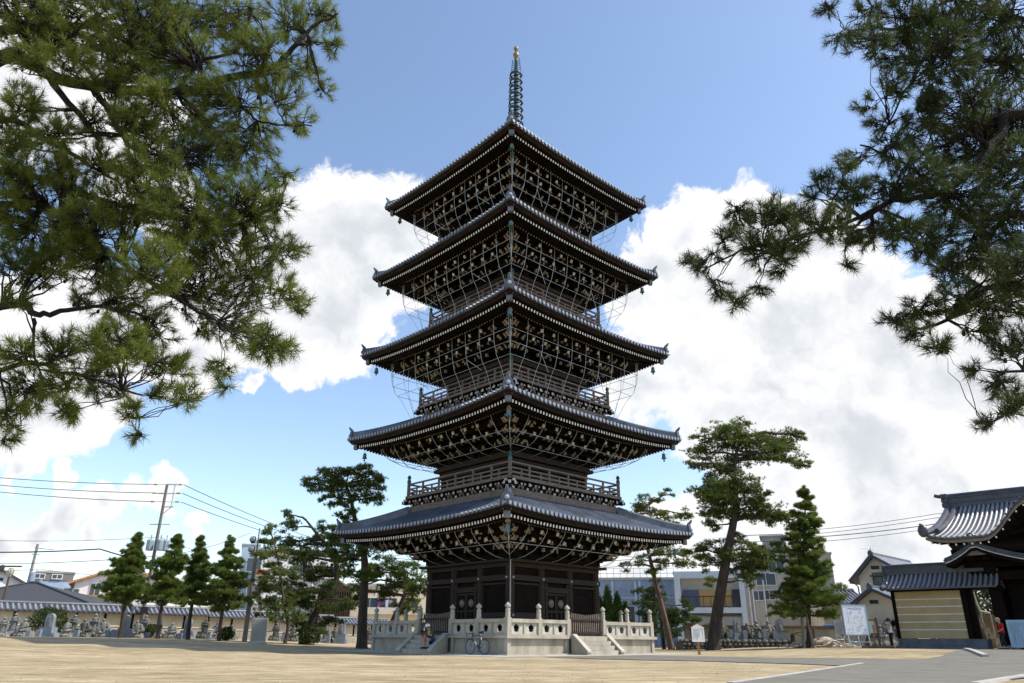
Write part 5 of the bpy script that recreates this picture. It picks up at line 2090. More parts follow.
def wire(name, pts, rad, label, group):
    m = MB()
    out = []
    for a, b_ in zip(pts[:-1], pts[1:]):
        a, b_ = Vector(a), Vector(b_)
        n = 14
        sag = (b_ - a).length * 0.012
        out += [a.lerp(b_, i / n) - Vector((0, 0, sag * 4 * (i / n) * (1 - i / n))) for i in range(n)]
    out.append(Vector(pts[-1]))
    m.tube(out, rad, 5)
    return tag(m.build(name, DARKM), label, 'power line', group)


# main pole
b0 = at(138.5, 637, 64)
zt_ = at(164, 485, 64).z
zb_ = zg(b0.x, 64) - 0.3
t = thing('utility_pole', (b0.x, 64, zb_), 0, 'tall concrete utility pole with transformer rising behind the left pines', 'utility pole')
Hh = zt_ - zb_
m = MB()
m.tube([(0, 0, 0), (0, 0, Hh)], [0.17, 0.11], 10)
m.build('shaft', mat('brown_pole', (0.17, 0.145, 0.13), 0.85, 0.15, 2), t)
m = MB()
m.tube([(0.7, 0, Hh + 0.1), (0.7, 0, Hh - 1.9)], 0.05, 6)
m.tube([(0.0, 0, Hh - 2.6), (0.75, 0, Hh - 1.9)], 0.035, 5)
m.tube([(-0.9, 0, Hh - 0.75), (1.2, 0, Hh - 0.75)], 0.045, 5)
m.tube([(-0.9, 0, Hh - 3.4), (0.9, 0, Hh - 3.4)], 0.045, 5)
m.tube([(-0.12, 0, Hh + 0.05), (0.9, 0, Hh + 0.05)], 0.055, 6)
m.tube([(-0.12, 0, Hh - 1.9), (0.9, 0, Hh - 1.9)], 0.055, 6)
m.build('crossarm', ALU, t)
m = MB()
for dz in (0.0, -0.75, -1.5):
    for x in (-1.0, 1.15):
        m.lathe([(0.05, -0.16), (0.10, -0.1), (0.06, 0), (0.10, 0.1), (0.05, 0.16)], (x, 0, Hh + 0.05 + dz), 8, 0, rot=Matrix.Rotation(R(90), 3, 'Y'))
    m.tube([(-1.2, 0, Hh + 0.05 + dz), (1.6, 0, Hh + 0.02 + dz)], 0.025, 5)
m.build('insulator', STONE_L, t)
m = MB()
for x, y in ((-0.45, -0.1), (0.42, -0.15), (0.80, 0.1)):
    m.lathe([(0.26, 0), (0.30, 0.05), (0.30, 0.8), (0.24, 0.9), (0.06, 0.98)], (x, y, Hh - 5.6), 10)
    m.tube([(x, y, Hh - 4.7), (x, y, Hh - 4.3)], 0.05, 5)
m.build('transformer', mat('transformer_grey', (0.26, 0.31, 0.36), 0.6, 0.1, 2), t)
m = MB()
for dz in (6.9, 9.3, 10.6):
    m.b2(-0.1, 0.5, -0.35, -0.15, Hh - dz, Hh - dz + 0.5)
    m.tube([(-0.5, -0.2, Hh - dz), (0.6, -0.2, Hh - dz)], 0.04, 5)
m.build('bracket', DARKM, t)
MPX, MPT = b0.x, zt_

# distant pole at far left
b1 = at(24, 600, 84)
zt1 = at(30, 544, 84).z
t = thing('utility_pole', (b1.x, 84, 0.5), 0, 'distant utility pole with a transformer above the hipped roof', 'utility pole')
m = MB()
m.tube([(0, 0, 0), (0, 0, zt1 - 0.5)], [0.2, 0.13], 8)
m.build('shaft', CONCP, t)
m = MB()
m.tube([(-0.2, 0, zt1 - 0.9), (1.9, 0, zt1 - 1.1)], 0.05, 5)
m.tube([(-0.4, 0, zt1 - 1.6), (0.5, 0, zt1 - 1.6)], 0.05, 5)
m.build('crossarm', ALU, t)
m = MB()
m.lathe([(0.3, 0), (0.33, 0.1), (0.33, 0.95), (0.2, 1.1)], (0.35, -0.2, zt1 - 4.6), 10)
m.lathe([(0.2, 0), (0.2, 0.45)], (1.4, -0.2, zt1 - 4.7), 8)
m.build('transformer', MATS['transformer_grey'], t)
# lamp post at the extreme left
b2_ = at(3, 602, 68)
zt2 = at(10, 571, 68).z
t = thing('street_lamp', (at(0, 612, 68).x, 68, 0.5), 0, 'dark street lamp with a round head at the far left edge', 'street lamp')
m = MB()
m.tube([(0, 0, 0), (0, 0, zt2 - 0.5)], 0.09, 7)
m.build('post', BROWNP, t)
m = MB()
m.lathe([(0.12, -0.4), (0.3, -0.1), (0.32, 0.1), (0.15, 0.35)], (0, 0, zt2 - 0.6), 10)
m.build('lamp_head', STONE_L, t)
m = MB()
m.tube([(-1.4, 0, zt2 - 0.1), (0.9, 0, zt2 - 0.1)], 0.08, 6)
m.build('crossarm', BROWNP, t)

# floodlight pole
b3 = at(244.5, 640, 59)
zb_ = zg(b3.x, 59)
zt3 = at(259, 528, 59).z
t = thing('floodlight_pole', (b3.x, 59, zb_), 0, 'grey concrete pole carrying round floodlights among the pines', 'floodlight pole')
Hh = zt3 - zb_
m = MB()
m.tube([(0, 0, 0), (0, 0, Hh - 1.9)], [0.19, 0.15], 10)
m.tube([(0, 0, Hh - 1.9), (0, 0, Hh)], [0.07, 0.05], 8)
m.build('shaft', CONCP, t)
m = MB()
for z in (Hh - 1.95, Hh - 1.15):
    m.tube([(-0.55, 0, z), (0.65, 0, z)], 0.05, 6)
m.build('crossarm', DARKM, t)
for x, z in ((-0.4, Hh - 0.85), (0.5, Hh - 0.95), (-0.4, Hh - 1.6), (0.5, Hh - 1.7)):
    m = MB()
    m.lathe([(0.24, 0), (0.28, 0.06), (0.22, 0.25), (0.10, 0.40)], (x, -0.12, z), 12, 0, rot=Matrix.Rotation(R(-110), 3, 'X'))
    f = m.build('floodlight', DARKM, t)
    m = MB()
    m.ball((x, -0.16, z - 0.03), 0.22, 10, 6, 0, (1, 0.25, 1))
    m.build('lens', mat('floodlight_lens', (0.30, 0.36, 0.42), 0.25, 0.1, 3, spec=0.6), f)
p = at(258, 640, 54)
t = thing('electric_cabinet', (p.x, 54, zg(p.x, 54)), R(14), 'pale concrete cabinet standing right of the floodlight pole', 'cabinet')
m = MB()
m.b2(-0.5, 0.5, -0.35, 0.35, 0.08, 1.65)
m.build('body', mat('cabinet_grey', (0.42, 0.39, 0.34), 0.8, 0.1, 2), t)
m = MB()
m.b2(-0.44, 0.44, -0.375, -0.352, 0.2, 1.55)
m.build('door', mat('cabinet_door', (0.30, 0.28, 0.25), 0.7, 0.1, 2), t)
m = MB()
m.b2(-0.62, 0.62, -0.5, 0.5, 0, 0.08)
m.build('plinth', CONC, t)
# small wooden steps leaning by the fourth pine
p = at(215, 638, 56)
z_ = zg(p.x, 56)
t = thing('step_ladder', (p.x, 56, z_), R(20), 'small pale step ladder leaning by the fourth pine trunk', 'ladder')
m = MB()
for s in (-0.2, 0.2):
    m.tube([(s - 0.3, -0.3, 0), (s * 0.8 + 0.25, 0.2, 1.2)], 0.03, 5)
m.build('rail', ALU, t)
m = MB()
for i in range(4):
    f = (i + 0.6) / 4.4
    m.tube([(-0.5 + 0.55 * f, -0.3 + 0.5 * f, 1.2 * f), (-0.1 + 0.5 * f, -0.3 + 0.5 * f, 1.2 * f)], 0.025, 5)
m.build('rung', ALU, t)

GW = 'power lines on the left'
for dz, yl in ((0.05, 476), (-0.7, 483), (-1.45, 489)):
    a = at(-60, yl - 4, 66)
    e = at(345, 548 + (0.05 - dz) * 3, 96)
    wire('power_line', [a, (MPX - 1.1, 64, MPT + dz)], 0.030, 'thin dark power line strung to the left from the tall pole top', GW + ' strung from the pole top to the left')
    wire('power_line', [(MPX + 1.5, 64, MPT + dz - 0.03), e], 0.030, 'thin dark power line falling to the right from the tall pole top', GW + ' falling to the right')
wire('power_line', [at(-60, 551, 66), at(100, 549, 64), (MPX, 63.8, MPT - 6.6)], 0.055, 'thick sagging cable from the left to the middle of the tall pole', None)
wire('power_line', [at(-60, 563, 70), at(158, 556, 64)], 0.028, 'faint cable just below the thick sagging cable', None)
wire('power_line', [at(-60, 538, 74), at(160, 537, 66), at(205, 552, 80)], 0.022, 'faintest cable above the thick sagging cable', None)
wire('power_line', [at(-60, 571, 74), at(40, 569, 84), at(110, 576, 90), at(158, 570, 64)], 0.028, 'low cable running past the distant pole to the tall pole', None)
wire('power_line', [at(158, 557, 64), at(250, 533, 90)], 0.026, 'single cable rising right from the tall pole towards the pines', None)
GW = 'power lines crossing the sky left of the gate'
for y0, y1, rad in ((527, 514, 0.032), (531, 518, 0.032), (534, 524, 0.05), (539, 528, 0.032)):
    wire('power_line', [at(800, y0 + 4, 96), at(935, y1, 90), at(1040, y1 - 12, 84)], rad, 'dark power line crossing the white sky left of the gate', GW)

# ------------------------------------------------------------------ boards on the right
p = at(699.5, 655.5, 41)
t = thing('notice_board', (p.x, 41, 0), 0, 'white house shaped notice board on a single wooden post', 'notice board')
m = MB()
m.b2(-0.06, 0.06, -0.05, 0.05, -0.2, 0.68)
m.build('post', mat('raw_timber', (0.30, 0.15, 0.06), 0.8, 0.25, 3), t)
m = MB()
m.prism([(-0.33, 0.62), (0.33, 0.62), (0.33, 1.34), (0, 1.50), (-0.33, 1.34)], lambda u, v, w_: Vector((u, w_ - 0.085, v)), 0.03)
m.build('board', WHITEP, t)
m = MB()
scribble(m, -0.27, 0.27, 0.70, 1.27, -0.086, 9, 11, w_=0.028)
m.build('lettering', INK, t)
m = MB()
m.beam((-0.40, -0.07, 1.31), (0.0, -0.07, 1.53), 0.05, 0.025)
m.beam((0.40, -0.07, 1.31), (0.0, -0.07, 1.53), 0.05, 0.025)
m.build('hood', MATS['raw_timber'], t)

# large map board on a metal trestle
p = at(860, 650, 48)
z_ = zg(p.x, 48)
t = thing('map_board', (p.x, 48, z_), R(4), 'large white map board with a blue title on a metal trestle', 'map board')
hA, hB = loc_z(858, 634.5, 48, t), loc_z(856, 605.5, 48, t)
m = MB()
m.b2(-0.74, 0.74, -0.05, 0.0, hA, hB)
m.build('board', mat('map_white', (0.66, 0.70, 0.76), 0.6, 0.06, 3), t)
m = MB()
for (a, b_, c, d) in ((-0.80, -0.74, hA - .05, hB + .05), (0.74, 0.80, hA - .05, hB + .05)):
    m.b2(a, b_, -0.07, 0.03, c, d)
m.b2(-0.74, 0.74, -0.07, 0.03, hB, hB + 0.06)
m.b2(-0.74, 0.74, -0.07, 0.03, hA - 0.06, hA)
m.build('board_frame', mat('steel_blue_frame', (0.25, 0.30, 0.36), 0.5, 0.1, 3, metal=0.3), t)
m = MB()
scribble(m, -0.45, 0.45, hB - 0.27, hB - 0.13, -0.052, 1, 3, True, 0.07)
m.build('title', mat('blue_ink', (0.04, 0.08, 0.35), 0.8, 0.1, 3), t)
m = MB()
rr = random.Random(77)
for i in range(46):
    x, z = rr.uniform(-0.6, 0.5), rr.uniform(hA + 0.15, hB - 0.45)
    if rr.random() < 0.5:
        m.b2(x, x + rr.uniform(0.05, 0.25), -0.054, -0.05, z, z + 0.018)
    else:
        m.b2(x, x + 0.018, -0.055, -0.051, z, z + rr.uniform(0.05, 0.22))
scribble(m, -0.65, 0.65, hA + 0.03, hA + 0.12, -0.053, 2, 8, True, 0.03)
m.build('map_lines', mat('map_ink', (0.30, 0.30, 0.26), 0.8, 0.3, 8), t)
for x in (-0.62, 0.0, 0.68):
    m = MB()
    m.tube([(x, -0.02, hA - 0.05), (x + 0.02, -0.10, 0)], 0.035, 6)
    m.tube([(x, 0.05, hA + 0.2), (x - 0.1, 0.75, 0)], 0.03, 6)
    m.build('leg', ALU, t)
m = MB()
m.tube([(-0.62, -0.06, 0.35), (0.68, -0.06, 0.35)], 0.025, 5)
m.tube([(-1.3, 0.2, 0.75), (0.3, 0.0, 0.1)], 0.025, 5)
m.build('brace', ALU, t)

# small grey sign at its left
p = at(842, 648, 49)
t = thing('small_sign_board', (p.x, 49, zg(p.x, 49)), R(-4), 'narrow grey sign board on metal legs left of the big map board', 'sign')
hA, hB = loc_z(842, 634, 49, t), loc_z(842, 620.5, 49, t)
m = MB()
m.b2(-0.26, 0.26, -0.03, 0.0, hA, hB)
m.build('board', mat('grey_sign', (0.42, 0.43, 0.46), 0.6, 0.12, 3), t)
m = MB()
scribble(m, -0.2, 0.2, hA + 0.08, hB - 0.08, -0.031, 4, 15, w_=0.05)
m.build('lettering', INK, t)
for x in (-0.22, 0.24):
    m = MB()
    m.tube([(x, 0.02, hB), (x, 0.02, 0)], 0.03, 6)
    m.build('leg', ALU, t)
m = MB()
m.tube([(0.24, 0.02, hB + 0.3), (0.24, 0.02, hB)], 0.03, 6)
m.tube([(-0.22, 0.0, 0.5), (0.24, 0.0, 0.5)], 0.025, 5)
m.build('brace', ALU, t)

# brown framed poster board
p = at(875, 650, 49)
t = thing('poster_board', (p.x, 49, zg(p.x, 49)), R(-3), 'brown framed poster board with a yellow edged green poster', 'poster board')
hA, hB = loc_z(875, 633.5, 49, t), loc_z(873, 619.5, 49, t)
for x in (-0.36, 0.36):
    m = MB()
    m.b2(x - 0.05, x + 0.05, -0.05, 0.05, 0, hB + 0.1)
    m.build('post', BROWNP, t)
m = MB()
m.b2(-0.309, 0.309, -0.04, 0.02, hB - 0.06, hB + 0.0)
m.b2(-0.309, 0.309, -0.04, 0.02, hA - 0.06, hA)
m.build('crossbar', BROWNP, t)
m = MB()
m.b2(-0.309, 0.309, -0.02, 0.0, hA, hB - 0.06, 0)
m.b2(-0.29, 0.05, -0.026, -0.021, hA + 0.05, hB - 0.1, 1)
m.b2(0.06, 0.16, -0.026, -0.021, hB - 0.3, hB - 0.1, 2)
m.b2(-0.1, 0.06, -0.03, -0.0265, hA + 0.02, hA + 0.16, 2)
m.b2(0.17, 0.29, -0.026, -0.021, hA + 0.05, hB - 0.12, 3)
m.build('poster', [mat('poster_base', (0.30, 0.24, 0.20), 0.7, 0.1, 3), mat('poster_green', (0.45, 0.58, 0.47), 0.7, 0.2, 8), mat('poster_yellow', (0.75, 0.62, 0.12), 0.7, 0.1, 3), mat('poster_pink', (0.50, 0.25, 0.27), 0.7, 0.2, 6)], t)
# dark bollard-like timber lying in front
p = at(878, 650, 47.5)
m = MB()
m.b2(-0.9, 0.9, -0.1, 0.1, 0.0, 0.14)
o = m.build('low_timber_rail', BROWNP)
o.location = (p.x, 47.5, zg(p.x, 47.5))
tag(o, 'low dark timber lying before the brown framed poster board', 'timber')

# bleached root heap
rr = random.Random(5)
p0_ = at(822, 648, 53)
m = MB()
for i in range(30):
    x = rr.uniform(-2.4, 1.9)
    y = rr.uniform(-0.6, 0.6)
    a = rr.uniform(-0.5, 0.5) + (PI if rr.random() < 0.5 else 0)
    l = rr.uniform(0.6, 1.5)
    h0 = rr.uniform(0.15, 0.62) * (1 - abs(x) / 3.4)
    pts = []
    for j in range(5):
        f = j / 4
        pts.append((x + l * f * math.cos(a), y + l * f * math.sin(a) + 0.08 * math.sin(5 * f + i), max(0.05, h0 * (1 - f ** 1.5)) + 0.05 * math.sin(7 * f + i)))
    r0 = rr.uniform(0.06, 0.13)
    m.tube(pts, [r0, r0 * 0.9, r0 * 0.75, r0 * 0.55, r0 * 0.3], 6)
m.ball((0.4, 0.2, 0.3), 0.55, 9, 6, 0, (1.2, 0.7, 0.75))
o = m.build('root_heap', mat('bleached_roots', (0.42, 0.36, 0.29), 0.9, 0.35, 4.0, 0.3, 20))
o.location = (p0_.x, 53, zg(p0_.x, 53) - 0.03)
tag(o, 'heap of pale weathered roots on the sand right of the conical pine', 'roots')

# ------------------------------------------------------------------ bicycle leaning along the platform
def face_hit(x, y, n, q):
    nn = (Mp.to_3x3() @ (ROT[q].to_3x3() @ Vector((1, 0, 0))))
    r_ = ray(x, y)
    c = Vector((PAX[0], PAX[1], 0))
    t_ = (n + nn.dot(c) - nn.dot(Vector((0, 0, CAM_H)))) / nn.dot(r_)
    p_ = r_ * t_ + Vector((0, 0, CAM_H))
    return (Mp @ ROT[q]).inverted() @ p_


c1 = face_hit(470.5, 646.5, 6.0, 3)
c2 = face_hit(484.2, 646.5, 6.0, 3)
mid = (c1.y + c2.y) / 2
bz = 0.014
# local frame: x forward (towards front wheel, image left), y away from the wall
front_sign = 1 if c1.y > c2.y else -1
bp_ = Mp @ ROT[3] @ Vector((6.0, mid, bz))
bdir = (Mp.to_3x3() @ (ROT[3].to_3x3() @ Vector((0, front_sign, 0))))
bike = thing('bicycle', bp_, math.atan2(bdir.y, bdir.x), 'dark blue road bicycle with drop handlebars leaning against the platform', 'bicycle')
BLUEP = mat('blue_bike_paint', (0.012, 0.03, 0.13), 0.3, 0.1, 3, spec=0.6)
RUB = mat('tyre_rubber', (0.02, 0.02, 0.022), 0.7, 0.1, 3)
WR, WB = 0.335, 0.50


def ring(mb, c, r, tr, seg=28, ts=6, m=0):
    vs, fs = [], []
    for i in range(seg):
        a = 2 * PI * i / seg
        for j in range(ts):
            b = 2 * PI * j / ts
            rr_ = r + tr * math.cos(b)
            vs.append((c[0] + rr_ * math.cos(a), c[1] + tr * math.sin(b), c[2] + rr_ * math.sin(a)))
    for i in range(seg):
        for j in range(ts):
            i2, j2 = (i + 1) % seg, (j + 1) % ts
            fs.append((i * ts + j, i2 * ts + j, i2 * ts + j2, i * ts + j2))
    mb.add(vs, fs, m)


for x in (WB, -WB):
    m = MB()
    ring(m, (x, 0, WR), WR - 0.022, 0.008, 28, 4)
    w_ = m.build('wheel', mat('blue_rim', (0.10, 0.16, 0.34), 0.35, 0.1, 3, metal=0.4), bike)
    m = MB()
    ring(m, (x, 0, WR), WR - 0.004, 0.014)
    m.build('tyre', RUB, w_)
    m = MB()
    for i in range(20):
        a = 2 * PI * i / 20
        m.tube([(x + 0.02 * math.cos(a + 0.8), 0.02 * (-1) ** i, WR + 0.02 * math.sin(a + 0.8)), (x + (WR - 0.03) * math.cos(a), 0, WR + (WR - 0.03) * math.sin(a))], 0.003, 3)
    m.build('spokes', ALU, w_)
    m = MB()
    m.lathe([(0.025, -0.05), (0.025, 0.05)], (x, 0, WR), 8, 0, rot=Matrix.Rotation(R(90), 3, 'X'))
    m.build('hub', ALU, w_)
BBp, ST, HT, HB_, FA, RA = (-0.08, 0, 0.28), (-0.22, 0, 0.80), (0.36, 0, 0.82), (0.385, 0, 0.70), (WB, 0, WR), (-WB, 0, WR)
m = MB()
for a, b_, r_ in ((BBp, ST, 0.018), (ST, HT, 0.018), (BBp, HB_, 0.021), (HT, HB_, 0.022)):
    m.tube([a, b_], r_, 8)
for s in (-0.05, 0.05):
    m.tube([BBp, (RA[0], s, RA[2])], 0.011, 6)
    m.tube([(ST[0], 0, ST[2] - 0.05), (RA[0], s, RA[2])], 0.010, 6)
m.build('frame', BLUEP, bike)
m = MB()
for s in (-0.05, 0.05):
    m.tube([(HB_[0] + 0.005, s * 0.8, HB_[2] - 0.02), (0.42, s, 0.52), (WB, s, WR)], 0.013, 6)
m.build('fork', BLUEP, bike)
m = MB()
m.tube([ST, (-0.255, 0, 0.93)], 0.013, 6)
m.build('seat_post', ALU, bike)
m = MB()
m.tube([(-0.40, 0, 0.955), (-0.30, 0, 0.95), (-0.16, 0, 0.945), (-0.11, 0, 0.94)], [0.06, 0.06, 0.03, 0.018], 8)
m.build('saddle', RUB, bike)
m = MB()
m.tube([HT, (0.35, 0, 0.88), (0.44, 0, 0.90)], 0.016, 6)
m.tube([(0.44, -0.2, 0.90), (0.44, 0.2, 0.90)], 0.014, 6)
for s in (-0.2, 0.2):
    m.tube([(0.44, s, 0.90), (0.53, s, 0.90), (0.57, s, 0.84), (0.53, s, 0.78), (0.46, s, 0.77)], 0.015, 6)
    m.tube([(0.54, s, 0.90), (0.58, s, 0.97)], 0.014, 5)
m.build('handlebar', RUB, bike)
m = MB()
ring(m, (BBp[0], -0.05, BBp[2]), 0.09, 0.006, 20, 4)
for sg in (-1, 1):
    m.tube([(BBp[0], -0.06 * sg, BBp[2]), (BBp[0] + sg * 0.09, -0.07 * sg, BBp[2] - sg * 0.14)], 0.010, 5)
    m.box((BBp[0] + sg * 0.09, -0.12 * sg, BBp[2] - sg * 0.14), (0.09, 0.09, 0.02))
m.build('crank', DARKM, bike)
m = MB()
m.lathe([(0.036, 0), (0.036, 0.16), (0.015, 0.19), (0.015, 0.21)], (0.06, 0, 0.42), 8, 0, rot=Matrix.Rotation(R(40), 3, 'Y'))
m.build('bottle', WHITEP, bike)
# slim metal post left of the bicycle
c = face_hit(452, 655, 6.15, 3)
m = MB()
m.tube([(0, 0, 0), (0, 0, 0.80)], 0.028, 8)
m.lathe([(0.11, 0), (0.11, 0.02), (0.03, 0.04)], (0, 0, 0), 12)
m.ball((0, 0, 0.82), 0.04, 8, 5)
o = m.build('metal_post', mat('steel_post', (0.22, 0.24, 0.26), 0.5, 0.1, 3, metal=0.4))
o.location = Mp @ ROT[3] @ Vector((6.15, c.y, 0.014))
tag(o, 'slim grey metal post standing left of the bicycle', 'post')
# ------------------------------------------------------------------ people
SKIN = mat('skin', (0.46, 0.27, 0.18), 0.6, 0.08, 6)
HAIRG = mat('grey_hair', (0.35, 0.34, 0.33), 0.8, 0.2, 8)
HAIRK = mat('black_hair', (0.02, 0.018, 0.016), 0.7, 0.2, 8)


def skin_obj(name, chains, mm, parent, root=0, levels=2):
    """chains: list of [(point, radius), ...]; a chain may start with an int index of an existing vertex"""
    bm = bmesh.new()
    lay = bm.verts.layers.skin.verify()
    allv = []
    for ch in chains:
        prev = None
        for it in ch:
            if isinstance(it, int):
                prev = allv[it]
                continue
            p, r_ = it
            v = bm.verts.new(p)
            rr_ = r_ if isinstance(r_, tuple) else (r_, r_)
            v[lay].radius = rr_
            allv.append(v)
            if prev is not None:
                bm.edges.new((prev, v))
            prev = v
    allv[root][lay].use_root = True
    me = bpy.data.meshes.new(name)
    bm.to_mesh(me)
    bm.free()
    me.materials.append(mm)
    o = bpy.data.objects.new(name, me)
    COL.objects.link(o)
    o.parent = parent
    s = o.modifiers.new('skin', 'SKIN')
    s.use_smooth_shade = True
    u = o.modifiers.new('sub', 'SUBSURF')
    u.levels = u.render_levels = levels
    return o


def hand(idx, w, e, curl=0.5):
    """finger chains from the palm vertex idx; w wrist, e elbow"""
    d = (Vector(w) - Vector(e)).normalized()
    side = d.cross(Vector((0, 0, 1)))
    if side.length < 0.2:
        side = Vector((1, 0, 0))
    side.normalize()
    dn = d.cross(side)
    palm = Vector(w) + d * 0.07
    out = []
    for k, (o, L_) in enumerate(((-0.030, 0.072), (-0.010, 0.085), (0.012, 0.080), (0.032, 0.062))):
        a = palm + side * o + d * 0.02
        b_ = a + d * L_ * 0.5 + dn * 0.01
        c_ = b_ + (d * (1 - curl) + dn * curl).normalized() * L_ * 0.5
        out.append([idx, (a, 0.011), (b_, 0.009), (c_, 0.007)])
    a = palm - side * 0.045 - d * 0.02
    out.append([idx, (a, 0.012), (a + d * 0.045 + dn * 0.015, 0.009)])
    return out


def person(loc, rz, J, label, clothes, hair, hat=None, group=None):
    t = thing('person', loc, rz, label, 'person', group)
    V = Vector
    nk, hd = V(J['neck']), V(J['head'])
    up = (hd - nk).normalized()
    ch = [[(V(J['pelvis']), (0.15, 0.11)), (V(J['pelvis']).lerp(V(J['chest']), 0.5), (0.13, 0.10)), (V(J['chest']), (0.16, 0.11)), (nk, 0.06), (hd - up * 0.09, 0.065), (hd - up * 0.02, 0.085), (hd + up * 0.06, 0.088), (hd + up * 0.115, 0.055)]]
    ext = []
    n = 8
    for s in ('l', 'r'):
        ch.append([2, (V(J['sh_' + s]), 0.065), (V(J['el_' + s]), 0.045), (V(J['wr_' + s]), 0.030), (V(J['wr_' + s]) + (V(J['wr_' + s]) - V(J['el_' + s])).normalized() * 0.06, (0.040, 0.022))])
        n += 4
        ext += hand(n - 1, J['wr_' + s], J['el_' + s])
    for s in ('l', 'r'):
        ch.append([0, (V(J['hip_' + s]), 0.095), (V(J['kn_' + s]), 0.062), (V(J['kn_' + s]).lerp(V(J['an_' + s]), 0.35), 0.058), (V(J['an_' + s]), 0.040), (V(J['toe_' + s]), 0.038)])
    body = skin_obj('body', ch + ext, SKIN, t)
    f = V(J['face'])            # facing direction
    side = f.cross(up).normalized()
    m = MB()                    # face: nose, eyes, mouth, ears
    m.ball(hd + f * 0.095 - up * 0.01, 0.018, 7, 5, 0, (0.8, 0.9, 1.3))
    for s in (-1, 1):
        m.ball(hd + side * 0.087 * s - up * 0.0, 0.026, 7, 5, 0, (0.6, 0.6, 1.3))
    m.build('face', SKIN, body)
    m = MB()
    for s in (-1, 1):
        m.ball(hd + f * 0.083 + side * 0.032 * s + up * 0.02, 0.011, 7, 5, 0)
    m.ball(hd + f * 0.085 - up * 0.05, 0.018, 7, 5, 0, (1, 1, 0.35))
    m.build('eyes_and_mouth', HAIRK, body)
    m = MB()
    rot = Matrix((side, f, up)).transposed()
    m.ball(hd - f * 0.018 + up * 0.045, 0.108, 12, 8, 0, (0.93, 0.98, 0.95), rot)
    m.build('hair', hair, t, smooth=True)
    if hat:
        m = MB()
        m.lathe([(0.125, 0), (0.122, 0.05), (0.10, 0.105), (0.05, 0.13), (0.01, 0.135)], hd + up * 0.055 - f * 0.01, 14, 0, rot=rot)
        m.ball(hd + up * 0.06 + f * 0.12, 0.09, 10, 5, 0, (0.95, 0.9, 0.14), rot)
        m.build('hat', hat, t, smooth=True)
    for (nm, chains, mm) in clothes(J):
        skin_obj(nm, chains, mm, t)
    for s in ('l', 'r'):
        m = MB()
        a, b_ = V(J['an_' + s]), V(J['toe_' + s])
        d = (b_ - a)
        d.z = 0
        d.normalize()
        z0_ = b_.z - 0.035
        pts = [(-0.09, 0.045), (-0.05, 0.055), (0.08, 0.05), (0.19, 0.04), (0.215, 0.02)]
        sd_ = Vector((-d.y, d.x, 0))
        ctr = Vector((a.x, a.y, z0_))
        vs, fs = [], []
        for u, hw in pts:
            for zz, k in ((0, 1), (0.05, 1), (0.085, 0.6)):
                zz2 = zz if u < 0.1 else zz * 0.75
                vs.append(ctr + d * u + sd_ * hw * k + Vector((0, 0, zz2)))
            for zz, k in ((0.085, 0.6), (0.05, 1), (0, 1)):
                zz2 = zz if u < 0.1 else zz * 0.75
                vs.append(ctr + d * u - sd_ * hw * k + Vector((0, 0, zz2)))
        for i in range(len(pts) - 1):
            for j in range(6):
                fs.append((i * 6 + j, i * 6 + (j + 1) % 6, (i + 1) * 6 + (j + 1) % 6, (i + 1) * 6 + j))
        fs.append(tuple(range(6)))
        fs.append(tuple((len(pts) - 1) * 6 + j for j in range(6)))
        m.add(vs, fs, 0)
        m.build('shoe', clothes.shoe if hasattr(clothes, 'shoe') else RUB, t, smooth=True)
    return t


def torso_chain(J, k=1.12):
    V = Vector
    return [(V(J['pelvis']) - (V(J['chest']) - V(J['pelvis'])) * 0.28, (0.16 * k, 0.12 * k)), (V(J['pelvis']), (0.165 * k, 0.125 * k)), (V(J['pelvis']).lerp(V(J['chest']), 0.5), (0.15 * k, 0.115 * k)), (V(J['chest']), (0.175 * k, 0.125 * k)), (V(J['chest']).lerp(V(J['neck']), 0.65), (0.085, 0.075))]


def sleeves(J, f=0.6, r=0.075):
    V = Vector
    out = []
    for s in ('l', 'r'):
        a, b_ = V(J['sh_' + s]), V(J['el_' + s])
        out.append([3, (a, r + 0.005), (a.lerp(b_, f), r * 0.85)])
    return out


def trousers(J, f_knee=1.0, full=True, k=1.0):
    V = Vector
    out = [[(V(J['pelvis']) + V((0, 0, 0.05)), (0.170, 0.13))]]
    for s in ('l', 'r'):
        h, kn, an = V(J['hip_' + s]), V(J['kn_' + s]), V(J['an_' + s])
        c = [0, (h, 0.115 * k)]
        if full:
            c += [(kn, 0.082 * k), (kn.lerp(an, 0.9), 0.062 * k)]
        else:
            c += [(h.lerp(kn, f_knee), 0.092 * k)]
        out.append(c)
    return out


def std_joints(**kw):
    J = dict(pelvis=(0, 0, 0.93), chest=(0, 0, 1.28), neck=(0, 0.0, 1.45), head=(0, 0.02, 1.58), face=(0, 1, 0),
             sh_l=(-0.19, 0, 1.37), sh_r=(0.19, 0, 1.37), el_l=(-0.25, 0, 1.10), el_r=(0.25, 0, 1.10), wr_l=(-0.24, 0.12, 0.90), wr_r=(0.24, 0.12, 0.90),
             hip_l=(-0.09, 0, 0.86), hip_r=(0.09, 0, 0.86), kn_l=(-0.10, 0.03, 0.48), kn_r=(0.10, 0.03, 0.48), an_l=(-0.10, 0, 0.09), an_r=(0.10, 0, 0.09), toe_l=(-0.11, 0.14, 0.04), toe_r=(0.11, 0.14, 0.04))
    J.update(kw)
    return J


# visitor in a white sleeveless top, reading the boards (faces left)
p = at(893.5, 650, 49)
J = std_joints(el_l=(-0.24, 0.08, 1.10), wr_l=(-0.17, 0.26, 1.18), el_r=(0.25, 0.06, 1.10), wr_r=(0.16, 0.27, 1.16))


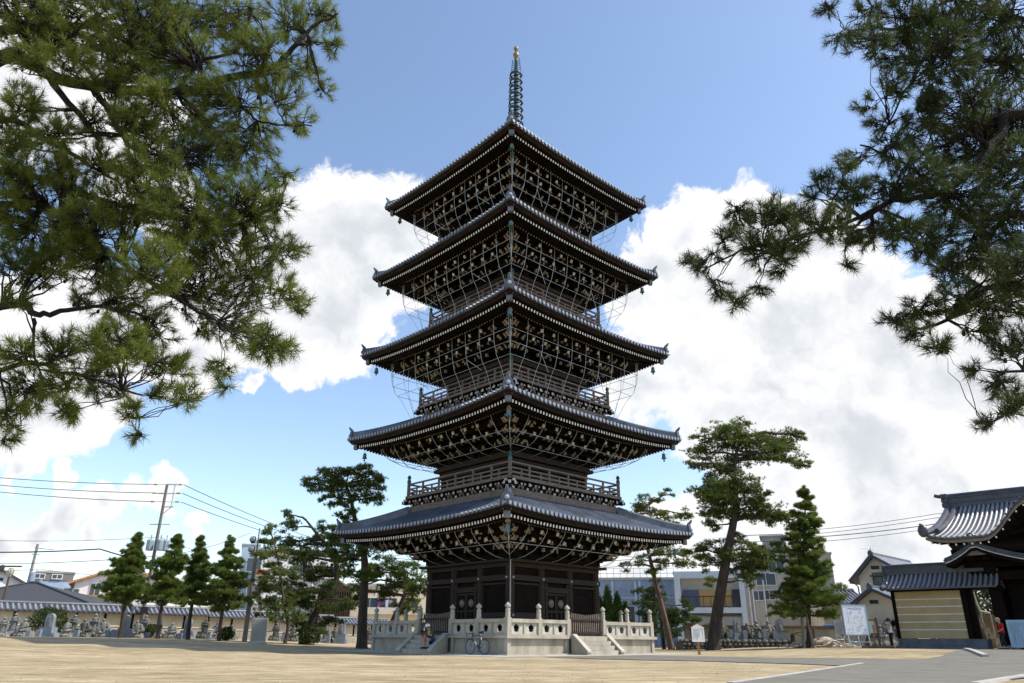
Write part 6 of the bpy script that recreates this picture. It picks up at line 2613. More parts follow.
def clothes_a(J):
    return [('sleeveless_top', [torso_chain(J, 1.12)], mat('white_violet_cotton', (0.70, 0.70, 0.80), 0.9, 0.06, 5)), ('trousers', trousers(J), mat('black_denim', (0.015, 0.016, 0.022), 0.9, 0.2, 5))]


person((p.x, 49, zg(p.x, 49)), R(75), J, 'visitor in a white sleeveless top and dark trousers facing the boards', clothes_a, HAIRK, HAIRK)

# visitor in red walking before the gate (faces left)
p = at(1006, 650, 45.3)
J = std_joints(head=(0, 0.07, 1.57), neck=(0, 0.03, 1.44), el_l=(-0.25, 0.02, 1.10), wr_l=(-0.20, 0.22, 1.00), el_r=(0.26, -0.05, 1.08), wr_r=(0.25, 0.05, 0.84),
               kn_l=(-0.10, 0.14, 0.50), an_l=(-0.10, 0.18, 0.09), toe_l=(-0.11, 0.32, 0.04), kn_r=(0.10, -0.02, 0.48), an_r=(0.10, -0.14, 0.10), toe_r=(0.11, 0.0, 0.04))


def clothes_b(J):
    a = torso_chain(J, 1.14)
    a[0] = (Vector((0, 0, 0.80)), (0.185, 0.15))
    return [('red_shirt', [a] + sleeves(J, 0.95, 0.08), mat('red_cotton', (0.48, 0.015, 0.02), 0.9, 0.12, 5)), ('trousers', trousers(J), mat('dark_trousers', (0.022, 0.02, 0.024), 0.9, 0.2, 5))]


person((p.x, 45.3, zg(p.x, 45.3)), R(80), J, 'grey haired visitor in a red shirt and face mask walking past the gate', clothes_b, HAIRG, mat('straw_hat', (0.50, 0.42, 0.28), 0.9, 0.1, 6))
hm = MB()
hm.ball((0.0, 0.07 + 0.075, 1.545), 0.055, 8, 6, 0, (1.1, 0.7, 0.9))
o = hm.build('face_mask', WHITEP, bpy.data.objects['person.001'], smooth=True)

# man sitting on the left stair, facing out over the court
c = face_hit(429.5, 648, 6.3, 3)
SN, ST_ = 6.13, c.y
seat = 0.43
J = dict(pelvis=(0, -0.02, seat + 0.13), chest=(0, 0.15, seat + 0.48), neck=(0, 0.25, seat + 0.63), head=(0, 0.31, seat + 0.755), face=(0, 0.97, -0.22),
         sh_l=(-0.19, 0.19, seat + 0.56), sh_r=(0.19, 0.19, seat + 0.56), el_l=(-0.27, 0.38, seat + 0.34), el_r=(0.27, 0.36, seat + 0.34), wr_l=(-0.10, 0.56, seat + 0.35), wr_r=(0.10, 0.56, seat + 0.33),
         hip_l=(-0.10, 0.03, seat + 0.11), hip_r=(0.10, 0.03, seat + 0.11), kn_l=(-0.15, 0.42, seat + 0.26), kn_r=(0.17, 0.42, seat + 0.26), an_l=(-0.14, 0.37, 0.30), an_r=(0.16, 0.37, 0.30), toe_l=(-0.15, 0.49, 0.262), toe_r=(0.18, 0.49, 0.262))


def clothes_c(J):
    return [('olive_shirt', [torso_chain(J, 1.10)] + sleeves(J, 0.7, 0.078), mat('olive_cotton', (0.07, 0.085, 0.05), 0.9, 0.15, 5)),
            ('arm_sleeves', [[(Vector(J['el_l']).lerp(Vector(J['sh_l']), 0.2), 0.05), (Vector(J['el_l']), 0.05), (Vector(J['wr_l']), 0.036)], [(Vector(J['el_r']).lerp(Vector(J['sh_r']), 0.2), 0.05), (Vector(J['el_r']), 0.05), (Vector(J['wr_r']), 0.036)]], RUB),
            ('blue_shorts', trousers(J, 0.72, False, 1.05), mat('blue_shorts', (0.012, 0.03, 0.22), 0.8, 0.15, 5))]


pp = Mp @ ROT[3] @ Vector((SN, ST_, 0))
fd = (Mp.to_3x3() @ (ROT[3].to_3x3() @ Vector((1, 0, 0))))
sit = person(pp, math.atan2(fd.y, fd.x) - PI / 2, J, 'man in a white cap, olive shirt and blue shorts sitting on the left steps', clothes_c, HAIRK, WHITEP)
m = MB()
m.box((0, 0.62, seat + 0.37), (0.16, 0.05, 0.12), Matrix.Rotation(R(-25), 3, 'X'))
o = m.build('small_red_bag', mat('red_nylon', (0.45, 0.02, 0.02), 0.7, 0.1, 5))
o.matrix_world = Matrix.Translation(pp) @ Matrix.Rotation(math.atan2(fd.y, fd.x) - PI / 2, 4, 'Z')
tag(o, 'small red pouch held by the man sitting on the steps', 'pouch')
# ------------------------------------------------------------------ foliage
def needle_mat(name, c1, c2, trans=0.35, scale=1.2, tcol=None):
    m = bpy.data.materials.new(name)
    m.use_nodes = True
    nt = m.node_tree
    N, L = nt.nodes, nt.links
    N.remove(N['Principled BSDF'])
    out = N['Material Output']
    tc = N.new('ShaderNodeTexCoord')
    nz = N.new('ShaderNodeTexNoise')
    nz.inputs['Scale'].default_value = scale
    nz.inputs['Detail'].default_value = 4
    nz.inputs['Roughness'].default_value = 0.7
    L.new(tc.outputs['Object'], nz.inputs['Vector'])
    at_ = N.new('ShaderNodeAttribute')
    at_.attribute_name = 'tint'
    ad = N.new('ShaderNodeMath')
    ad.operation = 'MULTIPLY_ADD'
    ad.inputs[1].default_value = 0.55
    L.new(at_.outputs['Fac'], ad.inputs[0])
    sc_ = N.new('ShaderNodeMath')
    sc_.operation = 'MULTIPLY_ADD'
    sc_.inputs[1].default_value = 1.2
    sc_.inputs[2].default_value = -0.38
    L.new(nz.outputs['Fac'], sc_.inputs[0])
    L.new(sc_.outputs[0], ad.inputs[2])
    mx = N.new('ShaderNodeMix')
    mx.data_type = 'RGBA'
    mx.inputs['A'].default_value = (*c1, 1)
    mx.inputs['B'].default_value = (*c2, 1)
    L.new(ad.outputs[0], mx.inputs['Factor'])
    d = N.new('ShaderNodeBsdfPrincipled')
    d.inputs['Roughness'].default_value = 0.55
    d.inputs['Specular IOR Level'].default_value = 0.25
    L.new(mx.outputs['Result'], d.inputs['Base Color'])
    t = N.new('ShaderNodeBsdfTranslucent')
    L.new(mx.outputs['Result'], t.inputs['Color'])
    ms_ = N.new('ShaderNodeMixShader')
    ms_.inputs[0].default_value = trans
    L.new(d.outputs[0], ms_.inputs[1])
    L.new(t.outputs[0], ms_.inputs[2])
    L.new(ms_.outputs[0], out.inputs['Surface'])
    return m


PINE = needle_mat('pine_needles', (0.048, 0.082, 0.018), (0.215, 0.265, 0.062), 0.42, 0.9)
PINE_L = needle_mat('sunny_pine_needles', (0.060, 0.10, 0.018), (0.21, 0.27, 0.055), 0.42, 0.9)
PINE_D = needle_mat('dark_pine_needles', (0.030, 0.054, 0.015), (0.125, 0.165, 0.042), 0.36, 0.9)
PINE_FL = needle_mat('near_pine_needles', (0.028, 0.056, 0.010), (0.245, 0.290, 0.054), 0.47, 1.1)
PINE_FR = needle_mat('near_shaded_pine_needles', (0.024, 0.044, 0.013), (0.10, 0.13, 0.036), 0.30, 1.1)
LEAF = needle_mat('shrub_leaves', (0.028, 0.050, 0.010), (0.09, 0.125, 0.03), 0.2, 3.0)
LEAF_B = needle_mat('thuja_leaves', (0.035, 0.075, 0.012), (0.10, 0.16, 0.03), 0.25, 2.0)
BARK = mat('pine_bark', (0.060, 0.045, 0.036), 0.95, 0.45, 3.0, 0.8, 14, stretch=(1, 1, 0.35))
BARK_R = mat('reddish_pine_bark', (0.13, 0.085, 0.065), 0.95, 0.35, 3.0, 0.7, 14, stretch=(1, 1, 0.35))
BARK_F = mat('near_pine_bark', (0.020, 0.016, 0.014), 0.95, 0.4, 8.0, 0.8, 30)
NRG = np.random.default_rng(12)


def unit(a):
    return a / np.maximum(1e-9, np.linalg.norm(a, axis=-1, keepdims=True))


def needles(name, C, D, K, Ln, Wd, spread, mm, parent, along=0.0, tint=None):
    """one mesh of thin needle blades: C tuft centres, D tuft directions"""
    C = np.asarray(C, float)
    D = unit(np.asarray(D, float))
    n = len(C)
    c = np.repeat(C, K, axis=0)
    d = np.repeat(D, K, axis=0)
    r_ = unit(NRG.normal(size=(n * K, 3)))
    nd = unit(d * (1 - spread) + r_ * spread)
    if along:
        f = NRG.random((n * K, 1))
        c = c + d * (f * along)
    ln = Ln * NRG.uniform(0.75, 1.15, (n * K, 1))
    sd = unit(np.cross(nd, NRG.normal(size=(n * K, 3)))) * Wd * 0.5
    v = np.empty((n * K, 3, 3))
    v[:, 0] = c - sd
    v[:, 1] = c + sd
    v[:, 2] = c + nd * ln
    nv = n * K * 3
    me = bpy.data.meshes.new(name)
    me.vertices.add(nv)
    me.vertices.foreach_set('co', v.reshape(-1))
    me.loops.add(nv)
    me.loops.foreach_set('vertex_index', np.arange(nv, dtype=np.int32))
    me.polygons.add(n * K)
    me.polygons.foreach_set('loop_start', np.arange(0, nv, 3, dtype=np.int32))
    me.polygons.foreach_set('loop_total', np.full(n * K, 3, dtype=np.int32))
    me.materials.append(mm)
    tv = NRG.random(n) if tint is None else tint
    a = me.attributes.new('tint', 'FLOAT', 'POINT')
    a.data.foreach_set('value', np.repeat(tv, K * 3).astype(np.float32))
    me.update()
    me.validate()
    o = bpy.data.objects.new(name, me)
    COL.objects.link(o)
    o.parent = parent
    return o


def mpp(p):
    """metres per photo pixel at a world point"""
    d = p.y * math.cos(PITCH) + (p.z - CAM_H) * math.sin(PITCH)
    return d / CAM_F


def curve_pts(a, b_, n, sag, rnd, wob):
    a, b_ = Vector(a), Vector(b_)
    out = []
    L_ = (b_ - a).length
    for i in range(n + 1):
        f = i / n
        p = a.lerp(b_, f) + Vector((rnd.uniform(-1, 1), rnd.uniform(-1, 1), rnd.uniform(-1, 1))) * wob * L_ * (0 < i < n)
        p.z += sag * L_ * 4 * f * (1 - f)
        out.append(p)
    return out


def pad_tufts(c, rx, ry, rz, n, rnd_clump=110, flat=0.5):
    """needle tufts gathered in small clumps through a flattened pad"""
    k = max(4, int(n / 22))
    u = unit(NRG.normal(size=(k, 3))) * (NRG.random((k, 1)) ** (1 / 2.4))
    cc = np.array(c) + u * np.array([rx, ry, rz])
    pick = NRG.integers(0, k, n)
    sz = (rx * ry * rz) ** (1 / 3) * 0.20
    off = NRG.normal(size=(n, 3)) * np.array([1.25, 1.25, 0.55]) * sz
    P_ = cc[pick] + off
    D_ = unit((P_ - np.array(c)) / np.array([rx, ry, rz])) * 0.7 + np.array([0, 0, 0.75]) + NRG.normal(size=(n, 3)) * 0.35
    t = np.clip(0.5 + 0.0 * P_[:, 0] + NRG.normal(size=n) * 0.22 + (NRG.normal(size=k) * 0.25)[pick], 0, 1)
    return P_, D_, t


def pad_tree(name, label, trunk, Y, r0, r1, pads, mm, bark, seed, dens=0.36, group=None, Ln=0.24, limbs=True, extra=(), fat=1.4):
    """pine with a trunk along photo points and flat needle pads"""
    rnd = random.Random(seed)
    b0_ = at(trunk[0][0], trunk[0][1], Y)
    base = Vector((b0_.x, Y, zg(b0_.x, Y)))
    t = thing(name, base, 0, label, 'tree', group)
    tp = [Vector((0, 0, -0.1))]
    for i, q in enumerate(trunk[1:]):
        dy = q[2] if len(q) > 2 else 0
        tp.append(at(q[0], q[1], Y + dy) - base)
    # smooth the trunk line
    fine = []
    for i in range(len(tp) - 1):
        p0, p1, p2, p3 = tp[max(i - 1, 0)], tp[i], tp[i + 1], tp[min(i + 2, len(tp) - 1)]
        for j in range(5):
            f = j / 5
            fine.append(0.5 * ((2 * p1) + (p2 - p0) * f + (2 * p0 - 5 * p1 + 4 * p2 - p3) * f * f + (3 * p1 - p0 - 3 * p2 + p3) * f ** 3))
    fine.append(tp[-1])
    n = len(fine)
    rad = [r0 + (r1 - r0) * (i / (n - 1)) + (0.22 * r0 * max(0, 1 - i / 2.0)) for i in range(n)]
    m = MB()
    m.tube(fine, rad, 10)
    m.build('trunk', bark, t, smooth=True)
    for ex in extra:
        m = MB()
        pts = [Vector((at(ex[0][0], ex[0][1], Y).x - base.x, 0.3, -0.1))] + [at(q[0], q[1], Y + 0.3) - base for q in ex[1:]]
        m.tube(pts, [r0 * 0.55] + [r0 * 0.4] * (len(pts) - 1), 8)
        m.build('trunk', bark, t, smooth=True)
    Cs, Ds, Ts = [], [], []
    br = MB()
    for pd in pads:
        px_, py_, rx, ry = pd[:4]
        dY = pd[4] if len(pd) > 4 else rnd.uniform(-1.3, 1.3)
        c = at(px_, py_, Y + dY) - base
        k = mpp(c + base)
        wx, wz = rx * k, ry * k * fat
        wy = max(0.6 * wx, wz)
        cnt = int(max(40, 2.1 * dens * PI * rx * ry))
        P_, D_, tt = pad_tufts(c, wx, wy, wz, cnt)
        Cs.append(P_)
        Ds.append(D_)
        Ts.append(tt)
        # limb from the trunk
        if limbs:
            cand = [q for q in fine if q.z < c.z + 0.2] or [fine[0]]
            best = min(cand[len(cand) // 3:] or cand, key=lambda q: (q - c).length + 0.5 * abs(q.z - c.z))
            pts = curve_pts(best, c, 5, rnd.uniform(-0.05, 0.10), rnd, 0.035)
            rr_ = min(r0 * 0.45, 0.035 + 0.03 * (c - best).length)
            br.tube(pts, [rr_ * (1 - 0.14 * i) for i in range(6)], 6)
            for _ in range(4):
                e = Vector(P_[rnd.randrange(len(P_))])
                s0 = pts[rnd.choice((3, 4, 5))]
                br.tube(curve_pts(s0, e, 3, 0.05, rnd, 0.05), [rr_ * 0.4, rr_ * 0.35, rr_ * 0.28, rr_ * 0.18], 4)
    if limbs:
        br.build('branches', bark, t, smooth=True)
    needles('crown', np.concatenate(Cs), np.concatenate(Ds), 13, Ln, 0.032, 0.48, mm, t, tint=np.concatenate(Ts))
    return t


def cone_tree(name, label, xb, yb, x_top, y_top, Y, half, y_low, mm, bark, seed, levels=9, dens=1.0, group=None, r0=0.16, shape=0.85, stems=()):
    """young pine of stacked branch whorls"""
    rnd = random.Random(seed)
    b0_ = at(xb, yb, Y)
    base = Vector((b0_.x, Y, zg(b0_.x, Y)))
    t = thing(name, base, 0, label, 'tree', group)
    top = at(x_top, y_top, Y) - base
    H_ = top.z
    k = mpp(base + top * 0.3)
    Rm = half * k
    zl = (at(xb, y_low, Y) - base).z
    axis = lambda z: Vector((top.x * z / H_ + 0.10 * math.sin(z * 0.9 + seed), 0.12 * math.sin(z * 0.7 + 2 * seed), z))
    m = MB()
    m.tube([axis(H_ * i / 10) - (Vector((0, 0, 0.1)) if i == 0 else Vector()) for i in range(11)], [r0 * (1 - 0.085 * i) for i in range(11)], 8)
    m.build('trunk', bark, t, smooth=True)
    for sx in stems:
        e = at(sx, yb + 0.3, Y - 0.4) - base
        m = MB()
        m.tube([Vector((e.x, -0.4, -0.1)), Vector((e.x * 0.35, -0.1, zl * 0.9 + 1.0))], [r0 * 0.6, r0 * 0.45], 7)
        m.build('stake', mat('grey_stake', (0.20, 0.17, 0.14), 0.9, 0.2, 3), t, smooth=True)
    br = MB()
    Cs, Ds, Ts = [], [], []
    for i in range(levels):
        f = i / (levels - 1)
        z = zl + 0.35 + (H_ - zl - 0.6) * f
        Rl = Rm * (1 - f) ** shape * (0.72 + 0.42 * rnd.random()) + 0.12
        nb = rnd.choice((5, 6, 6, 7)) if f < 0.7 else 4
        a0 = rnd.random() * 6.28
        for j in range(nb):
            a = a0 + 2 * PI * j / nb + rnd.uniform(-0.3, 0.3)
            Rb = Rl * rnd.uniform(0.50, 1.18)
            o = axis(z)
            zz = rnd.uniform(-0.40, 0.40)
            e = o + Vector((math.cos(a) * Rb, math.sin(a) * Rb, zz + 0.10 * Rb))
            pts = curve_pts(o, e, 4, -0.06, rnd, 0.02)
            br.tube(pts, [0.045, 0.04, 0.032, 0.024, 0.012], 5)
            for g in (0.4, 0.62, 0.82, 1.0):
                c = o.lerp(e, g)
                w_ = (0.12 + 0.12 * (1 - f) + 0.16 * Rb) * (0.8 + 0.5 * rnd.random()) * (1.2 - 0.55 * g)
                cnt = int(35 * dens * (0.5 + 0.9 * w_))
                P_, D_, tt = pad_tufts(c, w_, w_, w_ * 0.48, cnt)
                Cs.append(P_)
                Ds.append(D_ + np.array([math.cos(a), math.sin(a), 0.3]) * 0.5)
                Ts.append(tt)
    P_, D_, tt = pad_tufts(axis(H_ - 0.35), 0.07, 0.07, 0.55, 26)
    Cs.append(P_)
    Ds.append(D_)
    Ts.append(tt)
    br.build('branches', bark, t, smooth=True)
    needles('crown', np.concatenate(Cs), np.concatenate(Ds), 12, 0.27, 0.030, 0.45, mm, t, tint=np.concatenate(Ts))
    return t


def shrub(name, label, x, yb, Y, w_px, h_px, mm, seed, cat='bush', K=5, Ln=0.11, Wd=0.07, col=False, dens=1.0, flame=False):
    b0_ = at(x, yb, Y)
    base = Vector((b0_.x, Y, zg(b0_.x, Y)))
    t = thing(name, base, 0, label, cat)
    k = mpp(base)
    w_, h_ = w_px * k / 2, h_px * k
    n = int(900 * dens)
    u = unit(NRG.normal(size=(n, 3))) * (0.55 + 0.45 * NRG.random((n, 1)) ** 0.5)
    bump = 1 + 0.16 * np.sin(u[:, :1] * 7 + seed) * np.cos(u[:, 1:2] * 6 + seed) + 0.08 * np.sin(u[:, 2:] * 11)
    if flame:
        z = NRG.random(n)
        rr_ = w_ * np.clip(np.sin(np.pi * (0.16 + 0.84 * z)) ** 0.8, 0.02, 1) * NRG.random(n) ** 0.4
        a = NRG.random(n) * 6.28
        C = np.stack([rr_ * np.cos(a), rr_ * np.sin(a), z * h_ * (1 + 0.06 * NRG.normal(size=n))], 1)
        D = np.stack([np.cos(a) * 0.4, np.sin(a) * 0.4, np.full(n, 1.0)], 1)
    else:
        C = u * bump * np.array([w_, w_ * 0.9, h_ * 0.52]) + np.array([0, 0, h_ * 0.52])
        D = u + np.array([0, 0, 0.3])
    C[:, 2] = np.maximum(C[:, 2], 0.03)
    m = MB()
    m.tube([(0, 0, -0.05), (0, 0, h_ * 0.6)], [0.05, 0.02], 6)
    for i in range(5):
        a = i * 1.26
        m.tube([(0, 0, h_ * 0.15), (w_ * 0.5 * math.cos(a), w_ * 0.5 * math.sin(a), h_ * 0.6)], [0.03, 0.012], 5)
    m.build('stems', BARK, t)
    needles('foliage', C, D, K, Ln, Wd, 0.6, mm, t)
    return t


GL = 'young pines in the row along the left wall'
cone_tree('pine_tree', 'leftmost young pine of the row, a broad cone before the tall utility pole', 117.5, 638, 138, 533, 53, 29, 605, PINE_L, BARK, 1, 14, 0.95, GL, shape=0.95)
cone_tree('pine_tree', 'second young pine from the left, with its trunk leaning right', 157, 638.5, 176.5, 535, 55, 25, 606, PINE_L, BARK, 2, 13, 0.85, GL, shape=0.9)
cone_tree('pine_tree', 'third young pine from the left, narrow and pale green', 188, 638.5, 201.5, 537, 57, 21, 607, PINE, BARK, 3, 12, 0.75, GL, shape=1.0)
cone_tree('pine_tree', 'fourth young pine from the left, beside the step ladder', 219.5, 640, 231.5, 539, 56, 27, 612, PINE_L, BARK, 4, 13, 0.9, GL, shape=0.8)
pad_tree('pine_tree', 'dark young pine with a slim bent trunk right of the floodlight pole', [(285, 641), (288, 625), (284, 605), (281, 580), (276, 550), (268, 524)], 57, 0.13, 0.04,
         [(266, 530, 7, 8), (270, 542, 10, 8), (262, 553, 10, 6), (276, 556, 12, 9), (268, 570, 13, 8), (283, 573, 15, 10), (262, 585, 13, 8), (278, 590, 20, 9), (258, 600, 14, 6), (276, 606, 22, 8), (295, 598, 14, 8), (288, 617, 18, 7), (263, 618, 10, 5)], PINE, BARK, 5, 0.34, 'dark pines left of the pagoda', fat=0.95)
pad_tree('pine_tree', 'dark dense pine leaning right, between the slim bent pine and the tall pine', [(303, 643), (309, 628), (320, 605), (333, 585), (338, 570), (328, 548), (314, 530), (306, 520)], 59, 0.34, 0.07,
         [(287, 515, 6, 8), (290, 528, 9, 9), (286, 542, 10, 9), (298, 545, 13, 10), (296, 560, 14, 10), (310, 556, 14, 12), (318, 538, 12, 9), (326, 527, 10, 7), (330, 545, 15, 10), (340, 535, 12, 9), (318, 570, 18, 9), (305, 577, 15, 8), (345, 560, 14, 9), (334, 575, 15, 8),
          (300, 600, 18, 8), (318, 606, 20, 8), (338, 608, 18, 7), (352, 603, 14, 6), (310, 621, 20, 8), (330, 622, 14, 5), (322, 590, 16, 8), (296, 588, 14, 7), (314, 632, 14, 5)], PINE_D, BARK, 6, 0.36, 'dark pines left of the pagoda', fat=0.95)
pad_tree('pine_tree', 'tall pine with a flat spreading crown left of the pagoda', [(362, 645), (362.5, 620), (364, 590), (364.5, 560), (360, 540), (355, 520), (351, 500), (346, 485)], 51.5, 0.36, 0.08,
         [(308, 484, 12, 6), (322, 480, 14, 7), (334, 474, 14, 7), (350, 470, 16, 6), (365, 473, 14, 7), (374, 485, 13, 7), (380, 480, 7, 4), (350, 486, 20, 9), (334, 490, 14, 6), (366, 496, 14, 7), (378, 499, 8, 6), (338, 503, 10, 6), (352, 507, 12, 5), (326, 497, 7, 4),
          (345, 520, 12, 6), (358, 530, 12, 6), (352, 543, 16, 7), (368, 553, 14, 6), (348, 560, 14, 6), (384, 548, 14, 5), (340, 553, 14, 6), (373, 541, 14, 6), (350, 573, 16, 6), (373, 576, 14, 5), (338, 535, 12, 5)], PINE, BARK, 7, 0.40, None)
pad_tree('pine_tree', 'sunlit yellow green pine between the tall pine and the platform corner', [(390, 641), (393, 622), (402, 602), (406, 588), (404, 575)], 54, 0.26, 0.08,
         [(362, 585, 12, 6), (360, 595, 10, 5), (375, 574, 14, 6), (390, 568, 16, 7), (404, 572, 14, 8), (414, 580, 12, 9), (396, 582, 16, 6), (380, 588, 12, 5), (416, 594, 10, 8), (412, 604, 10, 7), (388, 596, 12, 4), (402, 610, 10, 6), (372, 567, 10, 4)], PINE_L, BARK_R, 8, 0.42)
# right side
pad_tree('pine_tree', 'tall dark pine with a curved trunk and layered crown right of the pagoda', [(713, 650.5), (716, 622), (721, 590), (727, 555), (733, 525), (736, 505), (734, 480), (736, 455), (742, 436)], 55, 0.46, 0.08,
         [(718, 430, 18, 7), (736, 425, 14, 5), (731, 438, 22, 9), (750, 440, 20, 8), (766, 450, 24, 9), (786, 440, 22, 7), (800, 437, 10, 4), (782, 453, 20, 7), (798, 464, 14, 5), (704, 453, 16, 7), (716, 466, 20, 8), (694, 463, 7, 5), (735, 466, 18, 7), (700, 490, 12, 5), (712, 492, 18, 8),
          (730, 494, 20, 9), (748, 501, 18, 8), (764, 506, 12, 5), (707, 512, 14, 7), (722, 510, 18, 7), (748, 515, 20, 8), (768, 520, 12, 6), (714, 527, 10, 5), (776, 516, 14, 8), (792, 520, 10, 6),
          (697, 552, 10, 5), (712, 548, 14, 6), (724, 558, 16, 6), (704, 562, 10, 6), (747, 558, 24, 8), (760, 568, 16, 7), (738, 570, 14, 6), (747, 580, 9, 5), (708, 578, 5, 7), (752, 548, 14, 5), (740, 452, 22, 8), (724, 480, 22, 8), (742, 484, 20, 8), (716, 500, 18, 7), (732, 540, 14, 6), (758, 492, 12, 6), (700, 440, 10, 5)], PINE, BARK, 9, 0.46)
pad_tree('pine_tree', 'slender pine with a long bare leaning trunk behind the right eave', [(672, 651), (664, 615), (655, 580), (648, 550), (641, 525), (636, 510)], 60, 0.24, 0.07,
         [(645, 502, 14, 5), (637, 507, 10, 4), (660, 498, 10, 4), (671, 494, 6, 4), (656, 513, 12, 4), (668, 518, 14, 5), (684, 516, 10, 6), (676, 527, 12, 5), (670, 552, 18, 5), (682, 562, 14, 6), (664, 562, 10, 4), (690, 556, 10, 5), (640, 560, 12, 4), (628, 566, 8, 4), (655, 572, 9, 4)], PINE, BARK_R, 10, 0.42)
pad_tree('pine_tree', 'low bushy pine behind the right end of the platform', [(664, 646), (662, 630), (659, 605), (656, 580)], 63, 0.15, 0.05,
         [(652, 578, 9, 5), (645, 590, 12, 6), (658, 594, 12, 6), (650, 604, 16, 6), (664, 606, 12, 6), (644, 615, 12, 5), (660, 618, 18, 7), (684, 610, 8, 7), (678, 620, 16, 6), (694, 624, 14, 5), (650, 628, 14, 5), (668, 632, 16, 5), (704, 628, 8, 4), (688, 604, 6, 5)], PINE_D, BARK, 11, 0.44)
cone_tree('pine_tree', 'broad conical pine on three stakes left of the map board', 809, 650, 802.5, 487, 52, 39, 620, PINE_L, BARK, 12, 19, 0.95, None, 0.17, 0.72, (804, 814))
for x, h_, w_ in ((609, 41, 17), (619, 36, 14), (601, 33, 14), (627, 27, 11)):
    shrub('cypress', {609: 'tallest bright green cypress column behind the right platform balustrade', 619: 'bright green cypress column between the tallest one and the thin right one',
                      601: 'cypress column close against the right side of the pagoda wall', 627: 'thin low cypress column at the right of its clump'}[x], x, 640, 60, w_, h_ + 14, LEAF_B, x, 'cypress', 6, 0.26, 0.06, dens=1.1, flame=True)
shrub('bush', 'pale rounded bush below the cypress columns', 614, 638, 58, 17, 20, LEAF, 3, dens=0.7)
shrub('bush', 'large round dark green bush behind the tall pale monument', 46, 635, 56.2, 36, 27, LEAF, 8, dens=1.7)
shrub('bush', 'little round clipped shrub between the statues', 149, 637, 60.5, 10, 12, LEAF, 5, dens=0.5)
shrub('bush', 'dark shrub at the foot of the fourth pine', 226, 639, 60, 13, 12, LEAF, 6, dens=0.6)
shrub('bush', 'dark low bush at the base of the leaning dark pine', 309, 641, 58, 22, 16, LEAF, 7, dens=1.0)
shrub('bush', 'small reddish shrub above the left end of the wall', 22, 612, 66, 9, 17, needle_mat('reddish_leaves', (0.08, 0.025, 0.02), (0.18, 0.06, 0.04), 0.2, 3.0), 9, dens=0.4)
for i, (x, yb, Y, w_, h_, lab) in enumerate(((955, 648, 62, 60, 66, 'leafy tree seen through the opening beside the gate'), (1010, 648, 66, 80, 74, 'broad leafy tree behind the gate'), (905, 646, 63, 22, 24, 'dark bush behind the end of the wing wall'))):
    shrub('leafy_tree' if i < 2 else 'bush', lab, x, yb, Y, w_, h_, LEAF, 20 + i, 'tree' if i < 2 else 'bush', 6, 0.20, 0.12, dens=5.0)

# sago palm
p = at(793, 640, 57.5)
t = thing('sago_palm', (p.x, 57.5, zg(p.x, 57.5) + 0.2), 0, 'small sago palm with arching fronds at the end of the rubble terrace', 'palm')
m = MB()
m.tube([(0, 0, -0.3), (0, 0, 0.6)], [0.2, 0.16], 8)
m.build('trunk', BARK, t)
m = MB()
rr = random.Random(3)
for i in range(15):
    a = 2 * PI * i / 15 + rr.uniform(-.15, .15)
    L_ = rr.uniform(0.85, 1.15)
    el = rr.uniform(0.3, 1.1)
    d = Vector((math.cos(a), math.sin(a), 0))
    pts = [Vector((0, 0, 0.6)) + d * (L_ * f * math.cos(el * (1 - 0.4 * f))) + Vector((0, 0, L_ * (math.sin(el) * f - 0.55 * f * f))) for f in [j / 6 for j in range(7)]]
    m.tube(pts, 0.015, 4)
    sd_ = Vector((-d.y, d.x, 0))
    for j in range(1, 6):
        for k_ in range(3):
            q = pts[j].lerp(pts[j + 1], k_ / 3)
            for sg in (-1, 1):
                tip_ = q + sd_ * sg * 0.22 * (1 - j / 9) + d * 0.10 + Vector((0, 0, 0.05))
                m.add([q - d * 0.02, q + d * 0.02, tip_], [(0, 1, 2)])
m.build('fronds', mat('palm_green', (0.07, 0.11, 0.03), 0.6, 0.3, 4), t)

# ------------------------------------------------------------------ the two near pines that frame the view


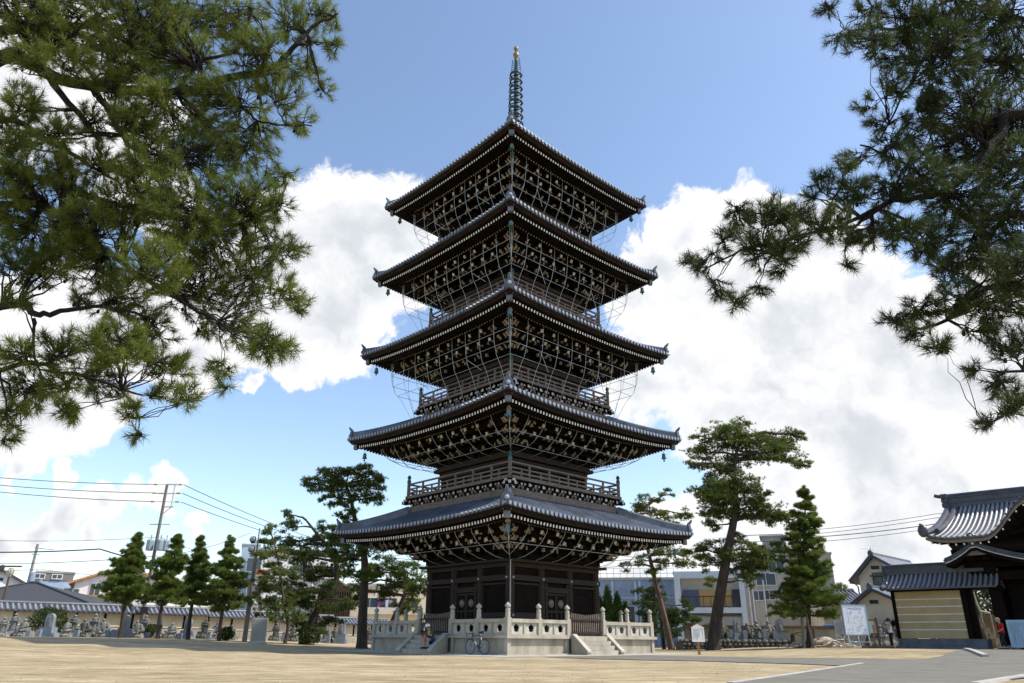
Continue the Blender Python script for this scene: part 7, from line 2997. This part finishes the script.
def near_pine(label, tx, ty, trunk_h, r_t, limbs, clumps, Y, mm, seed, wood=BARK_F, K=54, Ln=0.13, dmul=1.0, back=()):
    rnd = random.Random(seed)
    t = thing('pine_tree', (tx, ty, 0), 0, label, 'tree')
    base = Vector((tx, ty, 0))
    m = MB()
    pts = [Vector((0.10 * math.sin(i * 1.1 + seed), 0.1 * math.cos(i * 0.9), trunk_h * i / 8 - 0.1)) for i in range(9)]
    m.tube(pts, [r_t * (1.25 if i == 0 else 1 - 0.07 * i) for i in range(9)], 12)
    m.build('trunk', wood, t, smooth=True)
    samples = []
    for (px_, r0, r1) in limbs:
        m = MB()
        ws = []
        for (x, y, dy) in px_:
            ws.append(at(x, y, Y + dy) - base)
        # first point of a main limb is joined to the trunk
        if px_[0][0] < 2 or px_[0][0] > 1022:
            z = max(1.5, min(trunk_h - 0.3, ws[0].z - 0.9))
            ws.insert(0, Vector((0, 0, z)))
        fine = []
        for i in range(len(ws) - 1):
            p0, p1, p2, p3 = ws[max(i - 1, 0)], ws[i], ws[i + 1], ws[min(i + 2, len(ws) - 1)]
            for j in range(5):
                f = j / 5
                q = 0.5 * ((2 * p1) + (p2 - p0) * f + (2 * p0 - 5 * p1 + 4 * p2 - p3) * f * f + (3 * p1 - p0 - 3 * p2 + p3) * f ** 3)
                q += Vector((rnd.uniform(-1, 1), rnd.uniform(-1, 1), rnd.uniform(-1, 1))) * 0.018
                fine.append(q)
        fine.append(ws[-1])
        n = len(fine)
        m.tube(fine, [r0 + (r1 - r0) * i / (n - 1) for i in range(n)], 8)
        m.build('limb', wood, t, smooth=True)
        samples += [(q, r0 + (r1 - r0) * i / (n - 1)) for i, q in enumerate(fine)]
    tw = MB()
    S, D, T_ = [], [], []
    for cl in clumps:
        cx, cy, r_ = cl[:3]
        dy = cl[3] if len(cl) > 3 else rnd.uniform(-0.9, 0.9)
        c = at(cx, cy, Y + dy) - base
        k = mpp(c + base)
        rw = r_ * k
        root, rr_ = min(samples, key=lambda s: (s[0] - c).length)
        # bough to the clump
        nshoot = max(6, int(dmul * 0.072 * r_ * r_ + 4))
        nb = max(2, min(9, nshoot // 9))
        tips = []
        for b_ in range(nb):
            e = c + Vector((rnd.uniform(-1, 1), rnd.uniform(-1, 1), rnd.uniform(-0.8, 0.8))) * rw * 0.6
            if (e - root).length < 0.05:
                continue
            pts = curve_pts(root, e, 6, rnd.uniform(-0.03, 0.08), rnd, 0.035)
            r2 = min(rr_ * 0.7, 0.014 + 0.006 * (e - root).length)
            tw.tube(pts, [r2 * (1 - 0.12 * i) for i in range(7)], 5)
            tips.append(pts)
        if not tips:
            continue
        base_t = rnd.random()
        for s_ in range(nshoot):
            while True:
                o_ = Vector((rnd.uniform(-1, 1), rnd.uniform(-1, 1), rnd.uniform(-1, 1)))
                if o_.length < 1:
                    break
            o_ = o_ * rw
            o_.z *= 0.85
            p_ = c + o_
            pts = rnd.choice(tips)
            s0 = min(pts[2:], key=lambda q: (q - p_).length)
            d = (p_ - s0)
            if d.length > 0.04:
                tw.tube([s0, s0.lerp(p_, 0.5) + Vector((0, 0, -0.03 * d.length)), p_], [0.006, 0.005, 0.004], 4)
            dd = (d.normalized() if d.length > 1e-3 else Vector((0, 0, 1))) * 0.8 + (c - root).normalized() * 0.35 + Vector((rnd.uniform(-.4, .4), rnd.uniform(-.4, .4), rnd.uniform(-.1, .5)))
            S.append(p_)
            D.append(dd)
            T_.append(min(1, max(0, 0.55 * base_t + 0.45 * rnd.random())))
            if rnd.random() < 0.06:        # cone
                tw.ball(p_ - dd.normalized() * 0.06, 0.022, 6, 5, 0, (1, 1, 1.4))
    tw.build('twigs', wood, t, smooth=True)
    S = np.array([tuple(s) for s in S])
    D = np.array([tuple(s) for s in D])
    o = needles('crown', S - unit(D) * 0.06, D, K, Ln, 0.0064, 0.50, mm, t, along=0.13, tint=np.array(T_))
    return t


LIMBS_L = [
    ([(0, 58, 0), (30, 65, 0), (70, 82, 0.1), (130, 90, 0), (180, 93, -0.1), (225, 79, -0.2), (270, 70, -0.2), (292, 48, -0.3), (312, 28, -0.3), (336, 14, -0.3)], 0.11, 0.015),
    ([(0, 32, 0.6), (40, 30, 0.7), (90, 24, 0.8), (150, 4, 0.8)], 0.10, 0.03),
    ([(45, 72, 0.1), (75, 110, 0.2), (95, 135, 0.3), (100, 158, 0.3)], 0.05, 0.02),
    ([(90, 85, 0.1), (110, 112, 0), (135, 150, -0.2), (185, 152, -0.3)], 0.055, 0.015),
    ([(0, 120, 0.7), (40, 136, 0.5), (80, 160, 0.4), (118, 181, 0.4)], 0.06, 0.015),
    ([(178, 92, -0.1), (200, 62, -0.2), (238, 50, -0.2), (252, 8, -0.2)], 0.035, 0.01),
    ([(0, 307, 0.3), (35, 315, 0.2), (60, 312, 0.2), (102, 306, 0.2), (150, 318, 0.1)], 0.055, 0.015),
    ([(36, 318, 0.2), (33, 350, 0.1), (46, 396, 0.1)], 0.02, 0.008),
    ([(0, 205, 0.5), (60, 215, 0.3), (120, 262, 0.2), (180, 300, 0), (218, 322, -0.1)], 0.06, 0.012),
    ([(215, 82, -0.2), (245, 110, -0.2), (268, 124, -0.2), (312, 126, -0.2)], 0.022, 0.008),
    ([(0, 170, 1.0), (80, 195, 0.9), (160, 215, 0.6), (230, 225, 0.3), (280, 205, 0.2)], 0.07, 0.012),
    ([(0, 370, -0.4), (60, 372, -0.4), (120, 390, -0.3), (140, 418, -0.3)], 0.035, 0.008),
]
CL_L = [(44, 24, 30, 0.5), (100, 122, 22, 0.3), (64, 128, 20, 0.5), (24, 100, 20, 0.6), (150, 150, 26, 0.3), (104, 168, 26, 0.4), (130, 70, 24, 0.5), (20, 205, 26, 0.4), (70, 240, 30, 0.6), (180, 250, 30, 0.5), (120, 300, 28, 0.5), (210, 130, 26, 0.6), (160, 60, 26, 0.7), (90, 210, 28, 0.7), (250, 215, 24, 0.6), (28, 58, 20, -0.6), (72, 66, 24, -0.6), (112, 84, 20, -0.5), (150, 96, 20, -0.4), (128, 118, 22, -0.4), (16, 150, 20, -0.3), (62, 168, 18, -0.3), (205, 92, 20, -0.5), (20, 10, 40), (80, 8, 45), (140, 18, 45), (118, 50, 38), (58, 42, 26), (200, 20, 45), (180, 58, 38), (240, 22, 34), (288, 20, 24), (318, 16, 18), (332, 18, 12), (332, 46, 11), (258, 56, 30), (298, 70, 20), (326, 88, 11), (282, 94, 20), (232, 104, 34), (300, 122, 15), (182, 118, 34), (140, 122, 22), (24, 108, 16), (268, 130, 14), (312, 66, 10), (305, 40, 12),
        (14, 128, 22), (50, 140, 18), (15, 180, 32), (60, 190, 32), (28, 230, 36), (90, 232, 36), (150, 172, 34), (205, 162, 36), (250, 150, 30), (284, 176, 16), (180, 212, 40), (240, 200, 36), (276, 206, 16), (128, 210, 32), (220, 245, 38), (268, 250, 26), (292, 248, 12), (300, 305, 11), (284, 292, 18), (250, 288, 30), (200, 288, 36), (150, 268, 34), (98, 272, 30), (44, 268, 28), (10, 268, 24),
        (240, 330, 24), (266, 346, 20), (284, 350, 10), (222, 368, 12), (224, 386, 6), (150, 330, 26), (118, 345, 32), (168, 368, 24), (186, 398, 14), (132, 412, 12), (136, 434, 6), (100, 378, 26), (62, 350, 22), (18, 356, 18), (30, 390, 24), (68, 410, 14), (10, 416, 16), (8, 440, 8), (206, 326, 14), (160, 396, 12), (60, 384, 16), (82, 300, 12), (20, 300, 12)]
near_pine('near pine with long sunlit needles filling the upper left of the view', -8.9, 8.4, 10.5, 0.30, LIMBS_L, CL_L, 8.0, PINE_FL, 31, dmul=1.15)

LIMBS_R = [
    ([(1024, 115, 0), (1002, 135, 0), (962, 178, 0), (930, 196, 0), (890, 202, 0), (862, 220, 0), (846, 238, 0)], 0.07, 0.012),
    ([(890, 203, 0), (840, 226, 0), (800, 236, 0), (742, 250, 0), (702, 272, 0)], 0.028, 0.008),
    ([(1024, 285, 0.3), (965, 310, 0.3), (922, 328, 0.3), (890, 320, 0.3)], 0.04, 0.008),
    ([(1024, 20, 0.3), (945, 0, 0.3), (926, 50, 0.2), (905, 92, 0.2), (880, 140, 0.2)], 0.04, 0.008),
    ([(1024, 60, 0.4), (960, 62, 0.4), (900, 30, 0.4), (845, 30, 0.4)], 0.05, 0.01),
    ([(1024, 372, 0.0), (1012, 405, 0.0), (986, 426, 0.0)], 0.02, 0.008),
    ([(1024, 215, 0.6), (970, 220, 0.6), (915, 170, 0.4), (860, 145, 0.3)], 0.05, 0.01),
    ([(790, 236, 0.0), (775, 215, 0), (735, 212, 0)], 0.014, 0.006),
]
CL_R = [(828, 5, 10), (840, 38, 12), (868, 40, 20), (866, 14, 14), (900, 20, 32), (950, 20, 42), (1000, 20, 42), (940, 60, 36), (1000, 70, 42), (898, 62, 20), (896, 86, 15), (960, 104, 34), (1010, 122, 38), (920, 110, 18), (866, 106, 11), (880, 122, 11), (905, 134, 16), (890, 148, 18), (858, 158, 13), (846, 166, 9), (940, 142, 30), (980, 152, 38), (1016, 170, 34), (826, 182, 13), (850, 192, 18), (812, 196, 8), (880, 192, 20), (918, 178, 30), (960, 200, 36), (1010, 222, 38),
        (738, 214, 16), (772, 216, 24), (802, 218, 14), (726, 240, 11), (760, 250, 20), (706, 262, 14), (688, 262, 7), (720, 288, 13), (738, 302, 8), (790, 244, 20), (782, 266, 12), (760, 288, 9), (830, 226, 20), (850, 240, 10), (868, 230, 20), (900, 232, 20), (930, 240, 26), (980, 252, 36), (1020, 272, 32), (948, 272, 20), (960, 300, 20), (926, 310, 18), (902, 318, 12), (888, 320, 6), (936, 346, 11), (916, 334, 9), (1000, 302, 26), (980, 330, 15), (1010, 345, 20), (1000, 386, 14), (988, 422, 9), (1010, 410, 11), (1020, 396, 10), (850, 264, 6), (975, 370, 8)]
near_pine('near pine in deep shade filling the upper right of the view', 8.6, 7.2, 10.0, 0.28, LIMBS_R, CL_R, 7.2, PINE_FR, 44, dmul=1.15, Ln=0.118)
